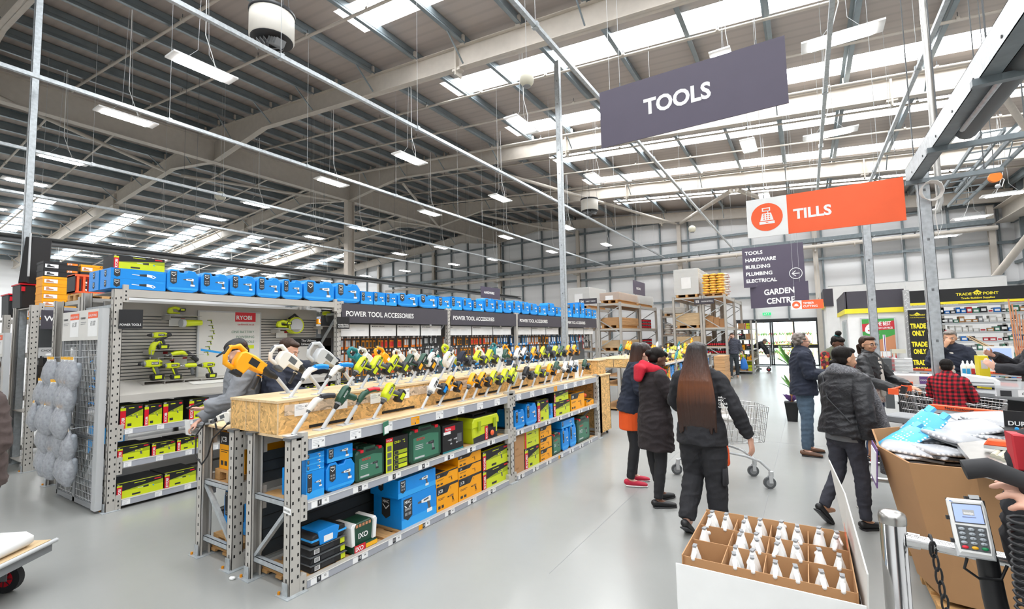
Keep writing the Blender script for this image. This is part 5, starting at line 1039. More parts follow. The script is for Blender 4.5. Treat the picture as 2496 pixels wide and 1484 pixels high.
for r in range(5):
    for c in range(5):
        x = -7.6+c*.24+rnd.uniform(-.02, .02)-(.12 if r > 0 else 0)*.5; z = 1.62-r*.25; y = 1.83-rnd.random()*.06-(.05 if r in (1, 2) else 0)
        lb = 'grey item in a clear plastic bag, column %s of row %s on the wire display' % (nth(c), nth(r))
        if bagp is None:
            bagp = empty('bagged_slipper', lb, 'bagged goods', (x, y, z), 0, 'clear bags on the wire display'); b = MB(); b.sweep([(0, 0, -.06), (-.02, .01, -.16), (-.04, .0, -.27)], [(.05, .03), (.06, .045), (.05, .03)], 'slip'); b.sweep([(.05, .03, -.06), (.04, .03, -.16), (.02, .02, -.27)], [(.045, .03), (.05, .04), (.045, .03)], 'slip'); b.build('slipper', bagp)
            b = MB(); b.sweep([(.0, .0, -.0), (.0, .0, -.1), (-.01, 0, -.22), (-.02, 0, -.3)], [(.06, .01), (.1, .055), (.11, .07), (.09, .03)], 'plastic_bag', n=12); b.build('bag', bagp)
            b = MB(); b.box(-.05, -.012, -.03, .05, -.008, .03, 'white'); b.box(-.05, -.014, -.0, .05, -.012, .03, 'btn_yel'); b.cyl((0, -.02, .02), (0, .14, .02), .004, 'galv', n=5); b.build('header_card', bagp)
        else: dup(bagp, (x, y, z), rnd.uniform(-.3, .3), lb, 'clear bags on the wire display')
# boot rack
t = empty('pallet_rack', 'grey pallet rack of work boots in the next aisle on the left', 'shelving rack'); XBt = -9.5
for y in (2.1, 4.95, 7.7): upright(t, XBt-.0375, y, 2.38, 1, wd=.1); upright(t, XBt-.9, y, 2.38, -1, step=0)
for y0, y1 in ((2.1, 4.95), (4.95, 7.7)):
    for z0, z1 in ((.03, .1), (.75, .82), (2.29, 2.36)): shelf_beam(t, XBt, y0+.05, y1-.05, z0, z1, tickets=[(y0+.2+k*.3, .08) for k in range(7)] if z0 < 2 else ()); deck(t, XBt-.9, XBt-.03, y0, y1, z1-.012, 'steel', False, .012)
    b = MB(); b.box(XBt-.5, y0+.05, .8, XBt-.49, y1-.05, 2.1, 'steel_dark'); b.build('back_panel', t)
b = MB(); b.push(Matrix.Translation((XBt+.02, 2.16, 2.03)) @ Matrix.Rotation(pi/2, 4, 'Z')); b.box(0, 0, 0, 2.7, .012, .28, 'sign_dark'); b.text('WORK BOOTS', .03, .12, .075, 'white', -.002, .02); b.pop(); tag(b.build('header_board'), 'dark header board reading work boots at the left', 'sign')
b = MB(); b.push(Matrix.Translation((XBt-.3, 2.2, 1.5)) @ Matrix.Rotation(pi/2, 4, 'Z')); b.box(0, 0, 0, .55, .01, .26, 'ticket'); b.text('CHOOSE THE RIGHT', .05, .2, .03, 'dark', -.002, .01, maxw=.4)
for k in range(6): b.fp([(.04+k*.08, .1), (.09+k*.08, .1), (.085+k*.08, .12), (.06+k*.08, .135), (.04+k*.08, .13)], 'dark', -.002)
b.pop(); tag(b.build('boot_guide'), 'white boot guide card under the work boots header', 'sign')
for k in range(6):
    goods('shoe', .36, .25, .125, (XBt-.04-.01*(k % 2), 2.22+.0*(k//4), (.83 if k < 3 else .83)+.13*k), pi/2, 'black shoe box with blue peak mark under the white trainer, %s one up' % nth(k))
for k in range(6): goods('shoe', .36, .25, .125, (XBt-.04, 2.66, .83+.13*k), pi/2, 'black shoe box in the second stack of the boot rack, %s from the bottom' % nth(k))
e = empty('trainer', 'white trainer displayed on the stack of black shoe boxes', 'shoe', (XBt-.06, 2.24, 1.615), pi/2); b = MB(); b.sweep([(.03, .06, .03), (.14, .06, .035), (.25, .05, .05), (.31, .05, .07)], [(.04, .025), (.045, .03), (.04, .045), (.035, .06)], 'white', (0, 1, 0)); b.build('upper', e); b = MB(); b.box(-.01, .01, 0, .35, .1, .02, 'grey_l'); b.build('sole', e); b = MB(); b.box(.16, .0, .06, .2, .012, .09, 'dark'); b.build('stripe', e)
e = empty('display_table', 'white wooden unit with blue poster at the foot of the boot rack', 'display unit', (XBt+.02, 2.25, 0), pi/2); b = MB()
for x0, x1, z0, z1 in ((0, .05, 0, .72), (.95, 1.0, 0, .72), (0, 1., .66, .76), (0, 1., 0, .1)): b.box(x0, -.02, z0, x1, .02, z1, 'white')
b.box(0, 0, .7, 1., .3, .74, 'white'); b.build('frame', e); b = MB(); b.box(.5, -.035, .12, .95, -.025, .6, 'blue_l'); b.text('3 TIER', .55, .2, .04, 'white', -.036-.002); b.build('poster', e)
for k in range(4): goods('shoe', .4, .25, .11, (XBt-.005, 2.32, .13+.12*k), pi/2, 'black shoe box behind the white unit frame, %s from the bottom' % nth(k))
zb_ = 2.366
for k, st in enumerate(('boot_o', 'boot_o', 'boot_o', 'boot_o', 'boot_b', 'boot_b')): goods(st, .4, .32, .112, (XBt-.05, 2.17, zb_+.114*k), pi/2, '%s boot box in the nearer stack on the boot rack, %s from the bottom' % ('orange' if st == 'boot_o' else 'black', nth(k)))
for k, st in enumerate(('boot_b', 'boot_b', 'boot_b', 'boot_b', 'boot_b', 'boot_o')): goods(st, .34, .32, .112, (XBt-.07, 2.6, zb_+.114*k), pi/2, 'boot box in the farther stack on top of the boot rack, %s one up' % nth(k))
e = empty('plastic_crate', 'orange slatted plastic crate with black front on the rack top', 'crate', (-8.3, 2.2, 2.49), pi/2); b = MB(); b.box(0, 0, 0, .4, .3, .02, 'orange'); b.box(0, 0, .22, .4, .3, .24, 'orange') if 0 else None
for k in range(6): b.box(.02+k*.065, -.005, 0, .045+k*.065, .005, .24, 'orange'); b.box(.02+k*.065, .295, 0, .045+k*.065, .305, .24, 'orange')
b.box(0, -.01, .22, .4, .31, .25, 'orange'); b.box(0, 0, 0, .008, .3, .24, 'dark'); b.box(.392, 0, 0, .4, .3, .24, 'orange'); b.build('body', e)
for k in range(2):
    e = empty('toolbox', 'black toolbox with red lid on the boot rack top, %s' % ('nearer one' if k == 0 else 'farther one'), 'toolbox', (XBt-.72-.1*k, 2.07-k*.0+(.27*k if 0 else -.0)+.0, 2.375) if k == 0 else (-11.1, 2.12, 2.28), pi/2); b = MB(); b.prism([(.02, 0), (.24, 0), (.25, .36), (.01, .36)], 0, .45, 'black', .015); b.build('body', e); b = MB(); b.box(0, -.01, .36, .26, .46, .38, 'red'); b.box(.02, -.02, .26, .06, 0, .33, 'red'); b.build('lid', e)
e = empty('tool_trolley', 'stack of black tool storage with grey handle above the boot rack', 'toolbox', (-10.32, 2.2, 2.76), .3); b = MB(); b.prism([(-.1, 0), (.12, 0), (.16, .72), (.02, .74)], -.1, .18, 'black', .02); b.build('body', e); b = MB(); b.box(.15, -.12, .1, .17, -.1, .78, 'grey_l'); b.build('handle', e)
t = empty('pallet_rack', 'second grey pallet rack farther left behind the boots', 'shelving rack')
for y in (2.1, 4.95, 7.7, 10.4): upright(t, -11.0, y, 2.3, 1, step=0); upright(t, -11.9, y, 2.3, -1, step=0)
for y0, y1 in ((2.1, 4.95), (4.95, 7.7), (7.7, 10.4)):
    for z in (.1, .9, 1.6, 2.15): shelf_beam(t, -10.96, y0, y1, z, z+.07, strip=False); deck(t, -11.9, -10.98, y0, y1, z+.06, 'steel', False)
for k in range(12): goods(('boot_o', 'jcb', 'cardbox')[k % 3], .55, .4, .3, (-11.05, 2.3+.62*k, 2.24), pi/2, 'box on top of the far left rack, %s along' % nth(k), 'boxes on the far left rack')
# second wire display with yellow packs at the left edge
wire_end(-11.1, -9.75, 1.85, 1.98, 'grey wire mesh display end with red and yellow packs at the left edge', '')
yp = None
for r in range(3):
    for c in range(7):
        lb = 'yellow pack hanging on the left-edge wire display, column %s of row %s' % (nth(c), nth(r)); o = (-10.9+c*.16, 1.78, 1.5-r*.27)
        if yp is None: b = MB(); b.prism([(-.04, 0), (.04, 0), (.05, -.25), (-.05, -.25)], 0, .04, 'btn_yel', .006); b.fp([(-.03, -.08), (.03, -.1), (.03, -.16), (-.03, -.14)], 'red', -.002); yp = b.build('yellow_pack', loc=o); tag(yp, lb, 'hanging pack', 'yellow packs at the left edge')
        else: q = yp.copy(); COL.objects.link(q); q.location = o; q['label'] = lb; q.rotation_euler = (0, 0, rnd.uniform(-.4, .4))
# flat trolley with paper sack, bottom left
W0 = atz(-75, 1452, .1); tx, ty = W0.x, W0.y
e = empty('flat_trolley', 'grey flatbed trolley with wooden deck cut off by the lower left corner', 'trolley', (tx, ty, 0), radians(38)); b = MB(); b.box(-1.1, -.3, .27, .22, .32, .3, 'grey_m'); b.box(-1.1, -.31, .235, .24, -.29, .3, 'grey'); b.box(.22, -.31, .235, .24, .33, .3, 'grey'); b.build('frame', e)
b = MB(); b.box(-1.1, -.3, .3, .23, .33, .318, 'ply'); b.tube([(.25, -.32, .31), (.26, .34, .31)], .016, 'grey_l'); b.tube([(-1.1, -.32, .31), (.25, -.32, .31)], .016, 'grey_l'); b.build('deck', e)
for x, y in ((0.02, -.2), (0.02, .24), (-.95, -.2)):
    b = MB(); b.cyl((x, y-.022, .1), (x, y+.022, .1), .1, 'rubber', n=28); o = b.build('wheel', e); b = MB(); b.cyl((x, y-.026, .1), (x, y+.026, .1), .055, 'red', n=20); b.cyl((x, y-.03, .1), (x, y+.03, .1), .018, 'dark', n=12)
    for k in range(8): b.cb((x+.036*cos(k*pi/4), y-.027, .1+.036*sin(k*pi/4)), (.036, .002, .006), 'dark', (0, -k*pi/4, 0))
    b.build('hub', o); b = MB(); b.box(x-.03, y-.04, .09, x+.03, y-.034, .24, 'grey'); b.box(x-.03, y+.034, .09, x+.03, y+.04, .24, 'grey'); b.box(x-.05, y-.05, .225, x+.05, y+.05, .235, 'grey'); b.build('fork', e)
b = MB(); b.push(Matrix.Translation((tx, ty, .319)) @ Matrix.Rotation(radians(38), 4, 'Z')); b.prism([(-.75, .0), (.16, .0), (.2, .03), (.2, .075), (.15, .105), (-.7, .11)], -.19, .25, 'white', .03, True)
b.pop(); sk = b.build('paper_sack'); tag(sk, 'white and orange printed paper sack lying on the flatbed trolley', 'sack')
b = MB(); b.push(Matrix.Translation((tx, ty, .319)) @ Matrix.Rotation(radians(38), 4, 'Z')); b.text('DOUBLE', -.45, .055, .05, 'orange', -.196, .03); b.text('1000', -.34, .02, .04, 'grey_m', -.196, .02)
for k in range(5):
    for j in range(2): b.fp([(.0+k*.045, .03+j*.04), (.018+k*.045, .05+j*.04), (.036+k*.045, .03+j*.04), (.018+k*.045, .012+j*.04)], 'orange', -.196)
b.pop(); o = b.build('print', sk)
# crumpled paper on the floor
p = atz(565, 1413, .0); b = MB(); b.ell((0, 0, .012), (.022, .016, .012), 'white', (.3, .2, .4), 7, 5); b.ell((.012, .008, .014), (.014, .012, .012), 'white', (1, .2, .4), 6, 4); tag(b.build('paper_scrap', loc=p), 'crumpled white paper scrap on the floor before the rack end', 'litter')
# ================================================================ second tool gondola along the aisle
t2 = empty('display_rack', 'second tool display rack farther down the main aisle, front half', 'shelving rack'); G0 = 10.75
for y in (G0, G0+2.85, G0+5.7, G0+8.5):
    upright(t2, XF-.0375, y, 1.0, 1, step=0); upright(t2, XB+.0375, y, 1.0, -1, step=0); upright(t2, XB-.1, y, 1.0, 1, step=0); upright(t2, -4.4, y, 1.0, -1, step=0); brace(t2, XB, XF-.07, y, (.14, .7), ((.16, .7),))
for y0, y1 in ((G0, G0+2.85), (G0+2.85, G0+5.7), (G0+5.7, G0+8.5)):
    for k, (z0, z1) in enumerate(LV):
        shelf_beam(t2, XF, y0+.04, y1-.04, z0, z1-.05 if k == 2 else z1, tickets=[(y0+.1+j*.19, .11) for j in range(14)])
        deck(t2, XB-.7, XF-.04, y0, y1, z1-.022 if k < 2 else 1.0, 'pallet' if k < 2 else 'ply', False)
    b = MB(); b.box(XB-.02, y0, .05, XB, y1, .95, 'steel_dark'); b.build('back_panel', t2)
osb_box(-3.9, -3.42, G0, G0+8.5, 1.02, 1.2, 'long OSB step box on the second tool display rack', (-3.66,)); osb_box(-4.4, -3.92, G0, G0+8.5, 1.02, 1.2, 'rear OSB step box on the second tool display rack', (-4.16,), False)
k = 0
for zb0, hh in ((.06, .36), (.597, .3)):
    y = G0+.15
    while y < G0+8.2:
        wd = rnd.choice((.22, .3, .36)); st = rnd.choice(('mac', 'jcb', 'ryobi', 'mac', 'mac_case', 'jcb', 'ryobi_w')); goods(st, wd, .3, rnd.choice((.26, .32)), (XS, y, zb0), pi/2, '%s box on the second display rack, %s shelf, %s along' % ({'m': 'blue', 'j': 'yellow', 'r': 'lime'}[st[0]], 'bottom' if zb0 < .3 else 'middle', nth(k)), 'boxes on the second display rack'); y += wd+.02; k += 1
keys = ['rec_yel', 'rec_teal', 'rec_white', 'jig_lime', 'ham_yel', 'rec_lime', 'jig_white', 'lime_bat', 'yel_bat', 'white_bat', 'lime_fat', 'green', 'black_bat']
for i in range(24): mount(rnd.choice(keys), -3.27, G0+.25+i*.34, 1.045, 'in the front row of the second display, %s along' % nth(i), rnd.choice((10, 30, 50)), s=1.2, ls=.5, stand=False, roll=rnd.uniform(-.3, .3))
for i in range(34): mount(keys[i % len(keys)] if i > 5 else ('ham_yel', 'ham_teal', 'rec_lime', 'ham_yel', 'rec_yel', 'rec_white')[i], -3.62-.3*(i % 2), G0+.1+i*.24, 1.22, 'on the OSB step of the second display, %s along' % nth(i), rnd.choice((12, 35, 48)) if i > 5 else 44, s=.9, ls=.7, stand=i % 3 == 0 or i < 6)
# ================================================================ tall building racks
mat('bag_w', C('e2ddd6'), .6, kind='patch', scale=9, col2=[C('eae6e0'), C('e5e0d8'), C('c96a5a')]); mat('bag_y', C('f2b63a'), .55, kind='patch', scale=11, col2=[C('f6d25a'), C('ee7a4a'), C('f0c890')]); mat('bag_b', C('8a7256'), .7, var=.2)
def sheets(x0, x1, y0, y1, z, h, label, m='mdf', n=10, wrap=None):
    e = empty('sheet_stack', label, 'stack of boards', ((x0+x1)/2, (y0+y1)/2, z)); w_, d_ = (x1-x0)/2, (y1-y0)/2; b = MB()
    for i in range(n): o = .006*((i*7) % 3-1); b.box(-w_+o, -d_-o, .1+i*(h-.1)/n, w_+o, d_, .1+(i+1)*(h-.1)/n-.003, m)
    b.build('boards', e); b = MB()
    for k in range(3): x = -w_+.05+k*(w_-.1); b.box(x, -d_, 0, x+.09, d_, .1, 'pallet')
    b.build('bearers', e)
    if wrap: b = MB(); b.box(-w_-.01, -d_-.012, .12, w_+.012, d_, h+.01, 'film'); b.build('film_wrap', e); b = MB(); b.box(-w_*.4, -d_-.016, h*.3, w_*.4, -d_-.013, h*.7, 'ticket'); b.build('paper_label', e)
    return e
def bags(x0, x1, y0, z, m, label, cols=4, rows=6, th=.09, group=None):
    w_ = (x1-x0)/cols; pr = None
    for r in range(rows):
        for c in range(cols):
            lb = label+', column %s of layer %s' % (nth(c), nth(r)); p = (x0+(c+.5)*w_+(.02 if r % 2 else -.02), y0+.25, z+(r+.5)*th)
            if pr is None: b = MB(); b.sweep([(0, -.2, 0), (0, .2, 0)], [(w_*.5, th*.5), (w_*.5, th*.5)], m, n=12); pr = tag(b.build('cement_bag', loc=p), lb, 'bag', group)
            else: o = pr.copy(); COL.objects.link(o); o.location = p; o['label'] = lb
def tall_rack(label, x0, x1, ys, h, levels, nposts=2):
    t = empty('pallet_rack', label, 'shelving rack')
    for y in ys:
        upright(t, x0, y, h, -1, step=0, d=.09, wd=.09); upright(t, x1, y, h, 1, step=0, d=.09, wd=.09); z = .2
        while z < h-.6: b = MB(); b.bar((x0, y, z), (x1, y, z+.55), .035, .03, 'galv'); b.build('brace', t); b = MB(); b.bar((x1, y, z+.55), (x0, y, z+1.1 if z+1.1 < h else h), .035, .03, 'galv'); b.build('brace', t); z += 1.1
    for z in levels:
        for y0, y1 in zip(ys, ys[1:]):
            for x, f in ((x0, -1), (x1, 1)): b = MB(); b.box(x-.03, y0, z-.11, x+.03, y1, z, 'steel'); b.build('beam', t)
            deck(t, x0, x1, y0, y1, z, 'mdf', False, .02)
        for y in (ys[0],): b = MB(); b.box(x0, y-.03, z-.07, x1, y+.03, z, 'steel'); b.build('beam', t)
    return t
tall_rack('tall rack of sheet boards nearest the accessory racks', -7.1, -6.2, (18.0, 20.6, 23.2), 3.1, (.15, 1.15, 2.05, 3.05))
sheets(-7.05, -6.25, 18.05, 20.5, 3.08, .42, 'stack of brown boards with white label on top of the left tall rack', wrap=True); sheets(-7.05, -6.25, 18.05, 20.5, 2.08, .42, 'stack of brown boards on the middle level of the left tall rack'); sheets(-7.05, -6.25, 18.1, 20.5, 1.18, .4, 'stack of pale boards on the low level of the left tall rack', 'timber')
sheets(-7.05, -6.25, 20.8, 23.0, 3.08, .5, 'film wrapped pale pallet load on top of the left tall rack', 'offwhite', wrap=True)
tn = None
for z, r in ((1.18, 3), (2.08, 3)):
    for i in range(7):
        for j in range(r):
            lb = 'tin in row %s, place %s, on the %s level of the left tall rack side' % (nth(j), nth(i), 'lower' if z < 2 else 'upper'); p = (-6.3, 20.9+i*.26, z+j*.14)
            if tn is None: b = MB(); b.cyl((0, 0, 0), (0, 0, .13), .06, 'dark', n=10); b.cyl((0, 0, .03), (0, 0, .09), .0615, 'red', n=10); tn = tag(b.build('paint_tin', loc=p), lb, 'tin', 'tins on the left tall rack')
            else: o = tn.copy(); COL.objects.link(o); o.location = p; o['label'] = lb
tall_rack('wide rack of sacks between the two tall racks', -6.1, -5.0, (24.0, 26.4), 3.0, (.15, 1.2, 2.0, 2.9)); 
tall_rack('cross rack of building sacks facing the aisle', -5.95, -4.75, (23.3, 24.0), 3.0, (.9, 1.75, 2.65))
bags(-5.85, -4.85, 23.3, .94, 'bag_b', 'brown sack on the cross rack', 3, 3, .14, 'brown sacks'); bags(-5.85, -4.85, 23.3, 1.78, 'bag_w', 'white and red sack on the cross rack', 3, 5, .1, 'white and red sacks'); sheets(-5.85, -4.85, 23.3, 24.0, 2.68, .4, 'pale strapped pallet load on top of the cross rack', 'offwhite')
tall_rack('tall rack at the main aisle, left half', -4.6, -3.55, (20.0, 22.7, 25.4), 3.3, (.15, 1.2, 2.0, 3.25)); tall_rack('tall rack at the main aisle, right half', -3.45, -2.65, (20.0, 22.7, 25.4), 3.3, (.15, .95, 1.25, 2.0, 3.25))
sheets(-4.55, -3.6, 20.05, 22.6, 3.28, 1.15, 'tall film wrapped stack of white boards on top of the main aisle rack', 'offwhite', 18, True); bags(-3.45, -2.65, 20.0, 3.36, 'bag_y', 'yellow and orange sack on top of the main aisle rack', 3, 8, .1, 'yellow and orange sacks'); bags(-3.3, -2.6, 21.0, 3.36, 'bag_w', 'white sack behind the yellow ones on the main aisle rack', 2, 9, .1, 'white sacks behind the yellow ones')
pallet(-3.45, -2.65, 20.0, 20.9, 3.27, 'pallet under the yellow and orange sacks')
sheets(-4.55, -3.6, 20.05, 22.6, 2.02, .6, 'thick stack of pale boards on the middle level of the main aisle rack', 'timber'); sheets(-4.55, -3.6, 20.05, 22.6, 1.22, .45, 'stack of pale boards on the lower level of the main aisle rack', 'timber')
for k in range(4): goods('cardbox', .28, .3, .45-.06*k, (-3.4+.2*k if k < 3 else -2.95, 20.1+.05*k, 2.02), 0, 'brown carton on the middle level of the right half rack, %s from the left' % nth(k))
sheets(-8.9, -7.9, 19, 21, 3.0, .9, 'tall film wrapped block of pale boards beyond the blue cases', 'offwhite', 12, True); tall_rack('rack half hidden beyond the last blue cases', -8.95, -7.85, (18.9, 21.2), 3.0, (.15, 1.2, 2.1, 2.97))
bt = None
for z in (.97, 1.27):
    for i in range(9):
        for j in range(2):
            lb = 'small bottle on the right half rack, %s level, place %s, %s row' % ('lower' if z < 1 else 'upper', nth(i), nth(j)); p = (-3.35+i*.08, 20.05+j*.1, z)
            if bt is None: b = MB(); b.lathe([(.03, 0), (.03, .14), (.012, .17), (.012, .2)], 'dark', 10); b.cyl((0, 0, .04), (0, 0, .11), .031, 'red', n=10); bt = tag(b.build('bottle', loc=p), lb, 'bottle', 'small bottles on the rack end')
            else: o = bt.copy(); COL.objects.link(o); o.location = p; o['label'] = lb
# white notice on rack corner and aisle numbers
for px, t_, l in ((1712, '55', 'dark aisle sign numbered 55 on the main aisle rack'), (1430, '54', 'dark aisle sign numbered 54 above the last blue cases')):
    p = aty(px-20 if px > 1500 else px-18, 736, 19.9 if px > 1500 else 17.5); b = MB(); b.push(Matrix.Translation(p)); b.box(0, 0, -.1, .75, .02, .12, 'sign_dark'); b.text(t_, .05, -.04, .1, 'white', -.002, .03); b.text('BUILDING MATERIALS' if t_ == '55' else 'SHEET TIMBER', .28, -.02, .05, 'white', -.002, .01, maxw=.42); b.pop(); tag(b.build('aisle_sign'), l, 'sign')
# racks of small goods between tall racks and the doors
t = empty('pallet_rack', 'low rack of small goods beside the glass doors', 'shelving rack')
for y in (22.5, 25.0): upright(t, -2.6, y, 2.3, -1, step=0); upright(t, -2.0, y, 2.3, 1, step=0)
for z in (.1, .55, 1.0, 1.45, 1.9): deck(t, -2.6, -2.0, 22.5, 25.0, z, 'steel', False, .04)
for i in range(24):
    b = None; z = (.14, .59, 1.04, 1.49, 1.94)[i % 5]; goods(('cardbox', 'lime', 'jcb_s', 'makita')[i % 4], .22, .3, .24, (-2.5+.28*((i//5) % 2), 22.5+.3*(i//10), z), 0, 'small carton on the low rack by the doors, level %s, place %s' % (nth(i % 5), nth(i//5)), 'cartons on the low rack by the doors')
sheets(-2.62, -2.3, 16.6, 17.8, 0, 1.02, 'chest-high stack of brown boards standing in the main aisle end', 'mdf', 8)
# ================================================================ doors and outside
DX = [atx_.x for atx_ in [aty(v, 800, Y1) for v in (1806, 1825, 1878, 1935, 1991)]]; DX[0] = -3.35
b = MB(); b.box(-3.35, Y1-.06, 2.3, .52, Y1+.1, 2.46, 'dark'); b.box(-3.35, Y1-.06, 2.46, .52, Y1-.02, 2.5, 'grey_m')
for x in (-3.32, DX[1], DX[2], DX[2]+.09, DX[3], .48): b.box(x-.035, Y1-.03, 0, x+.035, Y1+.05, 2.32, 'dark')
b.box(-3.35, Y1-.03, 0, .52, Y1+.05, .06, 'dark'); struct('door_1', b)
b = MB(); b.box(-3.3, Y1+.0, .06, .48, Y1+.008, 2.3, 'door_glass'); struct('window_doors', b)
b = MB(); b.box(-2.7, Y1-.05, .92, DX[2]-.02, Y1-.035, 1.1, 'black'); b.text('AUTOMATIC DOOR', -1.75, .97, .08, 'white', Y1-.052, .02, 'r', 1.0); b.box(DX[2]+.12, Y1-.05, .92, .45, Y1-.035, 1.1, 'black'); b.text('AUTOMATIC DOOR', DX[2]+.3, .97, .08, 'white', Y1-.052, .02, maxw=1.1); b.box(DX[2]+.12, Y1-.052, 1.09, .45, Y1-.04, 1.11, 'pyellow')
tag(b.build('door_sticker'), 'black bands lettered AUTOMATIC DOOR across the glass doors', 'sign')
p = aty(1869, 765, Y1-.2); b = MB(); b.push(Matrix.Translation(p)); b.box(-.2, 0, -.07, .2, .05, .07, 'exit_green'); b.fq(-.03, -.03, .02, .04, 'white', -.002); b.fp([(-.16, -.01), (-.09, .04), (-.09, .01), (-.05, .01), (-.05, -.03), (-.09, -.03), (-.09, -.05)], 'white', -.002); b.fq(.07, -.04, .1, .04, 'white', -.002); b.pop(); tag(b.build('exit_sign'), 'green running man exit sign over the glass doors', 'sign')
p = aty(1934, 870, 27.5); b = MB(); b.cyl((0, 0, 0), (0, 0, 1.25), .06, 'pyellow', n=12); b.cyl((0, 0, 1.0), (0, 0, 1.26), .062, 'black', n=12); tag(b.build('guard_post', loc=(p.x, 27.5, 0)), 'yellow and black guard post in front of the glass doors', 'post')
b = MB(); b.box(-14, Y1+.2, -.2, 12, Y1+22, -.01, 'tarmac'); struct('ground_outside', b)
b = MB(); b.box(-12, 47, 0, 10, 47.1, 2.6, 'grey_l')
for k in range(20): b.box(-12+k*1.1, 46.9, 0, -11.9+k*1.1, 47, 2.7, 'timber')
tag(b.build('fence'), 'pale fence of the yard beyond the glass doors', 'fence')
for k, (x, y) in enumerate(((-4.2, 34), (-2.3, 36), (-.4, 33.5), (1.2, 37), (-1.4, 39))):
    e = empty('garden_display', 'pale timber plant bench in the yard, %s seen through the doors' % nth(k), 'plant bench', (x, y, 0)); b = MB()
    for z in (.3, .9, 1.5): b.box(-.7, -.3, z, .7, .3, z+.05, 'timber')
    for x_ in (-.68, .68):
        for y_ in (-.28, .28): b.box(x_-.03, y_-.03, 0, x_+.03, y_+.03, 1.9, 'timber')
    b.build('bench', e); b = MB()
    for z in (.35, .95, 1.55):
        for i in range(9):
            for j in range(10): a = rnd.random()*6.28; l_ = rnd.uniform(.1, .26); c = Vector((-.6+i*.15, rnd.uniform(-.2, .2), z)); d_ = Vector((cos(a)*l_*.5, sin(a)*l_*.5, l_)); b.quad([c, c+d_*.5+Vector((.02, 0, 0)), c+d_, c+d_*.5-Vector((.02, 0, 0))], rnd.choice(('leaf', 'leaf_d', 'pred', 'leaf')))
    b.build('plants', e)['kind'] = 'stuff'
# flatbed trolley by the doors
p = aty(1850, 885, 24.5); e = empty('flat_trolley', 'tall-sided yellow-ended goods trolley by the glass doors', 'trolley', (p.x-.2, 24.5, 0)); b = MB(); b.box(-.7, -.3, .22, .7, .3, .26, 'grey'); b.build('deck', e)
for x in (-.68, .68): b = MB(); b.tube([(x, -.28, .24), (x, -.28, 1.15), (x, .28, 1.15), (x, .28, .24)], .018, 'grey_m', 8); b.tube([(x, -.28, .7), (x, .28, .7)], .012, 'grey_m', 8); b.build('end_frame', e)
b = MB(); b.tube([(-.68, -.28, .7), (.68, -.28, .7)], .014, 'grey_m', 8); b.build('side_rail', e)
for x in (-.55, .6): b = MB(); b.cyl((x, -.24, .1), (x, -.2, .1), .1, 'rubber', n=16); b.cyl((x, -.245, .1), (x, -.195, .1), .05, 'red', n=14); b.box(x-.03, -.26, .1, x+.03, -.25, .22, 'grey'); b.build('wheel', e)
goods('lime', .5, .35, .14, (p.x-.75, 24.35, .265), 0, 'lime and green sack-like box on the trolley by the doors'); goods('lime', .5, .35, .14, (p.x-.75, 24.35, .41), 0, 'second lime box on the trolley by the doors')

pallet(-8.35, -7.85, 2.15, 2.65, 2.362, 'small pallet under the orange crate on the rack top')
# ================================================================ trade counter area
mat('dplate', C('c2c2c2'), .35, .6, var=.3, scale=60)
ba, bb = aty(2062, 712, 15), aty(2202, 708, 15)
e = empty('sales_booth', 'white booth with black and yellow fascia left of the trade counter', 'booth', (0, 0, 0)); x0, x1 = ba.x, bb.x
b = MB(); b.box(x0, 15, 0, x1, 15.06, 2.25, 'white'); b.box(x0, 15.06, 0, x0+.06, 18.5, 2.25, 'white'); b.build('wall_panels', e)
b = MB(); b.box(x0-.02, 14.95, 2.32, x1, 15.0, 2.77, 'sign_dark'); b.box(x0-.05, 14.95, 2.32, x0-.0, 18.5, 2.77, 'sign_dark'); b.build('fascia', e)
b = MB(); b.box(x0-.03, 14.94, 2.2, x1, 14.99, 2.32, 'pyellow'); b.box(x0-.06, 14.95, 2.2, x0-.01, 18.5, 2.32, 'pyellow'); b.build('yellow_band', e)
for k in range(5): b = MB(); b.box(x0-.03, 15.3+k*.34, .9, x0-.0, 15.52+k*.34, 2.05, 'grey_l'); b.box(x0-.035, 15.34+k*.34, .94, x0-.03, 15.48+k*.34, 2.0, 'door_glass'); b.build('side_window', e)
p, q = aty(2100, 778, 14.93), aty(2187, 880, 14.93); b = MB(); b.push(Matrix.Translation((p.x, 14.93, q.z))); W_, H_ = q.x-p.x, p.z-q.z; b.box(-.03, .0, -.03, W_+.03, .02, H_+.03, 'grey_l'); b.fq(0, 0, W_, H_, 'pgreen', -.001); b.fp([(W_*.3, 0), (W_, 0), (W_, H_*.62), (W_*.5, H_*.5)], 'terra', -.002)
b.fp([(0, H_*.7), (W_, H_*.75), (W_, H_*.95), (0, H_*.88)], 'pred', -.003); b.text('6', W_*.08, H_*.66, H_*.22, 'white', -.005, .04); b.text('THE BEST', W_*.4, H_*.84, H_*.09, 'white', -.005, .03, maxw=W_*.5); b.text('EVERYDAY LOW PRICES', W_*.36, H_*.76, H_*.045, 'white', -.005, .02, maxw=W_*.58); b.fq(W_*.66, 0, W_, H_*.13, 'pred', -.003); b.text('2.54', W_*.7, .02, H_*.08, 'white', -.005, .03, maxw=W_*.27)
b.fp([(W_*.36, H_*.0), (W_*.44, H_*.0), (W_*.52, H_*.64), (W_*.44, H_*.64)], 'white', -.004); b.fp([(W_*.4, H_*.0), (W_*.43, 0), (W_*.51, H_*.64), (W_*.48, H_*.64)], 'purple', -.0045); b.fq(W_*.62, 0, W_*.7, H_*.62, 'white', -.004); b.fq(W_*.65, 0, W_*.68, H_*.62, 'purple', -.0045)
b.pop(); tag(b.build('price_poster'), 'green and red framed price poster on the white booth', 'poster')
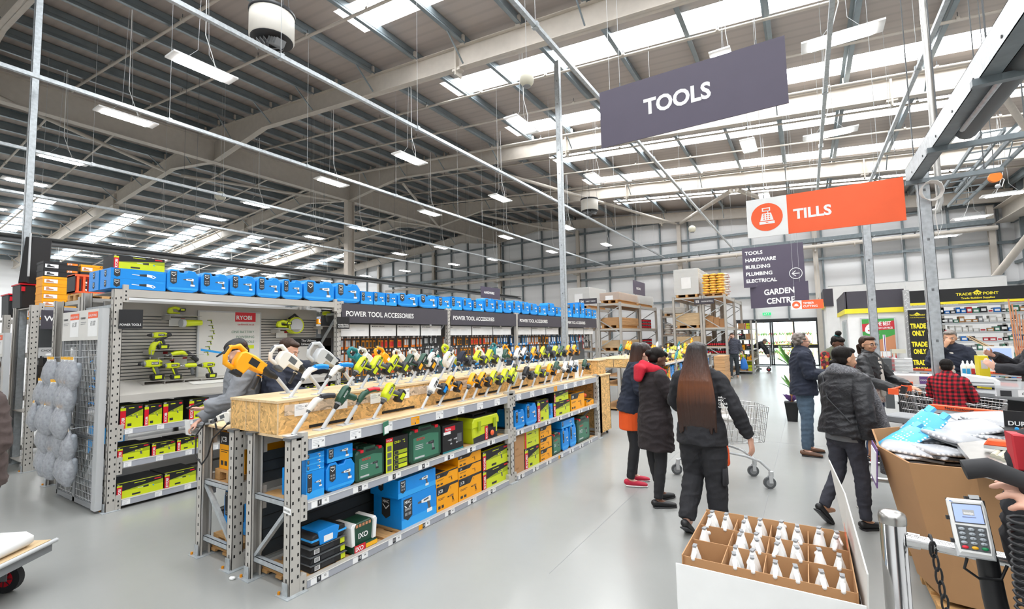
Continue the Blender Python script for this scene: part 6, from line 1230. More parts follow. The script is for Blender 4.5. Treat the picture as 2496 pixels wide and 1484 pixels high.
e = empty('sales_booth', 'smaller white booth with black and yellow fascia farther back beside the door wall', 'booth'); b = MB(); b.box(.62, 19.3, 0, .68, 22, 2.6, 'white'); b.box(.62, 19.24, 0, x0-.1, 19.3, 2.6, 'white'); b.build('wall_panels', e); b = MB(); b.box(.56, 19.2, 2.75, .62, 22, 3.2, 'sign_dark'); b.box(.56, 19.18, 2.6, x0-.1, 19.22, 3.2, 'sign_dark'); b.build('fascia', e); b = MB(); b.box(.55, 19.19, 2.6, .61, 22, 2.74, 'pyellow'); b.build('yellow_band', e)
e = None
p = aty(2207, 707, 14.8); b = MB(); b.box(p.x-.06, 14.75, 0, p.x+.06, 14.85, p.z, 'dplate')
for k in range(40): b.cb((p.x+(.02 if k % 2 else -.02), 14.748, .1+k*.066), (.05, .003, .01), 'white', (0, .8 if k % 2 else -.8, 0))
tag(b.build('chequer_plate_post'), 'silver chequer-plate post between the booth and the trade banner', 'post')
def house(b, cx, z, s, y=-.003):
    b.fp([(cx-s*.6, z+s*.35), (cx, z+s*.85), (cx+s*.6, z+s*.35), (cx+s*.45, z+s*.35), (cx, z+s*.68), (cx-s*.45, z+s*.35)], 'pyellow', y); b.fp([(cx-s*.4, z), (cx+s*.4, z), (cx+s*.4, z+s*.4), (cx, z+s*.7), (cx-s*.4, z+s*.4)], 'pyellow', y-.001)
    for a, c_ in ((-.15, .36), (.15, .36), (0, .1), (-.28, .08), (.28, .08)): b.fp([(cx+a*s+.1*s*cos(t*pi/3), z+c_*s+.09*s*sin(t*pi/3)) for t in range(6)], 'black', y-.002)
def p_trade(b, W, H, t):
    b.box(0, 0, 0, W, t, H, 'black'); b.fq(0, 0, W, H*.16, 'pyellow', -.001); b.text('TRADE', W*.333, H*.52, H*.17, 'pyellow', -.003, .03, 'r', .5); b.text('POINT', W*.387, H*.52, H*.17, 'pyellow', -.003, .03, maxw=.5); house(b, W*.36, H*.5, H*.42); b.text('Trade Building Supplies', W*.36, H*.28, H*.12, 'pyellow', -.003, .02, 'c', .95)
hang_sign((2205, 710), (2760, 722), 'Y', 17, 'long black and yellow TRADE POINT banner over the trade counter', p_trade, wires=False, name='trade_banner')
e = empty('vertical_banner', 'black hanging banner repeating TRADE ONLY in yellow', 'banner'); p, q = aty(2212, 755, 14), aty(2269, 897, 14); b = MB(); b.push(Matrix.Translation((p.x, 14, q.z-.1))); W_, H_ = q.x-p.x, p.z-q.z+.1; b.box(0, 0, 0, W_, .006, H_, 'black')
b.text('TRADE', W_*.08, H_*.9, .03, 'pyellow', -.002, .02, maxw=W_*.34); b.text('POINT', W_*.6, H_*.9, .03, 'pyellow', -.002, .02, maxw=W_*.34); house(b, W_*.5, H_*.895, .1); b.text('Trade Building Supplies', W_*.5, H_*.865, .02, 'pyellow', -.002, .01, 'c', W_*.85)
for k in range(3): b.text('TRADE', W_*.5, H_*(.7-.29*k), .105, 'pyellow', -.002, .05, 'c', W_*.86); b.text('ONLY', W_*.5, H_*(.585-.29*k), .105, 'pyellow', -.002, .05, 'c', W_*.7)
b.pop(); b.build('cloth', e); b = MB(); b.cyl((p.x-.03, 14, p.z), (q.x+.03, 14, p.z), .012, 'grey_l', n=8); b.cyl((p.x, 14, p.z), (p.x, 14, rz_(p.x)), .003, 'grey_l', n=5); b.cyl((q.x, 14, p.z), (q.x, 14, rz_(q.x)), .003, 'grey_l', n=5); b.build('rod', e)
# trade shelves
t = empty('shelf_unit', 'grey shelving wall of boxed fixings behind the trade counter', 'shelving rack'); SX0, SX1 = 2.3, 6.2
for x in (2.3, 3.35, 4.6, 5.85): b = MB(); b.box(x-.03, 18, 0, x+.03, 18.06, 2.75, 'steel'); b.build('upright', t)
lev = [.35, .6, .85, 1.1, 1.36, 1.62, 1.88, 2.14, 2.4]
for z in lev: b = MB(); b.box(SX0, 17.98, z, SX1, 18.5, z+.035, 'steel'); b.box(SX0, 17.96, z-.01, SX1, 17.98, z+.045, 'grey_l'); b.build('shelf_board', t)
cb_ = {}; n = 0
for zi, z in enumerate(lev):
    x = SX0+.06
    while x < 5.6 and n < 290:
        c = ('pred', 'white', 'dark', 'blue_d', 'grey', 'green_l', 'card', 'offwhite')[int(abs(sin(x*.9+zi*2.2))*7.9) if rnd.random() < .6 else rnd.randrange(8)]; w_ = rnd.choice((.09, .11, .14)); h_ = rnd.choice((.1, .14, .18)); key = (c, w_, h_)
        lb = '%s fixings box on trade shelf %s from the bottom' % ({'pred': 'red', 'white': 'white', 'dark': 'black', 'blue_d': 'blue', 'grey': 'grey', 'green_l': 'green', 'card': 'brown', 'offwhite': 'off-white'}[c], nth(zi)); gp = lb+' group'
        if key not in cb_: b = MB(); b.box(0, 0, 0, w_, .25, h_, c); b.fq(w_*.15, h_*.3, w_*.85, h_*.7, 'white' if c != 'white' else 'pred'); cb_[key] = o = b.build('fixings_box')
        else: o = cb_[key].copy(); COL.objects.link(o)
        tag(o, lb, 'box', gp); o.location = (x, 18.0, z+.036); x += w_+.012; n += 1
# copper-coloured rods and timber leaning
for k in range(5): b = MB(); p = aty(2478+k*4, 850, 12.5); b.cyl((p.x, 12.5, .9), (p.x-.02+.02*k, 12.6, 2.3-.1*k), .012, 'terra', n=6); tag(b.build('rod'), 'copper-coloured rod standing at the right edge of the trade counter', 'rod', 'rods at the trade counter')
for k in range(2): p, q = aty(2385+k*5, 835, 12), aty(2425+k*8, 855, 12); b = MB(); b.bar(p-Vector((.15, 0, -.12)), q, .03, .03, 'timber'); tag(b.build('timber_batten'), 'timber batten slanting over the trade counter, %s of two' % ('upper' if k else 'lower'), 'timber')
def counter(name, label, pl, pr, zt_, depth, body='dark', topm='grey', strip=None, z0=.05):
    "counter whose front edge runs pl -> pr at height zt_, depth measured away from the camera"
    a = Vector((pl.x, pl.y, 0)); d = Vector((pr.x-pl.x, pr.y-pl.y, 0)); L = d.length; ang = atan2(d.y, d.x); e = empty(name, label, 'checkout', a, ang)
    b = MB(); b.box(.01, .02, z0, L, depth, zt_-.06, body); b.box(0, .0, z0+.3, L, .02, z0+.34, 'dark'); b.build('body', e)
    b = MB(); b.prism([(0, 0), (L, 0), (L, depth), (0, depth)], 0, .06, topm, .008); o = b.build('top', e); o.matrix_local = Matrix.Translation((0, 0, zt_)) @ Matrix.Rotation(-pi/2, 4, 'X') @ Matrix.Scale(-1, 4, (0, 0, 1))
    if strip:
        for s0, s1, off in strip: b = MB(); b.push(Matrix.Translation((s0, off, zt_+.0))); b.box(0, 0, 0, s1-s0, .05, .035, 'grey_l'); b.box(-.005, -.005, .035, s1-s0+.005, .055, .06, 'orange'); b.prism([(-.005, .035), (s1-s0+.005, .035), (s1-s0+.005, .075), (-.005, .075)], -.006, .05, 'orange', .004); b.text('Next customer', .12, .045, .024, 'dark', -.008, .02); b.text('Next customer', .55, .045, .024, 'dark', -.008, .02) if s1-s0 > .9 else None; b.pop(); b.build('divider', e)
    return e
pl, pr = atz(2192, 1003, .95), atz(2700, 1062, .95); c1 = counter('checkout', 'nearest complete dark checkout with a long orange divider rail along its top', pl, pr, .95, .32, strip=((.16, 1.5, .2),))
b = MB(); b.tube([(-.02, -.02, .72), (.08, -.12, .58)], .02, 'grey_l', 8); b.build('bumper', c1)
pl, pr = atz(2205, 928, .95), atz(2620, 968, .95); counter('checkout', 'middle dark checkout behind the boy in the plaid shirt', pl, pr, .95, .42, strip=((.35, 1.35, .2),))
pl, pr = atz(2182, 907, .95), atz(2450, 920, .95); counter('checkout', 'farthest dark checkout with a thin orange edge near the trade only banner', pl, pr, .95, .42, strip=((.05, .85, .2), (1.2, 1.9, .2)))
def gadget(name, label, cat, px, py, zb, f, rz=0):
    p = atz(px, py, zb); e = empty(name, label, cat, p, rz); f(e); return e
def f_printer(e): b = MB(); b.prism([(0, 0), (.36, 0), (.36, .06), (.3, .1), (.02, .14), (0, .13)], 0, .22, 'white', .01); b.build('body', e); b = MB(); b.box(.03, -.004, .03, .3, 0, .045, 'grey'); b.build('slot', e)
gadget('receipt_printer', 'low white printer on the middle checkout', 'printer', 2345, 938, 1.0, f_printer, -.2)
def f_box(e): b = MB(); b.box(0, 0, 0, .42, .3, .12, 'offwhite'); b.fq(.27, .01, .41, .11, 'purple', -.001); b.text('COOKIE', .28, .05, .022, 'white', -.003, maxw=.1); b.build('carton', e)
gadget('cookie_box', 'flat white carton with purple end panel on the farthest checkout', 'box', 2180, 935, 1.0, f_box, -.12)
for k in range(3):
    def f_b(e): b = MB(); b.lathe([(.032, 0), (.034, .17), (.02, .2), (.012, .21), (.012, .235), (.005, .25)], 'white', 12); b.box(-.02, -.035, .05, .02, -.033, .13, 'pred' if e['label'].endswith('third') else 'blue_l'); b.build('bottle', e)
    gadget('spray_can', 'white aerosol can on the middle checkout, %s' % nth(k), 'can', 2350+k*11, 919, 1.02, f_b)
def f_mon(e):
    b = MB(); b.box(0, 0, .1, .34, .04, .36, 'white'); b.fq(.03, .13, .31, .33, 'screen', -.001); b.build('screen', e); b = MB(); b.box(.14, .01, 0, .2, .03, .1, 'grey'); b.build('stand', e)
gadget('till_monitor', 'white till screen being held by the till assistant', 'monitor', 2403, 900, 1.1, f_mon, .05)
def f_till(e): b = MB(); b.box(.08, .05, -.96, .16, .12, 0, 'grey_l'); b.box(0, 0, 0, .26, .18, .08, 'offwhite'); b.box(.03, 0, .08, .06, .1, .3, 'offwhite'); b.box(-.02, -.02, .28, .24, .04, .37, 'cream'); b.build('body', e)
gadget('till_display', 'cream customer display on a post behind the till screen', 'till', 2382, 905, .96, f_till); gadget('till_display', 'cream till unit beside the trade only banner', 'till', 2176, 892, .96, f_till)
def f_stack(e):
    for k in range(10): b = MB(); b.box(.006*(k % 2), 0, k*.024, .22, .16, k*.024+.02, 'white'); b.fq(.01, k*.024+.004, .06, k*.024+.016, 'pred'); b.build('carton', e)
gadget('carton_stack', 'stack of small white cartons in front of the trade only banner', 'cartons', 2172, 905, 1.0, f_stack); gadget('carton_stack', 'second stack of small white cartons beside the banner foot', 'cartons', 2188, 905, 1.0, f_stack)
def f_dark(e): b = MB(); b.box(0, 0, -.6, .12, .4, .28, 'grey_m'); b.ell((.06, -.003, .15), (.008, .004, .008), 'white', nu=8, nv=6); b.ell((.06, -.003, -.02), (.008, .004, .008), 'white', nu=8, nv=6); b.build('panel', e)
gadget('till_screen_panel', 'upright dark grey panel at the end of the farthest checkout', 'panel', 2155, 912, .97, f_dark)
def f_gift(e):
    b = MB(); b.box(0, 0, 0, .4, .3, .02, 'grey_m')
    for x in (0, .4): b.cyl((x, .15, 0), (x, .15, .4), .008, 'chrome', n=6)
    for z in (.12, .24, .36): b.box(0, .14, z, .4, .16, z+.01, 'chrome')
    b.build('frame', e)
    for z in (.02, .15, .27):
        for k in range(6): b = MB(); b.box(.02+k*.062, .08, z, .07+k*.062, .1, z+.09, 'leaf_d' if z < .2 else 'white'); b.build('card', e)
gadget('gift_card_rack', 'chrome rack of small cards behind the woman in the leather jacket', 'rack', 2112, 905, 1.0, f_gift)
def f_price(e): b = MB(); b.box(0, 0, 0, .34, .14, .012, 'grey_l'); b.box(0, 0, 0, .34, .004, .1, 'grey_l'); b.fq(.03, .015, .12, .08, 'dark', -.002); b.fq(.17, .015, .33, .09, 'ticket', -.002); b.text('£4.84', .2, .04, .026, 'dark', -.004); b.build('tray', e); b = MB(); b.box(0, .1, .0, .34, .105, .18, 'film'); b.build('clear_screen', e)
gadget('price_holder', 'clear acrylic price holder on the middle checkout at the right edge', 'price holder', 2430, 968, .96, f_price, -.12)
e = empty('yellow_bin', 'yellow poster box between the trade man and the till assistant', 'sign', aty(2374, 905, 9.3)); b = MB(); b.box(.06, 0, -.9, .17, .2, .22, 'pyellow'); b.fq(.08, .04, .15, .16, 'offwhite'); b.build('body', e)
# ================================================================ cardboard octagonal bin
bt_ = [(.40, 4.78), (.37, 4.1), (.47, 3.66), (.76, 3.66), (1.45, 4.05), (1.5, 4.75), (1.1, 5.1), (.7, 5.1)]; bb_ = [(.60, 4.75), (.54, 4.2), (.62, 3.86), (.86, 3.82), (1.4, 4.1), (1.42, 4.7), (1.1, 5.0), (.78, 5.0)]
e = empty('dump_bin', 'large brown cardboard dump bin on a pallet filled with foil bags and folding stools', 'cardboard bin'); b = MB(); n = 8
vo = [(x, y, .12) for x, y in bb_]+[(x, y, .96) for x, y in bt_]; ci = (1.0, 4.4); vi = [(ci[0]+(x-ci[0])*.98, ci[1]+(y-ci[1])*.98, z) for x, y, z in vo]
fs = [(i, (i+1) % n, n+(i+1) % n, n+i) for i in range(n)]; b.add(vo, fs, 'card'); b.add(vi, [f[::-1] for f in fs], 'card'); b.add(vo[n:]+vi[n:], [(i, (i+1) % n, n+(i+1) % n, n+i) for i in range(n)], 'card_d'); b.build('walls', e)
b = MB(); b.add([(x, y, .8) for x, y in [(ci[0]+((p[0]*.8+q_[0]*.2)-ci[0])*.96, ci[1]+((p[1]*.8+q_[1]*.2)-ci[1])*.96) for p, q_ in zip(bt_, bb_)]], [tuple(range(8))], 'card_d'); b.build('inner_floor', e)
b = MB(); p = atz(2156, 1080, .95); b.cb((.35, 4.15, .83), (.006, .3, .26), 'purple', (0, .06, 0)); b.cb((.345, 4.15, .83), (.004, .27, .2), 'ticket', (0, .06, 0)); b.build('notice', e)
pallet(.58, 1.4, 3.84, 4.9, .0, 'pallet under the large cardboard dump bin')
mat('foil_dots', C('b2b4b8'), .3, kind='dots', scale=30, col2=C('ececec')); mat('dots_blue', C('4fb8ea'), .35, kind='dots', scale=32, col2=C('f2f9fc'))
def stool(x, y, z, rot, label, m='foil_dots', s=1., first={}):
    e = empty('foil_bag' if m == 'foil_dots' else 'folding_stool', label, 'bagged stool' if m == 'foil_dots' else 'folding stool', (x, y, z)); e.rotation_euler = rot
    b = MB(); b.sweep([(-.17*s, 0, 0), (0, 0, .004), (.17*s, 0, 0)], [(.13, .022), (.135, .028), (.13, .022)], m, (0, 1, 0), 14); b.build('body', e)
    if m != 'foil_dots':
        b = MB(); b.box(.17, -.1, -.02, .24, -.04, .02, 'sky_card'); b.box(.17, .04, -.02, .24, .1, .02, 'sky_card'); b.build('handle', e)
        e.scale = (.8, .8, .8)
    else: b = MB(); b.box(-.18*s, -.13, -.03, .17*s, .13, -.018, 'grey_m'); b.build('underside', e)
    return e
k = 0
for (px, py, z, rx, ry, rz2) in ((2290, 1070, .93, .05, -.05, .2), (2230, 1095, .9, .1, .05, -.3), (2310, 1100, .9, .05, .1, .5), (2350, 1045, 1.0, .2, -.2, .3), (2395, 1020, 1.02, .2, -.1, .2), (2430, 1035, 1.0, .1, .2, .6), (2330, 1065, .97, .2, .1, .9), (2400, 1065, .95, -.1, .1, .1), (2270, 1040, .97, .3, -.3, .8), (2250, 1110, .86, 0, 0, .2), (2370, 1100, .88, 0, .1, 1.2), (2440, 1085, .92, 0, 0, .4)):
    p = atz(px, py, z); stool(p.x, p.y, z, (rx, ry, rz2), 'silver dotted foil bag in the dump bin, %s in the heap' % nth(k)); k += 1
p = atz(2200, 1072, .93); stool(p.x, p.y, .93, (.25, -.55, .35), 'sky blue folding stool with white dots sticking out of the dump bin, lower left', 'dots_blue'); p = atz(2245, 1050, .97); stool(p.x, p.y, .99, (.5, -.8, .3), 'sky blue folding stool with white dots, topmost in the dump bin', 'dots_blue')
# nearest packing shelf with orange divider
pl, pr = atz(2330, 1092, .98), atz(2650, 1240, .98)
e = empty('checkout', 'silver packing end of the nearest checkout above the dump bin', 'checkout'); b = MB(); q = [atz(*c, .98) for c in ((2332, 1080), (2388, 1148), (2620, 1200), (2620, 1090), (2420, 1070))]
b.add([(v.x, v.y, .98) for v in q]+[(v.x, v.y, .95) for v in q], [(0, 1, 2, 3, 4), (9, 8, 7, 6, 5)]+[(i, 5+i, 5+(i+1) % 5, (i+1) % 5) for i in range(5)], 'brushed'); b.build('top', e)
b = MB(); q2 = [(v.x+(.92-v.x)*.06, v.y+.0) for v in q[1:4]]; v = [(.9, 3.95), (1.6, 3.75), (1.6, 4.3), (.92, 4.4)]; b.add([(x, y, .1) for x, y in v]+[(x, y, .95) for x, y in v], [(0, 1, 5, 4), (1, 2, 6, 5), (2, 3, 7, 6), (3, 0, 4, 7)], 'grey_m'); b.build('body', e)
b = MB()
for k in range(6): p = atz(2420+k*14, 1105+k*5, 1.0); b.cyl((p.x, p.y, .985), (p.x+.12, p.y+.3, .985), .015, 'cream', n=8)
b.build('roller', e)
p = atz(2398, 1092, 1.0); d = empty('divider_bar', 'short orange Next customer divider on the nearest packing shelf', 'divider', p, -.28); b = MB(); b.prism([(0, .02), (.3, .02), (.3, .055), (.02, .055)], 0, .07, 'orange', .006); b.text('Next', .13, .028, .024, 'dark', -.003, .02); b.build('cover', d); b = MB(); b.box(0, 0, 0, .3, .07, .02, 'grey_l'); b.build('base', d)
p = atz(2450, 1066, 1.0); d = empty('battery_display', 'black open carton of batteries at the right edge', 'display box', p, -.25); b = MB(); b.box(0, 0, 0, .3, .2, .05, 'black'); b.box(0, .19, 0, .3, .2, .16, 'black'); b.text('DURACELL', .02, .06, .03, 'white', .188, .02, maxw=.24); b.fq(.1, .01, .3, .04, 'ticket'); b.build('carton', d)
for k in range(7): b = MB(); b.cyl((.06+.03*k, .06, .05), (.06+.03*k, .1, .05), .012, 'terra' if k % 2 else 'blue_l', n=8); b.build('battery', d)
# ================================================================ crowd barrier, hoop rail, chain
p = atz(2173, 1245, .95); PX_, PY_ = p.x, p.y
e = empty('barrier_post', 'thick polished steel barrier post with domed cap in the right foreground', 'barrier post', (PX_, PY_, 0)); b = MB(); b.lathe([(.09, 0), (.09, .012), (.048, .014), (.048, .9), (.044, .905)], 'chrome', 28); b.build('tube', e); b = MB(); b.lathe([(.051, .9), (.052, .925), (.047, .942), (.03, .952), (.002, .955)], 'brushed', 28); b.build('cap', e)
e = empty('barrier_rail', 'polished upper and lower barrier rails running right from the thick post', 'rail'); dr = ray(-38, 838); d = Vector((-dr.x, -dr.y, 0)).normalized()
b = MB(); b.tube([Vector((PX_, PY_, .84))+d*.05, Vector((PX_, PY_, .84))+d*1.6], .026, 'chrome', 16); b.build('upper_rail', e); b = MB(); b.cyl(Vector((PX_, PY_, .84))+d*.045, Vector((PX_, PY_, .84))+d*.09, .032, 'chrome', n=16); b.build('collar', e)
b = MB(); b.tube([Vector((PX_, PY_, .52))+d*.05, Vector((PX_, PY_, .52))+d*1.6], .02, 'brushed', 14); b.tube([Vector((PX_, PY_, .52))+d*.5, Vector((PX_, PY_, .1))+d*.72], .018, 'brushed', 12); b.build('lower_rail', e)
cp = Vector((PX_, PY_, .84))+d*.125+Vector((0, -.03, 0)); e = empty('chain', 'black plastic chain looped over the upper barrier rail', 'chain', cp)
for k in range(13):
    z = -.0-.052*k; sw = (k*.006, 0); rx = (k % 2)*pi/2; b = MB(); pts = [(.013*cos(a*pi/6), 0, (.034 if abs(sin(a*pi/6)) > .5 else .034)*sin(a*pi/6)) for a in range(12)]
    b.push(Matrix.Translation((sw[0], 0, z-.01)) @ Matrix.Rotation(rx+.5, 4, 'Z')); b.tube(pts, .0042, 'black', 7, closed=True); b.pop(); b.build('link', e)
b = MB(); b.tube([(.0, .035+.036*cos(a*pi/6), .0+.036*sin(a*pi/6)) for a in range(12)], .005, 'black', 7, closed=True); b.build('link', e)
p0, p1 = atz(2103, 1238, 0), atz(2150, 1290, 0); e = empty('hoop_rail', 'low stainless hoop rail beside the cardboard dump bin', 'rail', (p0.x, p0.y, 0)); b = MB()
b.tube([(.0, 0, 0), (0, 0, .22), (.0, .0, .3), (-.03, .05, .34), (-.03, .3, .345), (.02, .38, .345), (.08, .42, .345), (.6, .5, .345)], .024, 'brushed', 12); b.tube([(0, 0, .25), (.03, -.02, .3), (.08, -.03, .3), (.6, -.0, .3)], .024, 'brushed', 12); b.cyl((0, 0, 0), (0, 0, .008), .05, 'brushed', n=18); b.build('tube', e)
# ================================================================ card terminal in the right foreground
tc = atd(2364, 1284, 1.42); e = empty('card_terminal', 'white card payment terminal with lit blue screen and keypad', 'card terminal', tc)
e.rotation_euler = (radians(-14), radians(-4.5), YAW*0+radians(-4)); TW, TH = .044, .079
b = MB(); b.prism([(-TW*.93, -TH*.62), (-TW*.8, -TH*.95), (TW*.86, -TH*1.0), (TW*.98, -TH*.62), (TW*1.0, TH*.7), (TW*.92, TH*.98), (-TW*.85, TH), (-TW*.95, TH*.92)], -.012, .022, 'white', .006, False); b.build('case', e)
b = MB(); b.fq(-TW*.75, TH*.12, TW*.8, TH*.84, 'grey_m', -.0126); b.fq(-TW*.7, TH*.16, TW*.75, TH*.8, 'screen', -.0132); b.fq(-TW*.25, TH*.42, TW*.35, TH*.62, 'grey_l', -.0136); b.fp([(-TW*.2, TH*.45), (TW*.3, TH*.45), (TW*.3, TH*.52), (-TW*.2, TH*.52)], 'white', -.0139); b.text('B&Q', -TW*.18, TH*.45, TH*.08, 'white', -.0142, .03); b.fq(-TW*.3, TH*.34, TW*.4, TH*.36, 'grey_m', -.0136); b.fp([(-TW*.8, TH*.88), (-TW*.6, TH*.86), (-TW*.8, TH*.93)], 'blue_d', -.0125); b.build('screen', e)
MATS['screen'].node_tree.nodes['Principled BSDF'].inputs['Emission Color'].default_value = (*C('a9bdf2'), 1) if 'screen' in MATS else None
MATS['screen'].node_tree.nodes['Principled BSDF'].inputs['Emission Strength'].default_value = .35
b = MB(); b.prism([(-TW*.72, -TH*.8), (TW*.74, -TH*.84), (TW*.78, TH*.02), (-TW*.74, TH*.06)], -.0135, -.006, 'grey_m', .001); b.build('keypad_well', e)
for r in range(5):
    for c in range(3):
        m = 'btn' if r < 4 else ('btn_red', 'btn_yel', 'btn_grn')[c]; x, z = -TW*.48+c*TW*.49, -TH*.08-r*TH*.158; b = MB(); b.ell((x, -.0145, z), (TW*.18, .003, TH*.06), m, nu=12, nv=6)
        if r < 4: b.push(Matrix.Translation((x, 0, z))); b.text('123456789*0#'[r*3+c], 0, -.0018, .0036, 'dark', -.0178, 0, 'c'); b.pop()
        b.build('key', e)
b = MB(); b.prism([(-TW*.95, -TH*1.08), (TW*.95, -TH*1.1), (TW*1.0, -TH*.66), (-TW*.97, -TH*.62)], -.006, .028, 'grey_l', .004); b.build('card_slot', e)
b = MB(); b.box(-TW*1.12, .0, TH*.2, -TW*.9, .03, TH*.34, 'black'); b.box(-TW*1.12, .0, -TH*.62, -TW*.9, .03, -TH*.48, 'black'); b.box(-TW*.9, .022, -TH*.9, TW*1.1, .05, TH*.98, 'black'); b.box(TW*.1, .0, TH*.96, TW*.9, .04, TH*1.1, 'black'); b.box(TW*.3, -.004, TH*1.02, TW*.8, .02, TH*1.16, 'grey_l'); b.build('cradle', e)
b = MB(); b.tube([(.01, .05, -.02), (.03, .07, -.09), (.03, .1, -.2), (.05, .12, -.9)], [.022, .026, .028, .03], 'black', 12); b.tube([(-.02, .02, -.09), (-.03, .03, -.12), (.0, .05, -.145), (.05, .06, -.14), (.07, .06, -.1)], .004, 'black', 8); b.build('mount', e)
ch = atd(2440, 1175, 1.05); b = MB(); b.tube([(ch.x-.06, ch.y, ch.z+.02), (ch.x-.02, ch.y, ch.z+.03), (ch.x+.05, ch.y+.02, ch.z), (ch.x+.07, ch.y+.02, ch.z-.1), (ch.x+.05, ch.y, ch.z-.35)], [(.018, .022)]*3+[.02, .02], 'rubber', 10); tag(b.build('terminal_arm'), 'thick black curved handle behind the card terminal', 'handle')
cc = atd(2485, 1330, .98); b = MB(); pts = [(cc.x+.014*cos(a*.8), cc.y+.014*sin(a*.8), cc.z+.06-.0019*a) for a in range(130)]; b.tube(pts, .0035, 'black', 6); tag(b.build('coiled_lead'), 'black coiled handset lead at the lower right edge', 'cable')
# ================================================================ bottle box
bx0, bx1, by0, by1, bz = -.62, .13, 2.62, 3.33, .60
e = empty('divided_carton', 'open brown divided carton of white spray bottles in the foreground', 'cardboard box'); b = MB(); t_ = .005
b.box(bx0, by1, .2, bx1, by1+t_, bz+.01, 'card'); b.box(bx0, by0, .2, bx0+t_, by1, bz, 'card'); b.box(bx1-t_, by0, .2, bx1, by1, bz, 'card'); b.box(bx0, by0, .2, bx1, by1, .21, 'card_d'); b.build('walls', e)
for i in range(1, 4): x = bx0+i*(bx1-bx0)/4; b = MB(); b.box(x-.002, by0+.02, .22, x+.002, by1, bz-.02, 'card'); b.build('divider', e)
for j in range(0, 3): y = by0+.02+j*(by1-by0)/3; b = MB(); b.box(bx0, y-.002, .22, bx1, y+.002, bz-.012, 'card'); b.build('divider', e)
b = MB(); b.box(bx0-.01, by0-.09, 0, bx1+.02, by0-.083, bz-.01, 'white'); b.box(bx0-.01, by0-.083, .0, bx0-.004, by1+.02, .5, 'white'); b.box(bx1+.014, by0-.083, 0, bx1+.02, by1+.02, .5, 'white'); b.box(bx0-.01, by0-.083, .17, bx1+.02, by1, .19, 'white'); b.build('outer_case', e)
pp = [atz(2027, 1128, .86), atz(2062, 1240, .8)]; b = MB(); v = [(bx1+.005, by1+.03, .5), (bx1+.02, by0-.08, .5), (bx1+.03, by0-.08, .72), (bx1+.0, by1-.05, .84), (bx1-.06, by1+.12, .98)]
b.add([(x, y, z) for x, y, z in v]+[(x+.006, y, z) for x, y, z in v], [(0, 1, 2, 3, 4), (9, 8, 7, 6, 5)]+[(i, (i+1) % 5, 5+(i+1) % 5, 5+i) for i in range(5)], 'offwhite'); b.build('header_card', e)
b = MB(); b.push(Matrix.Translation((bx1-.0, by1+.0, .6)) @ Matrix.Rotation(-pi/2, 4, 'Z')); b.text('OFFER', .05, .02, .07, 'orange', -.012, .03); b.pop(); b.build('header_print', e)
bp = None; k = 0
cells = {}
for j in range(3):
    for i in range(4):
        for a in range(2):
            for c in range(2 if (j == 2 or (j, i) in ((1, 1), (0, 1), (1, 2))) else 1):
                if (j, i) in ((0, 0), (1, 0)) and a == 1: continue
                cx = bx0+(i+.28+.44*a)*(bx1-bx0)/4; cy_ = by0+.02+(j+.3+.36*c)*(by1-by0)/3; lb = 'white trigger spray bottle in the %s cell of the %s carton row, %s' % (nth(i), ('front', 'middle', 'back')[j], ('left', 'right')[a]+(' front' if c == 0 else ' rear'))
                if bp is None:
                    bp = empty('spray_bottle', lb, 'spray bottle', (cx, cy_, .212), 0, 'spray bottles in the divided carton'); b = MB(); b.lathe([(.032, 0), (.035, .02), (.035, .2), (.028, .24), (.014, .27)], 'black', 16); b.build('bottle', bp)
                    b = MB(); b.sweep([(0, .0, .275), (0, .0, .31), (0, -.006, .355), (0, -.012, .40)], [(.03, .03), (.036, .04), (.026, .036), (.013, .022)], 'white', (1, 0, 0), 14); b.sweep([(0, -.02, .385), (0, -.07, .37)], [(.013, .014), (.011, .012)], 'white', n=10); b.build('trigger_head', bp); b = MB(); b.box(-.01, -.03, .414, .01, .004, .42, 'grey'); b.build('nozzle', bp)
                else: dup(bp, (cx, cy_, .212), rnd.uniform(-.3, .3)+(pi if rnd.random() < .25 else 0)*(a == 0), lb, 'spray bottles in the divided carton')
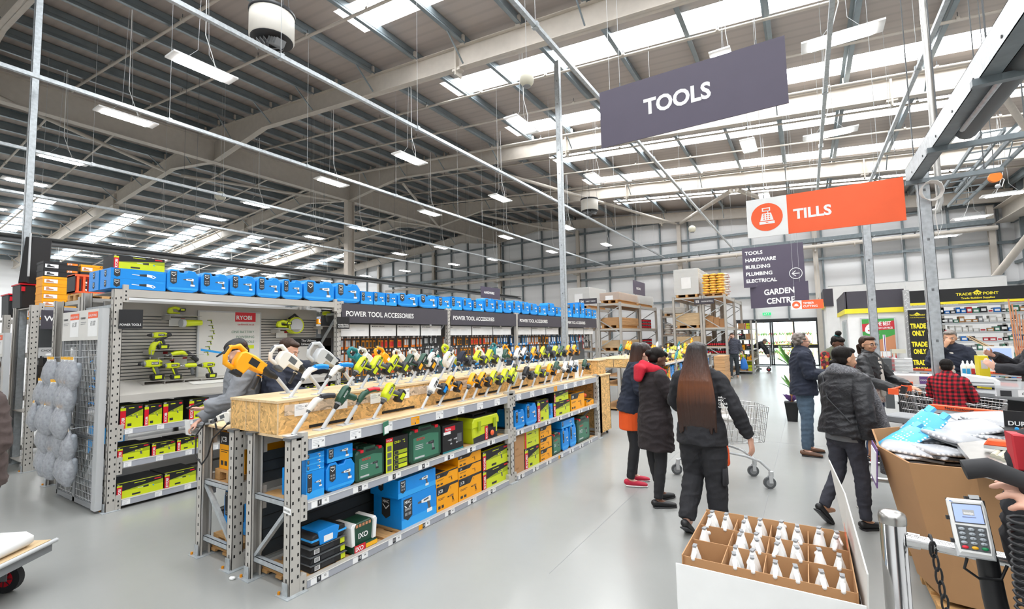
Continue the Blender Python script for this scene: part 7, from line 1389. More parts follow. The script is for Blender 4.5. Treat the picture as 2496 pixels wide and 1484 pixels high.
# ================================================================ shopping trolleys
def cart(name, label, loc, rz, handle='grey', L=.86, Wd=.5, scale=1., fork=True):
    e = empty(name, label, 'shopping trolley', loc, rz); zb0, zb1, zt0, zt1 = .46, .5, .98, .9; z_ = lambda u, top: (zt0+(zt1-zt0)*u) if top else (zb0+(zb1-zb0)*u)
    wu = lambda u, top: (Wd/2-(.03 if not top else 0))*(1-.18*u); xs = lambda u, top: -.36+u*L+(.0 if top else (.08 if u < .5 else -.06))
    b = MB(); r = .0028
    for sd in (-1, 1):
        for k in range(15): u = k/14; b.tube([(xs(u, True), sd*wu(u, True), z_(u, True)), (xs(u, False), sd*wu(u, False), z_(u, False))], r, 'chrome', 5)
        for k in range(7): f = k/6; b.tube([(xs(0, 0)*(1-f)+xs(0, 1)*f, sd*(wu(0, 0)*(1-f)+wu(0, 1)*f), z_(0, 0)*(1-f)+z_(0, 1)*f), (xs(1, 0)*(1-f)+xs(1, 1)*f, sd*(wu(1, 0)*(1-f)+wu(1, 1)*f), z_(1, 0)*(1-f)+z_(1, 1)*f)], r if k < 6 else .005, 'chrome', 5)
    for u in (0, 1):
        for k in range(9): v = -1+k/4; b.tube([(xs(u, 1), v*wu(u, 1), z_(u, 1)), (xs(u, 0), v*wu(u, 0), z_(u, 0))], r, 'chrome', 5)
        for k in range(7): f = k/6; b.tube([(xs(u, 0)*(1-f)+xs(u, 1)*f, -(wu(u, 0)*(1-f)+wu(u, 1)*f), z_(u, 0)*(1-f)+z_(u, 1)*f), (xs(u, 0)*(1-f)+xs(u, 1)*f, (wu(u, 0)*(1-f)+wu(u, 1)*f), z_(u, 0)*(1-f)+z_(u, 1)*f)], r, 'chrome', 5)
    for k in range(12): v = -1+k/5.5; b.tube([(xs(0, 0), v*wu(0, 0), z_(0, 0)), (xs(1, 0), v*wu(1, 0), z_(1, 0))], r, 'chrome', 5)
    for k in range(8): u = k/7; b.tube([(xs(u, 0), -wu(u, 0), z_(u, 0)), (xs(u, 0), wu(u, 0), z_(u, 0))], r, 'chrome', 5)
    b.build('basket', e)
    b = MB(); b.tube([(-.44, -Wd/2, 1.02), (-.44, Wd/2, 1.02)], .016, handle, 12); b.build('handle_bar', e); b = MB()
    for sd in (-1, 1): b.box(-.45, sd*Wd/2-.015, .97, -.35, sd*Wd/2+.015, 1.04, handle)
    b.build('handle_arm', e)
    b = MB()
    for sd in (-1, 1): b.tube([(-.36, sd*.2, .5), (-.1, sd*.24, .42), (.2, sd*.24, .36), (.36, sd*.24, .3), (.46, sd*.24, .2)], (.014), 'grey_l', 8); b.tube([(-.1, sd*.24, .42), (-.3, sd*.27, .24), (-.42, sd*.27, .18)], .014, 'grey_l', 8)
    b.tube([(-.1, -.24, .42), (-.1, .24, .42)], .012, 'grey_l', 8); b.tube([(.3, -.24, .33), (.3, .24, .33)], .012, 'grey_l', 8); b.build('chassis', e)
    for x, sd in ((-.43, -.27), (-.43, .27), (.47, -.24), (.47, .24)):
        b = MB(); b.cyl((x-.02, sd-.014, .065), (x-.02, sd+.014, .065), .065, 'grey_m', n=22); b.cyl((x-.02, sd-.017, .065), (x-.02, sd+.017, .065), .04, 'grey', n=18); o = b.build('wheel', e)
        b = MB(); b.box(x-.03, sd-.026, .065, x+.01, sd-.02, .14, 'grey_l'); b.box(x-.03, sd+.02, .065, x+.01, sd+.026, .14, 'grey_l'); b.cyl((x, sd, .13), (x, sd, .19), .026, 'grey_l', n=14); b.build('castor_fork', e)
    return e
wa, wb = atz(1662, 1172, 0), atz(1865, 1175, 0); d = wb-wa; m_ = wa.lerp(wb, .48)
ct = cart('shopping_trolley', 'wire shopping trolley with grey wheels in front of the long-haired woman', (m_.x, m_.y, 0), atan2(d.y, d.x), 'grey_m')
e = empty('paint_bucket', 'white plastic tub with lid standing in the shopping trolley', 'bucket', (m_.x+.18*cos(.4), m_.y+.08, .5)); b = MB(); b.lathe([(.13, 0), (.155, .24)], 'white', 28); b.build('tub', e); b = MB(); b.lathe([(.165, .235), (.168, .26), (.16, .265)], 'offwhite', 28); b.build('lid', e)
p = atd(2260, 990, 5.6); ct2 = cart('shopping_trolley', 'wire shopping trolley with orange handle carrying the boy', (p.x+.15, p.y, -.0), radians(-22), 'orange')
p = atd(2215, 970, 6.2); ct3 = cart('shopping_trolley', 'wire shopping trolley with orange handle pushed by the woman in the leather jacket', (p.x+.4, p.y, -.0), radians(-10), 'orange')
# potted plant
p = atz(1932, 1028, 0); e = empty('potted_plant', 'green yucca plant with purple wrap in a black slatted pot', 'plant', (p.x-.0, p.y+.1, 0)); b = MB(); b.lathe([(.12, 0), (.17, .36), (.18, .37), (.165, .38)], 'black', 4, Matrix.Rotation(pi/4, 4, 'Z')); b.box(-.09, -.125, .08, .09, -.12, .3, 'brickred') if 0 else None; b.build('pot', e)
b = MB(); 
for k in range(9): a = k*.7; b.add([(0, 0, .36), (.1*cos(a), .1*sin(a), .44), (.15*cos(a+.3), .15*sin(a+.3), .52), (.04*cos(a+.5), .04*sin(a+.5), .5)], [(0, 1, 2, 3)], 'purple')
b.build('wrap', e); b = MB(); b.cyl((0, 0, .36), (.02, 0, 1.05), .03, 'card_d', .022, 10); b.build('trunk', e)
for (cz, n_, L_) in ((.62, 10, .34), (1.08, 16, .5)):
    for k in range(n_):
        a = k*2.4; b = MB(); up = .55+.45*((k*37) % 10)/10; pts = [Vector((.02, 0, cz))+Vector((cos(a)*L_*s*(1-.3*up), sin(a)*L_*s*(1-.3*up), L_*(up*s-1.0*(1-up)*s*s*1.2))) for s in (0, .3, .6, .85, 1)]; sd = Vector((-sin(a), cos(a), 0)); w_ = (.012, .028, .03, .018, .002)
        v = [pt-sd*w for pt, w in zip(pts, w_)]+[pt+sd*w for pt, w in zip(pts, w_)]; b.add(v, [(i, i+1, 6+i, 5+i) for i in range(4)], 'leaf' if k % 3 else 'leaf_d', True); b.build('leaf', e)
# ================================================================ people (local: facing -y, left hand at +x, height 1.70 before scaling)
for n_, h_ in dict(skin_light='dfae97', skin_tan='c99878', skin_olive='caa084', skin_brown='6e4a38', skin_dark='4a3128').items(): mat(n_, C(h_), .5, var=.05, scale=14)
mat('hair_black', C('181310'), .55, var=.25, scale=20, bump=.5, kind='hair'); mat('hair_brown', C('3c2a20'), .42, var=.3, scale=22, bump=.5, kind='hair'); mat('hair_grey', C('7d746c'), .5, var=.4, scale=60, bump=.4)
m = mat('hair_ombre', C('2a1a14'), .38, var=0); nt = m.node_tree; tc_ = nt.nodes.new('ShaderNodeTexCoord'); sp_ = nt.nodes.new('ShaderNodeSeparateXYZ'); nz_ = nt.nodes.new('ShaderNodeTexNoise'); mp_ = nt.nodes.new('ShaderNodeMapping'); rp_ = nt.nodes.new('ShaderNodeValToRGB'); mt_ = nt.nodes.new('ShaderNodeMath'); bp_ = nt.nodes.new('ShaderNodeBump')
mp_.inputs['Scale'].default_value = (70, 70, 1.5); nz_.inputs['Scale'].default_value = 1.; nz_.inputs['Detail'].default_value = 4; mt_.operation = 'MULTIPLY_ADD'; mt_.inputs[1].default_value = .12
nt.links.new(tc_.outputs['Object'], mp_.inputs[0]); nt.links.new(mp_.outputs[0], nz_.inputs['Vector']); nt.links.new(tc_.outputs['Object'], sp_.inputs[0]); nt.links.new(nz_.outputs[0], mt_.inputs[0]); nt.links.new(sp_.outputs[2], mt_.inputs[2])
e_ = rp_.color_ramp.elements; e_[0].position = 1.15; e_[0].position = 0; nt.links.new(mt_.outputs[0], rp_.inputs[0]); rp_.color_ramp.interpolation = 'LINEAR'
mt2 = nt.nodes.new('ShaderNodeMapRange'); mt2.inputs[1].default_value = 1.0; mt2.inputs[2].default_value = 1.75; nt.links.new(mt_.outputs[0], mt2.inputs[0]); nt.links.new(mt2.outputs[0], rp_.inputs[0])
e_[0].color = (*C('33221c'), 1); e_[1].position = 1; e_[1].color = (*C('120d0c'), 1)
for p_, c_ in ((.3, '3d2419'), (.52, '6b3d22'), (.68, '4a2a1a')): q_ = e_.new(p_); q_.color = (*C(c_), 1)
nt.links.new(rp_.outputs[0], nt.nodes['Principled BSDF'].inputs['Base Color']); nt.links.new(nz_.outputs[0], bp_.inputs['Height']); bp_.inputs['Strength'].default_value = .6; bp_.inputs['Distance'].default_value = .01; nt.links.new(bp_.outputs[0], nt.nodes['Principled BSDF'].inputs['Normal'])
mat('cloth_black', C('26262a'), .85, var=.15, scale=5, bump=.25); mat('cloth_coat', C('2b2426'), .9, var=.15, scale=5, bump=.3); mat('cloth_navy', C('222838'), .85, var=.15, scale=5, bump=.25); mat('cloth_leggings', C('242428'), .75, var=.1, scale=8, bump=.1); mat('puffer', C('202024'), .5, var=.2, scale=6, bump=.5)
mat('leather', C('2a2b2d'), .38, var=.2, scale=7, bump=.35); mat('denim', C('4f6274'), .85, var=.25, scale=7, bump=.2); mat('denim_d', C('2c3c58'), .85, var=.2, scale=7, bump=.2); mat('denim_bk', C('3a3b45'), .8, var=.2, scale=8, bump=.2); mat('cloth_grey', C('84878c'), .9, var=.12, scale=6, bump=.25); mat('cloth_tee', C('4a4d5a'), .9, var=.1, scale=6, bump=.2)
mat('cloth_red', C('c81e34'), .85, var=.12, scale=6, bump=.2); mat('cloth_orange', C('ee5a1c'), .8, var=.08, scale=5, bump=.1); mat('cloth_olive', C('5a5d4a'), .85, var=.15, scale=9, bump=.4); mat('cloth_shirt', C('d8d2c8'), .85, var=.12, scale=40); mat('cloth_print', C('c3272f'), .8, kind='patch', scale=22, col2=[C('1a1a1a'), C('d8b52a'), C('c3272f'), C('1a1a1a')])
mat('plaid', C('c01e30'), .85, kind='plaid', scale=5.5, col2=C('17171b')); mat('scarf', C('77777a'), .95, kind='patch', scale=160, col2=[C('55555a'), C('8c8c90')]); mat('khaki', C('a39a86'), .85, var=.1); mat('trouser_d', C('3c4348'), .85, var=.12, scale=6, bump=.2); mat('brown_top', C('4e423f'), .9, var=.1, bump=.2); mat('leather_brown', C('6a4a36'), .5, var=.15); mat('check_pale', C('cbb8ac'), .85, kind='patch', scale=60, col2=[C('d8cabf'), C('9f8079')]); mat('bag_blue', C('2a74c8'), .35, var=.1, bump=.3)
mat('x', (.5, .5, .5), var=0); mat('shoe_red', C('c22340'), .7, var=.05); mat('eye_white', C('e8e4e0'), .3, var=0); mat('eye_dark', C('1c1512'), .2, var=0); mat('lip', C('a8625a'), .5, var=0); mat('nail_red', C('d0202c'), .25, var=0)
from mathutils import noise as NZ
def fuse(mb, name, parent, m, voxel=.008, it=4, fac=.5, fold=0.):
    o = mb.build(name); o.modifiers.new('r', 'REMESH'); r = o.modifiers['r']; r.mode = 'VOXEL'; r.voxel_size = voxel; r.use_smooth_shade = True
    s = o.modifiers.new('s', 'SMOOTH'); s.iterations = it; s.factor = fac
    dg = bpy.context.evaluated_depsgraph_get(); me = bpy.data.meshes.new_from_object(o.evaluated_get(dg)); bpy.data.objects.remove(o)
    if fold:
        sd_ = len(COL.objects)*.37; nv = [v.normal.copy() for v in me.vertices]
        for v, n_ in zip(me.vertices, nv):
            c = v.co; a = NZ.noise(V((c.x*7+sd_, c.y*7, c.z*15+c.x*5))); d = NZ.noise(V((c.x*19, c.y*19+sd_, c.z*30))); v.co = c+n_*fold*((1-abs(a)*3.2)*.8+d*.5)
    me.materials.clear(); me.materials.append(MATS.get(m) or M_(m)); q = bpy.data.objects.new(name, me); COL.objects.link(q)
    for p_ in me.polygons: p_.use_smooth = True; p_.material_index = 0
    if parent: q.parent = parent
    return q
V = Vector
def hand(b, wr, dv, pn, curl=.5, side=1, m='skin', s=1., spread=.0, thumb=.6):
    "wr wrist, dv direction of the palm, pn palm normal (fingers curl towards it)"
    dv, pn = V(dv).normalized(), V(pn); pn = (pn-dv*pn.dot(dv)).normalized(); sd = dv.cross(pn)*side   # sd points to the thumb side
    wr = V(wr); b.sweep([wr-dv*.02*s, wr+dv*.03*s, wr+dv*.075*s], [(.024*s, .018*s), (.036*s, .017*s), (.039*s, .013*s)], m, sd, 12)
    for k, (o_, L) in enumerate(((.029, .07), (.010, .08), (-.010, .074), (-.028, .058))):
        p = wr+dv*(.082-.004*abs(k-1))*s+sd*o_*s; d = (dv+sd*(.12-.08*k)*(.5+spread)).normalized(); c = curl*(1+.12*k); pts = [p-d*.01*s, p]
        for j, f in enumerate((.45, .3, .25)): c_ = c*(j+.6)*.75; dd = d*cos(c_)+pn*sin(c_); p = p+dd*L*f*s; pts.append(p)
        b.sweep(pts, [.0098*s, .0098*s, .009*s, .0082*s, .007*s], m, sd, 8)
    p = wr+dv*.022*s+sd*.03*s; d = (dv*.7+sd*(.9-thumb*.5)+pn*thumb*.7).normalized(); b.sweep([p-d*.012*s, p+d*.025*s, p+(d+dv*.25).normalized()*.055*s, p+(d+dv*.5).normalized()*.076*s], [.013*s, .0125*s, .0105*s, .008*s], m, pn, 8)
def person(name_label, loc, rz, H=1.7, skin='skin_light', top=None, topm=None, bottom=None, botm=None, hair=None, hairm='hair_brown', shoes=None, shoem='black', L=None, R=None, Lh=None, Rh=None, legL=None, legR=None,
           lean=0., leanx=0., headyaw=0., headpitch=0., coat=None, wide=1., bust=0., vox=.0075, glasses=False, extras=None, cuffs=True, sleeve=1.0, seat=False, group=None, neckopen=0, bot_w=1., beard=None):
    e = empty('person', name_label, 'person', loc, rz); k = H/1.70; e.scale = (k, k, k)
    Rl = Matrix.Rotation(lean, 3, 'X') @ Matrix.Rotation(leanx, 3, 'Y'); piv = V((0, 0, .95))
    U = lambda p: piv+Rl @ (V(p)-piv)       # upper-body points follow the lean
    hc = U((0, -.012, 1.58)); Rh_ = Rl @ Matrix.Rotation(headyaw, 3, 'Z') @ Matrix.Rotation(headpitch, 3, 'X'); nk = U((0, .012, 1.47))
    hd = lambda p: nk+Rh_ @ (V(p)-V((0, .012, 1.47)))
    arms = {}
    for sgn, a in ((1, L), (-1, R)):
        sh = U((sgn*.168*wide, .005, 1.375)); el = a[0] if a else (sgn*.23, .03, 1.12); wr = a[1] if a else (sgn*.24, -.03, .88); arms[sgn] = (sh, V(el), V(wr))
    legs = {1: legL or ((.1, -.01, .49), (.1, .02, .08), (0, -1)), -1: legR or ((-.1, -.01, .49), (-.1, .02, .08), (0, -1))}
    b = MB(); w_ = wide
    def torso(b, g, z0=.86, m='x', fl=0., z1=1.42):
        zs = [(z0, .158+fl, .108+fl*.8), (.95, .160+fl*.6, .112+fl*.5), (1.07, .136+fl*.25, .1+fl*.2), (1.2, .15, .112+bust*.5), (1.31, .165, .108+bust*.2), (1.39, .15, .085)]
        zs = [q for q in zs if q[0] >= z0 or q is zs[0]]; b.sweep([U((0, 0.004, z)) for z, _, _ in zs], [(a*w_+g, c*(.5+.5*w_)+g) for _, a, c in zs], m, Rl @ V((1, 0, 0)), 22, 1)
        b.sweep([arms[-1][0]*.8+U((0, .005, 1.40))*.2, U((0, .005, 1.395)), arms[1][0]*.8+U((0, .005, 1.40))*.2], [(.052+g*.8, .046+g*.6), (.07+g*.6, .06+g*.6), (.052+g*.8, .046+g*.6)], m, (0, 1, 0), 12); b.sweep([U((0, .01, 1.37)), U((0, .012, 1.44))], [(.1*w_+g, .07+g), (.058+g, .055+g)], m, (1, 0, 0), 16)
    def limb(b, pts, r, m='x'): b.sweep(pts, r, m, (1, 0, 0), 12)
    def arm(b, sgn, g, m='x', to=1.):
        sh, el, wr = arms[sgn]; mid = sh.lerp(el, .5); f = el.lerp(wr, .4); end = el.lerp(wr, to)
        b.sweep([sh, mid, el, f, end], [.052+g, .048+g, .042+g, .040+g, .031+g], m, (1, 0, 0), 12, 2) if to > .45 else limb(b, [sh, mid, el, f, end] if to > .45 else [sh, mid, sh.lerp(el, .8)], ([.056+g, .05+g, .042+g, .041+g, .030+g] if to > .45 else [.056+g, .054+g, .052+g]), m)
    def leg(b, sgn, g, m='x', to=1., wd=1.):
        kn, an = legs[sgn][:2]; hp = V((sgn*.088, 0, .9)); kn = V(kn); an = V(an); end = kn.lerp(an, to)
        b.sweep([hp, hp.lerp(kn, .45), kn, kn.lerp(an, .35), end], [(.088+g), (.078+g)*wd, (.058+g)*wd, (.056+g)*wd, (.040+g)*wd], m, (1, 0, 0), 14, 2)
    # body: one continuous skin surface
    torso(b, -.012, m='x'); b.sweep([nk-V((0, 0, .03)), nk.lerp(hd((0, .0, 1.53)), .9)], [(.052, .054), (.05, .054)], 'x', (1, 0, 0), 14)
    def hell(c, r, rot=(0, 0, 0)): M = Matrix.Translation(hd(c)) @ Rh_.to_4x4() @ Euler(rot).to_matrix().to_4x4(); b.push(M); b.ell((0, 0, 0), r, 'x', nu=18, nv=12); b.pop()
    hell((0, .008, 1.615), (.074, .093, .085)); hell((0, -.022, 1.575), (.062, .072, .085), (.1, 0, 0)); hell((0, -.045, 1.52), (.04, .04, .03)); hell((0, -.094, 1.575), (.012, .017, .024), (-.35, 0, 0)); hell((0, -.1, 1.563), (.017, .013, .01)); hell((0, -.084, 1.535), (.024, .014, .012)); hell((0, -.077, 1.612), (.045, .018, .01))
    for sx in (-1, 1): hell((sx*.074, .008, 1.58), (.01, .018, .03), (.15, 0, 0)); hell((sx*.038, -.07, 1.56), (.022, .02, .02))
    for sgn in (1, -1): arm(b, sgn, -.008); leg(b, sgn, -.01)
    for sgn, h in ((1, Lh), (-1, Rh)):
        sh, el, wr = arms[sgn]; dv = (wr-el).normalized(); h = h or {}
        hand(b, wr+dv*.02, h.get('d', dv), h.get('n', (-sgn*1., 0, 0)), h.get('c', .45), h.get('s', -sgn), 'x', h.get('k', 1.), h.get('sp', 0.), h.get('t', .6))
    for sgn in (1, -1): an = V(legs[sgn][1]); f = V((*legs[sgn][2], 0)).normalized(); b.sweep([an, an+f*.05-V((0, 0, .035)), an+f*.13-V((0, 0, .05))], [.03, .032, .02], 'x')
    fuse(b, 'body', e, skin, vox, 5)
    # face pieces
    Mh = Matrix.Translation(nk) @ Rh_.to_4x4() @ Matrix.Translation((0, -.012, -1.47))
    b = MB(); b.push(Mh)
    for sx in (-1, 1): b.ell((sx*.031, -.083, 1.59), (.0135, .008, .0085), 'eye_white', nu=12, nv=8); b.ell((sx*.031, -.0895, 1.59), (.006, .003, .0062), 'eye_dark', nu=10, nv=6)
    b.build('eyes', e)
    b = MB(); b.push(Mh)
    for sx in (-1, 1): b.tube([(sx*.014, -.096, 1.607), (sx*.03, -.095, 1.614), (sx*.048, -.083, 1.608)], [.0028, .0034, .002], hairm, 6)
    b.build('eyebrows', e); b = MB(); b.push(Mh); b.sweep([(-.02, -.094, 1.535), (0, -.0995, 1.536), (.02, -.094, 1.535)], [(.0035, .005), (.005, .006), (.0035, .005)], 'lip', (0, 1, 0), 8); b.build('lips', e)
    if glasses:
        b = MB(); b.push(Mh)
        for sx in (-1, 1): b.tube([(sx*.033+.022*cos(a*pi/6), -.102+.004*abs(cos(a*pi/6)), 1.588+.015*sin(a*pi/6)) for a in range(12)], .0022, 'black', 5, closed=True); b.tube([(sx*.055, -.098, 1.592), (sx*.078, -.03, 1.592), (sx*.08, .01, 1.588)], .0022, 'black', 5)
        b.tube([(-.011, -.106, 1.592), (.011, -.106, 1.592)], .002, 'black', 5); b.build('glasses', e)
    # clothes
    if bottom:
        b = MB(); b.sweep([(0, 0, .85), (0, 0, .93), (0, 0, 1.0)], [(.165*w_, .118), (.168*w_, .118), (.15*w_, .108)], 'x', (1, 0, 0), 20)
        for sgn in (1, -1): leg(b, sgn, .006+(.012 if bottom == 'wide' else 0), to=.97, wd=bot_w)
        fuse(b, 'trousers' if bottom != 'tights' else 'leggings', e, botm, .009, 2, fold=.003 if bottom == 'tights' else .006)
    if top:
        z0, fl, g = top; b = MB(); torso(b, g, z0, fl=fl)
        for sgn in (1, -1): arm(b, sgn, g*.75, to=.97*sleeve)
        b.sweep([U((0, .012, 1.42)), U((0, .014, 1.462))], [(.07+g*.4, .066+g*.4)]*2, 'x', (1, 0, 0), 16) if coat != 'open' else None
        fuse(b, coat if coat not in (None, 'open') else 'top', e, topm, .009, 2, fold=.008)
    for sgn, nm in ((1, 'shoe'), (-1, 'shoe')):
        if not shoes: break
        an = V(legs[sgn][1]); f = V((*legs[sgn][2], 0)).normalized(); tl = legs[sgn][3] if len(legs[sgn]) > 3 else 0.; dn = V((0, 0, -1)); ff = (f*cos(tl)+dn*sin(tl)); d2 = (dn*cos(tl)-f*sin(tl)); b = MB()
        b.sweep([an+d2*.03-ff*.04, an+d2*.04+ff*.04, an+d2*.048+ff*.13, an+d2*.054+ff*.18], [(.038, .036), (.042, .034), (.045, .026), (.035, .018)], 'x', f.cross(dn), 14)
        if shoes == 'boot': b.sweep([an+V((0, 0, .06)), an+d2*.03], [.05, .045], 'x')
        o = fuse(b, nm, e, shoem, .008, 2); b = MB(); s0 = an+d2*.07; sm = 'white' if shoem in ('shoe_red',) else 'dark'
        b.push(Matrix.Identity(4)); b.sweep([s0-ff*.045, s0+ff*.04, s0+ff*.13, s0+ff*.19], [(.04, .010), (.042, .010), (.046, .010), (.036, .008)], sm, f.cross(dn), 12); b.pop(); b.build('sole', o)
    # hair
    if hair:
        b = MB(); H_ = lambda c, r, rot=(0, 0, 0): (b.push(Mh @ Matrix.Translation(c) @ Euler(rot).to_matrix().to_4x4()), b.ell((0, 0, 0), r, 'x', nu=18, nv=12), b.pop())
        if hair != 'bald': H_((0, .03, 1.635), (.083, .092, .083)); H_((0, .045, 1.585), (.072, .068, .07))
        if hair == 'bald': H_((0, .035, 1.61), (.0785, .078, .07)); 
        if hair in ('short', 'crop'): H_((0, -.03, 1.672), (.062, .06, .032))
        if hair == 'curly':
            for i in range(26): a = i*2.4; z = 1.56+.14*(i/26); r = .082*sqrt(max(.1, 1-((z-1.6)/.12)**2)); H_((r*cos(a), .03+r*sin(a)*.95 if sin(a) > -.3 else -.02, z), (.022, .022, .02))
        if hair == 'bun': H_((0, .125, 1.60), (.042, .036, .04)); H_((0, -.03, 1.67), (.064, .06, .034))
        if hair == 'topbun': H_((0, .05, 1.75), (.05, .045, .045)); H_((0, -.02, 1.67), (.07, .07, .04))
        if hair == 'lowbun': H_((0, .12, 1.545), (.035, .03, .03)); H_((0, -.02, 1.672), (.068, .07, .036))
        if hair == 'pony':
            H_((0, -.02, 1.67), (.068, .07, .036)); b.push(Mh); b.sweep([(0, .1, 1.6), (.01, .16, 1.57), (.03, .17, 1.48), (.05, .14, 1.36)], [.022, .032, .03, .014], 'x', n=12); b.pop()
        if hair in ('long', 'longside'):
            H_((0, -.012, 1.665), (.075, .082, .045)); b.push(Matrix.Identity(4)); zl = .98 if hair == 'long' else 1.22
            P_ = (lambda p: (Mh @ V((0, .05, 1.6)))+V((-.04+.0*p[0], .05+.5*(p[1]-.05), p[2]-1.6))) if hair == 'longside' else (lambda p: U(p) if p[2] < 1.5 else Mh @ V(p))
            xo = 0 if hair == 'long' else .02; b.sweep([P_((0, .05, 1.64)), P_((xo, .085, 1.5)), P_((xo, .13, 1.36)), P_((xo, .14, 1.18)), P_((xo, .135, zl))], [(.088, .07), (.115, .06), (.15, .05), (.172, .045), (.168, .028)] if hair == 'long' else [(.08, .07), (.09, .075), (.1, .075), (.095, .07), (.07, .04)], 'x', (1, 0, 0), 22)
            if hair == 'longside': pass
            if hair == 'long':
                for i in range(11): a = -.15+.03*i; b.sweep([P_((a, .14, 1.1)), P_((a+.004*((i*7) % 5-2), .138, zl-.05-.015*((i*5) % 4)))], [(.02, .022), (.012, .01)], 'x', (1, 0, 0), 8)
            b.pop()
        if hair == 'cap':
            pass
        fuse(b, 'hair', e, hairm, .007 if hair != 'curly' else .006, 2)
    if extras: extras(e, U, Mh, arms, legs, torso)
    return e
def on(px, py): p = atz(px, py, 0); return (p.x, p.y, 0)
# --- long-haired woman walking away, centre
def x_long(e, U, Mh, arms, legs, torso):
    for sx in (-1, 1): b = MB(); b.sweep([(sx*.17, -.06, .82), (sx*.185, -.08, .72), (sx*.19, -.08, .62)], [(.02, .06), (.022, .07), (.02, .06)], 'cloth_orange', (1, 0, 0), 10); b.build('apron', e)
    b = MB(); b.push(Matrix.Translation(U((-.222, .075, 1.22))) @ Matrix.Rotation(radians(180), 4, 'Z'))
    for i, s in enumerate(('colour', 'MIX', 'COLOUR', 'Cuprinol')): b.text(s, -.045, -.028*i, .018, 'white', -.012, .03, maxw=.075)
    b.pop(); b.build('sleeve_print', e)
    b = MB(); b.sweep([(-.185, .0, .6), (-.185, .01, .47)], [(.02, .07), (.022, .075)], 'cloth_black', (1, 0, 0), 12, 1); b.build('pocket', e)
person('person with very long brown hair and black jacket walking away beside the trolley', on(1722, 1300), pi-.12+.05, 1.67, 'skin_light', (.8, .03, .03), 'cloth_black', 'wide', 'cloth_black', 'long', 'hair_ombre', True, 'black',
       L=((.27, -.1, 1.14), (.2, -.3, 1.02)), R=((-.30, .03, 1.13), (-.38, -.06, .88)), Rh=dict(c=.35, d=(-.15, -.1, -1), n=(.9, -.3, 0)), legL=((.1, -.06, .5), (.13, .14, .13), (0, -1), .5), legR=((-.1, -.02, .49), (-.11, -.03, .08), (0, -1)), bot_w=1.22, vox=.0055, extras=x_long, headpitch=.05)
# --- dark coat with red hood
def x_hood(e, U, Mh, arms, legs, torso):
    b = MB(); b.sweep([U((-.12, .04, 1.46)), U((0, .12, 1.5)), U((.12, .04, 1.46)), U((.08, -.09, 1.42)), U((-.08, -.09, 1.42)), U((-.12, .02, 1.46))], [(.055, .05), (.07, .06), (.055, .05), (.04, .035), (.04, .035), (.055, .05)], 'x', (0, 0, 1), 12); b.sweep([U((0, .15, 1.48)), U((0, .18, 1.36))], [(.15, .05), (.1, .035)], 'x', (1, 0, 0), 12); fuse(b, 'hood', e, 'cloth_red', .01, 4)
    b = MB(); b.box(-.035, -.33, 1.19, .035, -.32, 1.31, 'black'); b.build('phone', e)
    b = MB(); b.sweep([(.205, -.02, .86), (.21, -.02, .72)], [(.015, .07), (.016, .075)], 'cloth_coat', (1, 0, 0), 10, 1); b.build('pocket', e)
person('person in a long dark coat with bright red hood looking down at a phone', on(1606, 1228), 2.25, 1.62, 'skin_brown', (.6, .035, .035), 'cloth_coat', 'tights', 'cloth_leggings', 'bun', 'hair_black', True, 'black', L=((.26, -.12, 1.13), (.07, -.29, 1.21)), R=((-.26, -.12, 1.13), (-.07, -.29, 1.21)),
       Lh=dict(c=1.1, d=(-.7, -.4, .3), n=(0, .2, 1)), Rh=dict(c=1.1, d=(.7, -.4, .3), n=(0, .2, 1)), legL=((.11, -.0, .48), (.12, -.08, .08), (.35, -1)), legR=((-.1, .0, .48), (-.1, .05, .08), (-.1, -1)), headpitch=.5, coat='coat', extras=x_hood, wide=1.12, vox=.006)
# --- colleague behind in fleece and orange apron
def x_apron(e, U, Mh, arms, legs, torso):
    b = MB(); b.sweep([(0, 0, .97), (0, 0, .85), (0, 0, .66)], [(.185, .135), (.2, .145), (.2, .15)], 'x', (1, 0, 0), 22, 3); fuse(b, 'apron', e, 'cloth_orange', .01, 3)
    b = MB(); b.push(Matrix.Translation(U((-.20, -.06, 1.27))) @ Matrix.Rotation(-pi/2, 4, 'Z')); b.box(-.03, -.06, 0, .03, -.055, .055, 'orange'); b.pop(); b.build('badge', e); b = MB(); b.box(-.22, -.19, .86, -.14, -.185, .91, 'white'); b.build('apron_label', e)
person('person in navy fleece, orange apron and red canvas shoes beside the red hood', on(1545, 1180), 1.9, 1.68, 'skin_light', (.86, .02, .03), 'cloth_navy', 'tights', 'cloth_leggings', 'longside', 'hair_ombre', True, 'shoe_red', L=((.2, -.2, 1.14), (.05, -.36, 1.18)), R=((-.24, -.1, 1.12), (-.2, -.3, 1.05)), lean=.2, headpitch=.5, headyaw=.3, extras=x_apron, legL=((.1, -.03, .48), (.12, -.0, .08), (.2, -1)), legR=((-.09, -.03, .48), (-.08, .04, .08), (0, -1)))
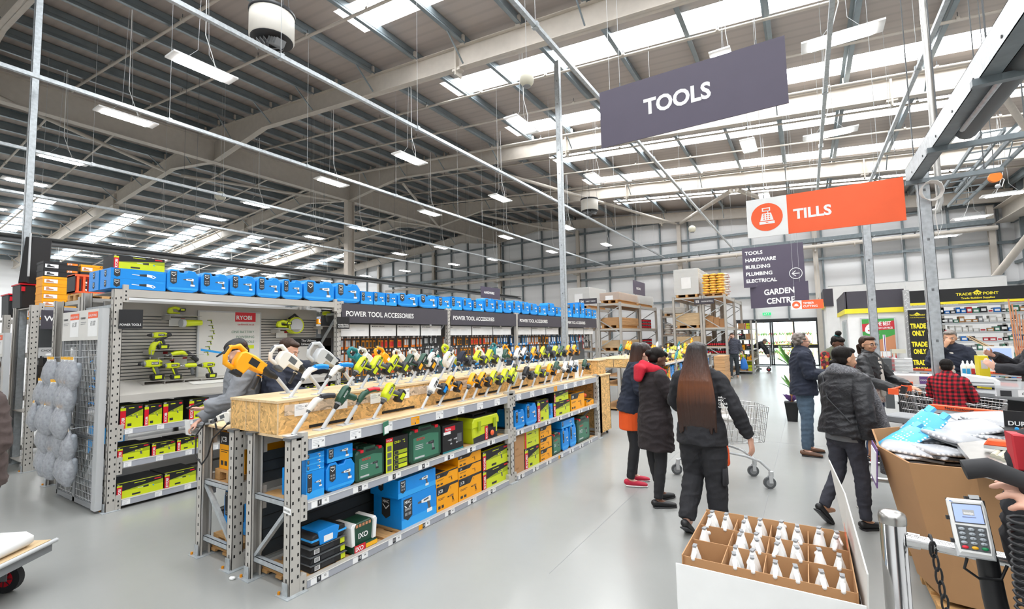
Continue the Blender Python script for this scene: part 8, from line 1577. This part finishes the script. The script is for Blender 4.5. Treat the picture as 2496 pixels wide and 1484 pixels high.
# --- man in navy jacket and jeans, profile right
def x_collar(e, U, Mh, arms, legs, torso):
    b = MB(); b.sweep([U((-.06, -.06, 1.42)), U((0, -.1, 1.40)), U((.06, -.06, 1.42)), U((.05, .03, 1.465)), U((-.05, .03, 1.465)), U((-.06, -.055, 1.42))], [.022]*6, 'cloth_shirt', (0, 0, 1), 8); b.build('collar', e); b = MB(); b.sweep([U((0, -.118, 1.36)), U((0, -.138, 1.15)), U((0, -.14, .92))], [(.035, .015), (.04, .02), (.05, .02)], 'cloth_shirt', (1, 0, 0), 10); b.build('shirt_front', e)
person('man with grey hair, navy jacket and blue jeans, hands together, near the plant', on(1970, 1108), 1.75, 1.73, 'skin_light', (.84, .02, .045), 'cloth_navy', 'jeans', 'denim', 'curly', 'hair_grey', True, 'leather_brown', L=((.24, -.02, 1.14), (.05, -.27, 1.13)), R=((-.25, -.03, 1.13), (-.06, -.28, 1.13)), Lh=dict(c=.9, d=(-.6, -.7, .1), n=(-.3, .6, -.4)), Rh=dict(c=.9, d=(.6, -.7, .1), n=(.3, .6, -.4)), glasses=True, extras=x_collar, coat='jacket', wide=1.06, bot_w=1.15, legL=((.12, -.03, .5), (.13, -.05, .08), (.3, -1)), legR=((-.1, 0, .5), (-.1, .04, .08), (-.2, -1)), headyaw=.1, headpitch=.05)
# --- woman in patterned top and quilted vest
p = atd(2036, 850, 7.6)
def x_vest(e, U, Mh, arms, legs, torso):
    b = MB(); torso(b, .045, .86); fuse(b, 'vest', e, 'cloth_olive', .01, 3); b = MB(); b.sweep([U((0, -.15, 1.38)), U((0, -.178, 1.2)), U((0, -.165, .95))], [(.06, .02), (.07, .03), (.085, .02)], 'cloth_print', (1, 0, 0), 12); b.build('shirt_front', e)
    b = MB(); b.push(Mh); b.tube([(.04*cos(a*pi/6), .05+.036*sin(a*pi/6), 1.712) for a in range(12)], .008, 'teal', 6, closed=True); b.pop(); b.build('hair_band', e)
person('person in a bright patterned top and olive vest, hair tied on top', (p.x, p.y, 0), .75, 1.68, 'skin_brown', (.9, .02, .03), 'cloth_print', 'wide', 'cloth_print', 'topbun', 'hair_black', True, 'black', L=((.25, -.08, 1.14), (.04, -.26, 1.1)), R=((-.26, -.08, 1.14), (-.03, -.28, 1.06)), headpitch=.45, glasses=True, extras=x_vest, wide=1.12, sleeve=.4, coat='open')
# --- woman in leather jacket at the trolley
def x_scarfL(e, U, Mh, arms, legs, torso):
    x_collar(e, U, Mh, arms, legs, torso); b = MB(); b.sweep([(0, 0, .82), (0, 0, .95), (0, 0, 1.05)], [(.185, .135), (.17, .125), (.15, .11)], 'x', (1, 0, 0), 20, 1); fuse(b, 'shirt_tail', e, 'check_pale', .01, 3); b = MB(); b.cb((-.13, -.42, 1.02), (.2, .05, .09), 'black', (.2, .1, .3)); b.build('purse', e)
person('person with ponytail, glasses and leather jacket pushing the orange-handled trolley', on(2138, 1128), 1.05, 1.67, 'skin_tan', (1.0, .0, .03), 'leather', 'jeans', 'denim_d', 'pony', 'hair_brown', True, 'black', L=((.23, -.13, 1.13), (.16, -.38, 1.04)), R=((-.24, -.1, 1.12), (-.16, -.34, 1.02)), Lh=dict(c=.9, n=(0, 0, -1)), Rh=dict(c=.9, n=(0, 0, -1)), glasses=True, headyaw=-.35, extras=x_scarfL, coat='jacket', bust=.02)
# --- woman in bomber jacket and scarf
def x_scarf(e, U, Mh, arms, legs, torso):
    b = MB(); b.sweep([U((-.1, .04, 1.46)), U((0, .12, 1.49)), U((.1, .05, 1.46)), U((.1, -.08, 1.42)), U((0, -.13, 1.40)), U((-.1, -.08, 1.42)), U((-.1, .03, 1.45))], [.058]*7, 'x', (0, 0, 1), 12)
    b.sweep([U((-.07, -.16, 1.42)), U((-.12, -.26, 1.15)), (-.16, -.3, .9), (-.15, -.29, .5)], [(.05, .04), (.055, .045), (.06, .04), (.06, .03)], 'x', (1, 0, 0), 12, 2); fuse(b, 'scarf', e, 'scarf', .01, 2)
    b = MB(); b.tube([U((.15, .1, 1.42)), U((.02, .175, 1.2)), U((-.18, .12, 1.0))], .007, 'dark', 6); b.build('bag_strap', e)
    b = MB(); wr = arms[-1][2]; dv = (wr-arms[-1][1]).normalized()
    for k in range(4): b.ell(wr+V((-.012, -.035+.022*k, -.19+.006*abs(k-1))), (.006, .007, .009), 'nail_red', nu=8, nv=6)
    b.build('nails', e); b = MB(); b.sweep([(0, 0, .82), (0, 0, .9)], [(.178, .13), (.17, .125)], 'cloth_grey', (1, 0, 0), 18, 3); b.build('jumper_hem', e)
person('person in black bomber jacket and long grey scarf striding past the dump bin', on(2074, 1283), 2.35, 1.6, 'skin_tan', (.86, .02, .045), 'puffer', 'jeans', 'denim_bk', 'lowbun', 'hair_black', True, 'black', L=((.26, -.12, 1.14), (.2, -.32, 1.12)), R=((-.27, .05, 1.13), (-.285, .02, .87)), Rh=dict(c=.35, d=(0, -.12, -1), n=(.9, -.3, 0)), legL=((.09, .0, .5), (.1, .2, .17), (.1, -1), .75), legR=((-.1, -.06, .49), (-.1, -.07, .08), (-.1, -1)), extras=x_scarf, coat='jacket', vox=.0055, headyaw=-.2, wide=1.08, lean=.1)
# --- trade counter man, hand to mouth
p = atd(2318, 850, 7.4)
person('man in a dark jacket behind the tills, hand raised to his mouth', (p.x, p.y, 0), -.25, 1.72, 'skin_tan', (.86, .02, .04), 'cloth_navy', 'wide', 'cloth_navy', 'crop', 'hair_grey', True, 'black', L=((.27, -.05, 1.12), (.22, -.25, .98)), R=((-.25, -.16, 1.2), (-.06, -.16, 1.46)), Rh=dict(c=1.1, d=(.35, .1, .8), n=(.2, .9, -.2)), extras=x_collar, coat='jacket', wide=1.1, headpitch=.12)
# --- boy in the trolley
p = atd(2312, 940, 5.35)
def x_boy(e, U, Mh, arms, legs, torso):
    b = MB(); b.sweep([U((-.1, .0, 1.44)), U((0, .08, 1.46)), U((.1, .0, 1.44)), U((.06, -.08, 1.42)), U((-.06, -.08, 1.42)), U((-.1, .0, 1.44))], [(.03, .045)]*6, 'x', (0, 0, 1), 10); fuse(b, 'collar', e, 'plaid', .009, 2)
o = person('boy in a red and black plaid shirt sitting in the trolley', (p.x, p.y, .12), pi-.5, 1.28, 'skin_tan', (.9, .03, .04), 'plaid', 'jeans', 'denim_d', 'crop', 'hair_black', True, 'black', L=((.25, -.1, 1.13), (.14, -.3, 1.1)), R=((-.25, -.1, 1.13), (-.14, -.3, 1.1)), legL=((.1, -.4, .86), (.12, -.45, .5), (0, -1)), legR=((-.1, -.4, .86), (-.12, -.45, .5), (0, -1)), extras=x_boy, headpitch=.3, headyaw=.3, coat='shirt')
# --- till assistant at the right edge
p = atd(2530, 880, 6.1)
def x_till(e, U, Mh, arms, legs, torso):
    b = MB(); b.push(Mh); b.ell((0, .01, 1.66), (.1, .11, .065), 'black'); b.sweep([(-.05, -.09, 1.65), (.05, -.09, 1.65)], [(.03, .012)]*2, 'black', (0, 1, 0), 8); b.pop(); b.build('cap', e); b = MB(); b.sweep([(.14, -.1, 1.05), (.17, -.12, .8)], [(.03, .07), (.04, .1)], 'cloth_orange', (1, 0, 0), 10); b.build('apron', e)
    b = MB(); b.ell(U((.225, -.06, 1.3)), (.01, .02, .02), 'orange'); b.build('badge', e)
person('till assistant in black fleece, cap and orange apron holding the white till screen', (p.x, p.y, 0), 2.0+2.65, 1.7, 'skin_light', (.86, .02, .045), 'cloth_black', 'wide', 'cloth_black', 'short', 'hair_black', True, 'black', L=((.22, -.2, 1.2), (.12, -.42, 1.22)), R=((-.24, -.18, 1.24), (-.08, -.4, 1.38)), Lh=dict(c=.6, d=(0, -.6, .8), n=(-1, 0, 0)), Rh=dict(c=.6), extras=x_till, coat='fleece', wide=1.12)
# --- man on the phone in the aisle
q = on(1790, 921)
def x_phone(e, U, Mh, arms, legs, torso):
    wr = arms[1][2]; b = MB(); b.sweep([wr+V((.01, 0, -.12)), wr+V((.02, 0, -.22)), wr+V((.03, 0, -.5))], [(.03, .02), (.09, .06), (.14, .09)], 'bag_blue', (1, 0, 0), 14); b.build('carrier_bag', e); b = MB(); b.cb(arms[-1][2]+V((.03, -.0, .1)), (.012, .05, .12), 'black', (.2, 0, .2)); b.build('phone', e)
person('man in grey T-shirt with phone at his ear and blue carrier bag', q, .15, 1.76, 'skin_light', (.92, .01, .035), 'cloth_tee', 'wide', 'trouser_d', 'crop', 'hair_brown', True, 'khaki', L=((.27, .02, 1.12), (.33, -.05, .9)), R=((-.27, -.08, 1.14), (-.1, -.1, 1.5)), Rh=dict(c=.9, d=(.2, 0, 1), n=(.8, .2, 0)), wide=1.18, extras=x_phone, legL=((.12, .03, .5), (.13, .12, .1), (0, -1), .3), legR=((-.1, -.08, .5), (-.1, -.1, .08), (0, -1)), sleeve=.5, coat='t_shirt')
# --- bending man by the doors
p = aty(1838, 885, 25.6)
person('man in a dark jacket and grey trousers bending over the goods trolley by the doors', (p.x, 25.6, 0), pi/2-.2, 1.72, 'skin_tan', (.9, .02, .04), 'cloth_black', 'wide', 'khaki', 'short', 'hair_grey', True, 'dark', lean=.95, L=((.18, -.55, .95), (.15, -.62, .72)), R=((-.18, -.55, .95), (-.15, -.62, .72)), legL=((.1, -.05, .5), (.12, -.1, .08), (0, -1)), legR=((-.1, .08, .5), (-.12, .25, .1), (0, -1), .3), coat='jacket')
# --- young man in a black cap behind the rack end
p = atx(592, 840, -5.15)
def x_cap(e, U, Mh, arms, legs, torso):
    b = MB(); b.push(Mh); b.ell((0, .012, 1.655), (.09, .105, .07), 'black', nu=20); b.sweep([(0, -.08, 1.645), (0, -.17, 1.63)], [(.075, .01), (.06, .008)], 'black', (1, 0, 0), 14); b.pop(); b.build('cap', e)
    b = MB(); b.cb(arms[1][2]+V((-.06, -.09, .02)), (.07, .14, .01), 'black', (.3, 0, .2)); b.build('phone', e); b = MB(); b.cb(arms[-1][2]+V((.0, -.1, -.06)), (.1, .006, .15), 'white', (.1, 0, .4)); b.build('price_card', e); b = MB(); b.push(Matrix.Translation(U((.06, -.15, 1.3)))); b.fq(-.012, 0, .014, .012, 'white'); b.pop(); b.build('chest_mark', e)
person('young man in black cap and grey sweatshirt behind the rack end', (p.x, p.y, 0), -.4, 1.8, 'skin_light', (.88, .02, .05), 'cloth_grey', 'wide', 'cloth_black', 'short', 'hair_brown', True, 'black', L=((.25, -.1, 1.12), (.12, -.3, 1.06)), R=((-.26, -.08, 1.1), (-.22, -.34, .9)), Lh=dict(c=.8, n=(0, .2, 1)), Rh=dict(c=.9, n=(0, 0, -1)), headpitch=.45, extras=x_cap, coat='sweatshirt', wide=1.06)
# --- dark-haired man reaching over the tools
p = atx(683, 850, -4.95)
person('dark-haired man in a navy padded jacket reaching over the hammer drills to a teal saw', (p.x, p.y, 0), 2.0, 1.8, 'skin_light', (.86, .02, .055), 'cloth_navy', 'wide', 'denim_d', 'short', 'hair_brown', True, 'black', L=((.3, -.22, 1.38), (.2, -.52, 1.42)), R=((-.26, -.18, 1.14), (-.1, -.46, 1.12)), Lh=dict(c=.7, d=(-.1, -1, -.1), n=(0, 0, -1)), Rh=dict(c=.9, n=(0, 0, -1)), headpitch=.3, lean=.1, coat='jacket', wide=1.06)
# --- person cut by the left edge
p = atx(-62, 1000, -5.0)
person('person in a brown top cut off by the left edge of the picture', (p.x, p.y, 0), .35, 1.7, 'skin_tan', (.8, .03, .03), 'brown_top', 'wide', 'cloth_black', 'short', 'hair_brown', True, 'black', L=((.25, .0, 1.1), (.2, -.15, .9)), R=((-.26, 0, 1.12), (-.24, -.1, .9)), sleeve=.62, coat='top')
# --- customer with the orange card at the right edge (only arm and hand reach the picture)
p = atd(2475, 1185, 1.12)
def x_card(e, U, Mh, arms, legs, torso):
    b = MB(); c = arms[1][2]; b.cb(c+V((.03, -.12, .05)), (.002, .088, .055), 'orange', (.2, .0, .2)); b.build('card', e)
bx = atd(2752, 1185, 1.14); d_ = V((p.x-bx.x, p.y-bx.y, 0)); ang = atan2(d_.y, d_.x)
person('customer at the lower right edge holding out an orange card', (bx.x, bx.y, 0), ang+pi/2, 1.72, 'skin_light', (.84, .02, .03), 'cloth_black', 'wide', 'cloth_black', 'short', 'hair_brown', True, 'black', L=((.24, -.1, 1.1), (.1, -.28, 1.26)), R=((-.26, .05, 1.1), (-.26, .1, .88)), Lh=dict(c=.7, d=(-.1, -.5, .8), n=(-.6, -.5, -.2), k=1.05), extras=x_card, coat='jacket', vox=.005)
p = atd(2512, 1105, 1.3); b = MB(); b.prism([(-.03, -.05), (.06, -.05), (.06, .045), (-.035, .05)], 0, .06, 'pred', .004); tag(b.build('gift_box', loc=p), 'red packet at the right edge above the hand with the orange card', 'packet')
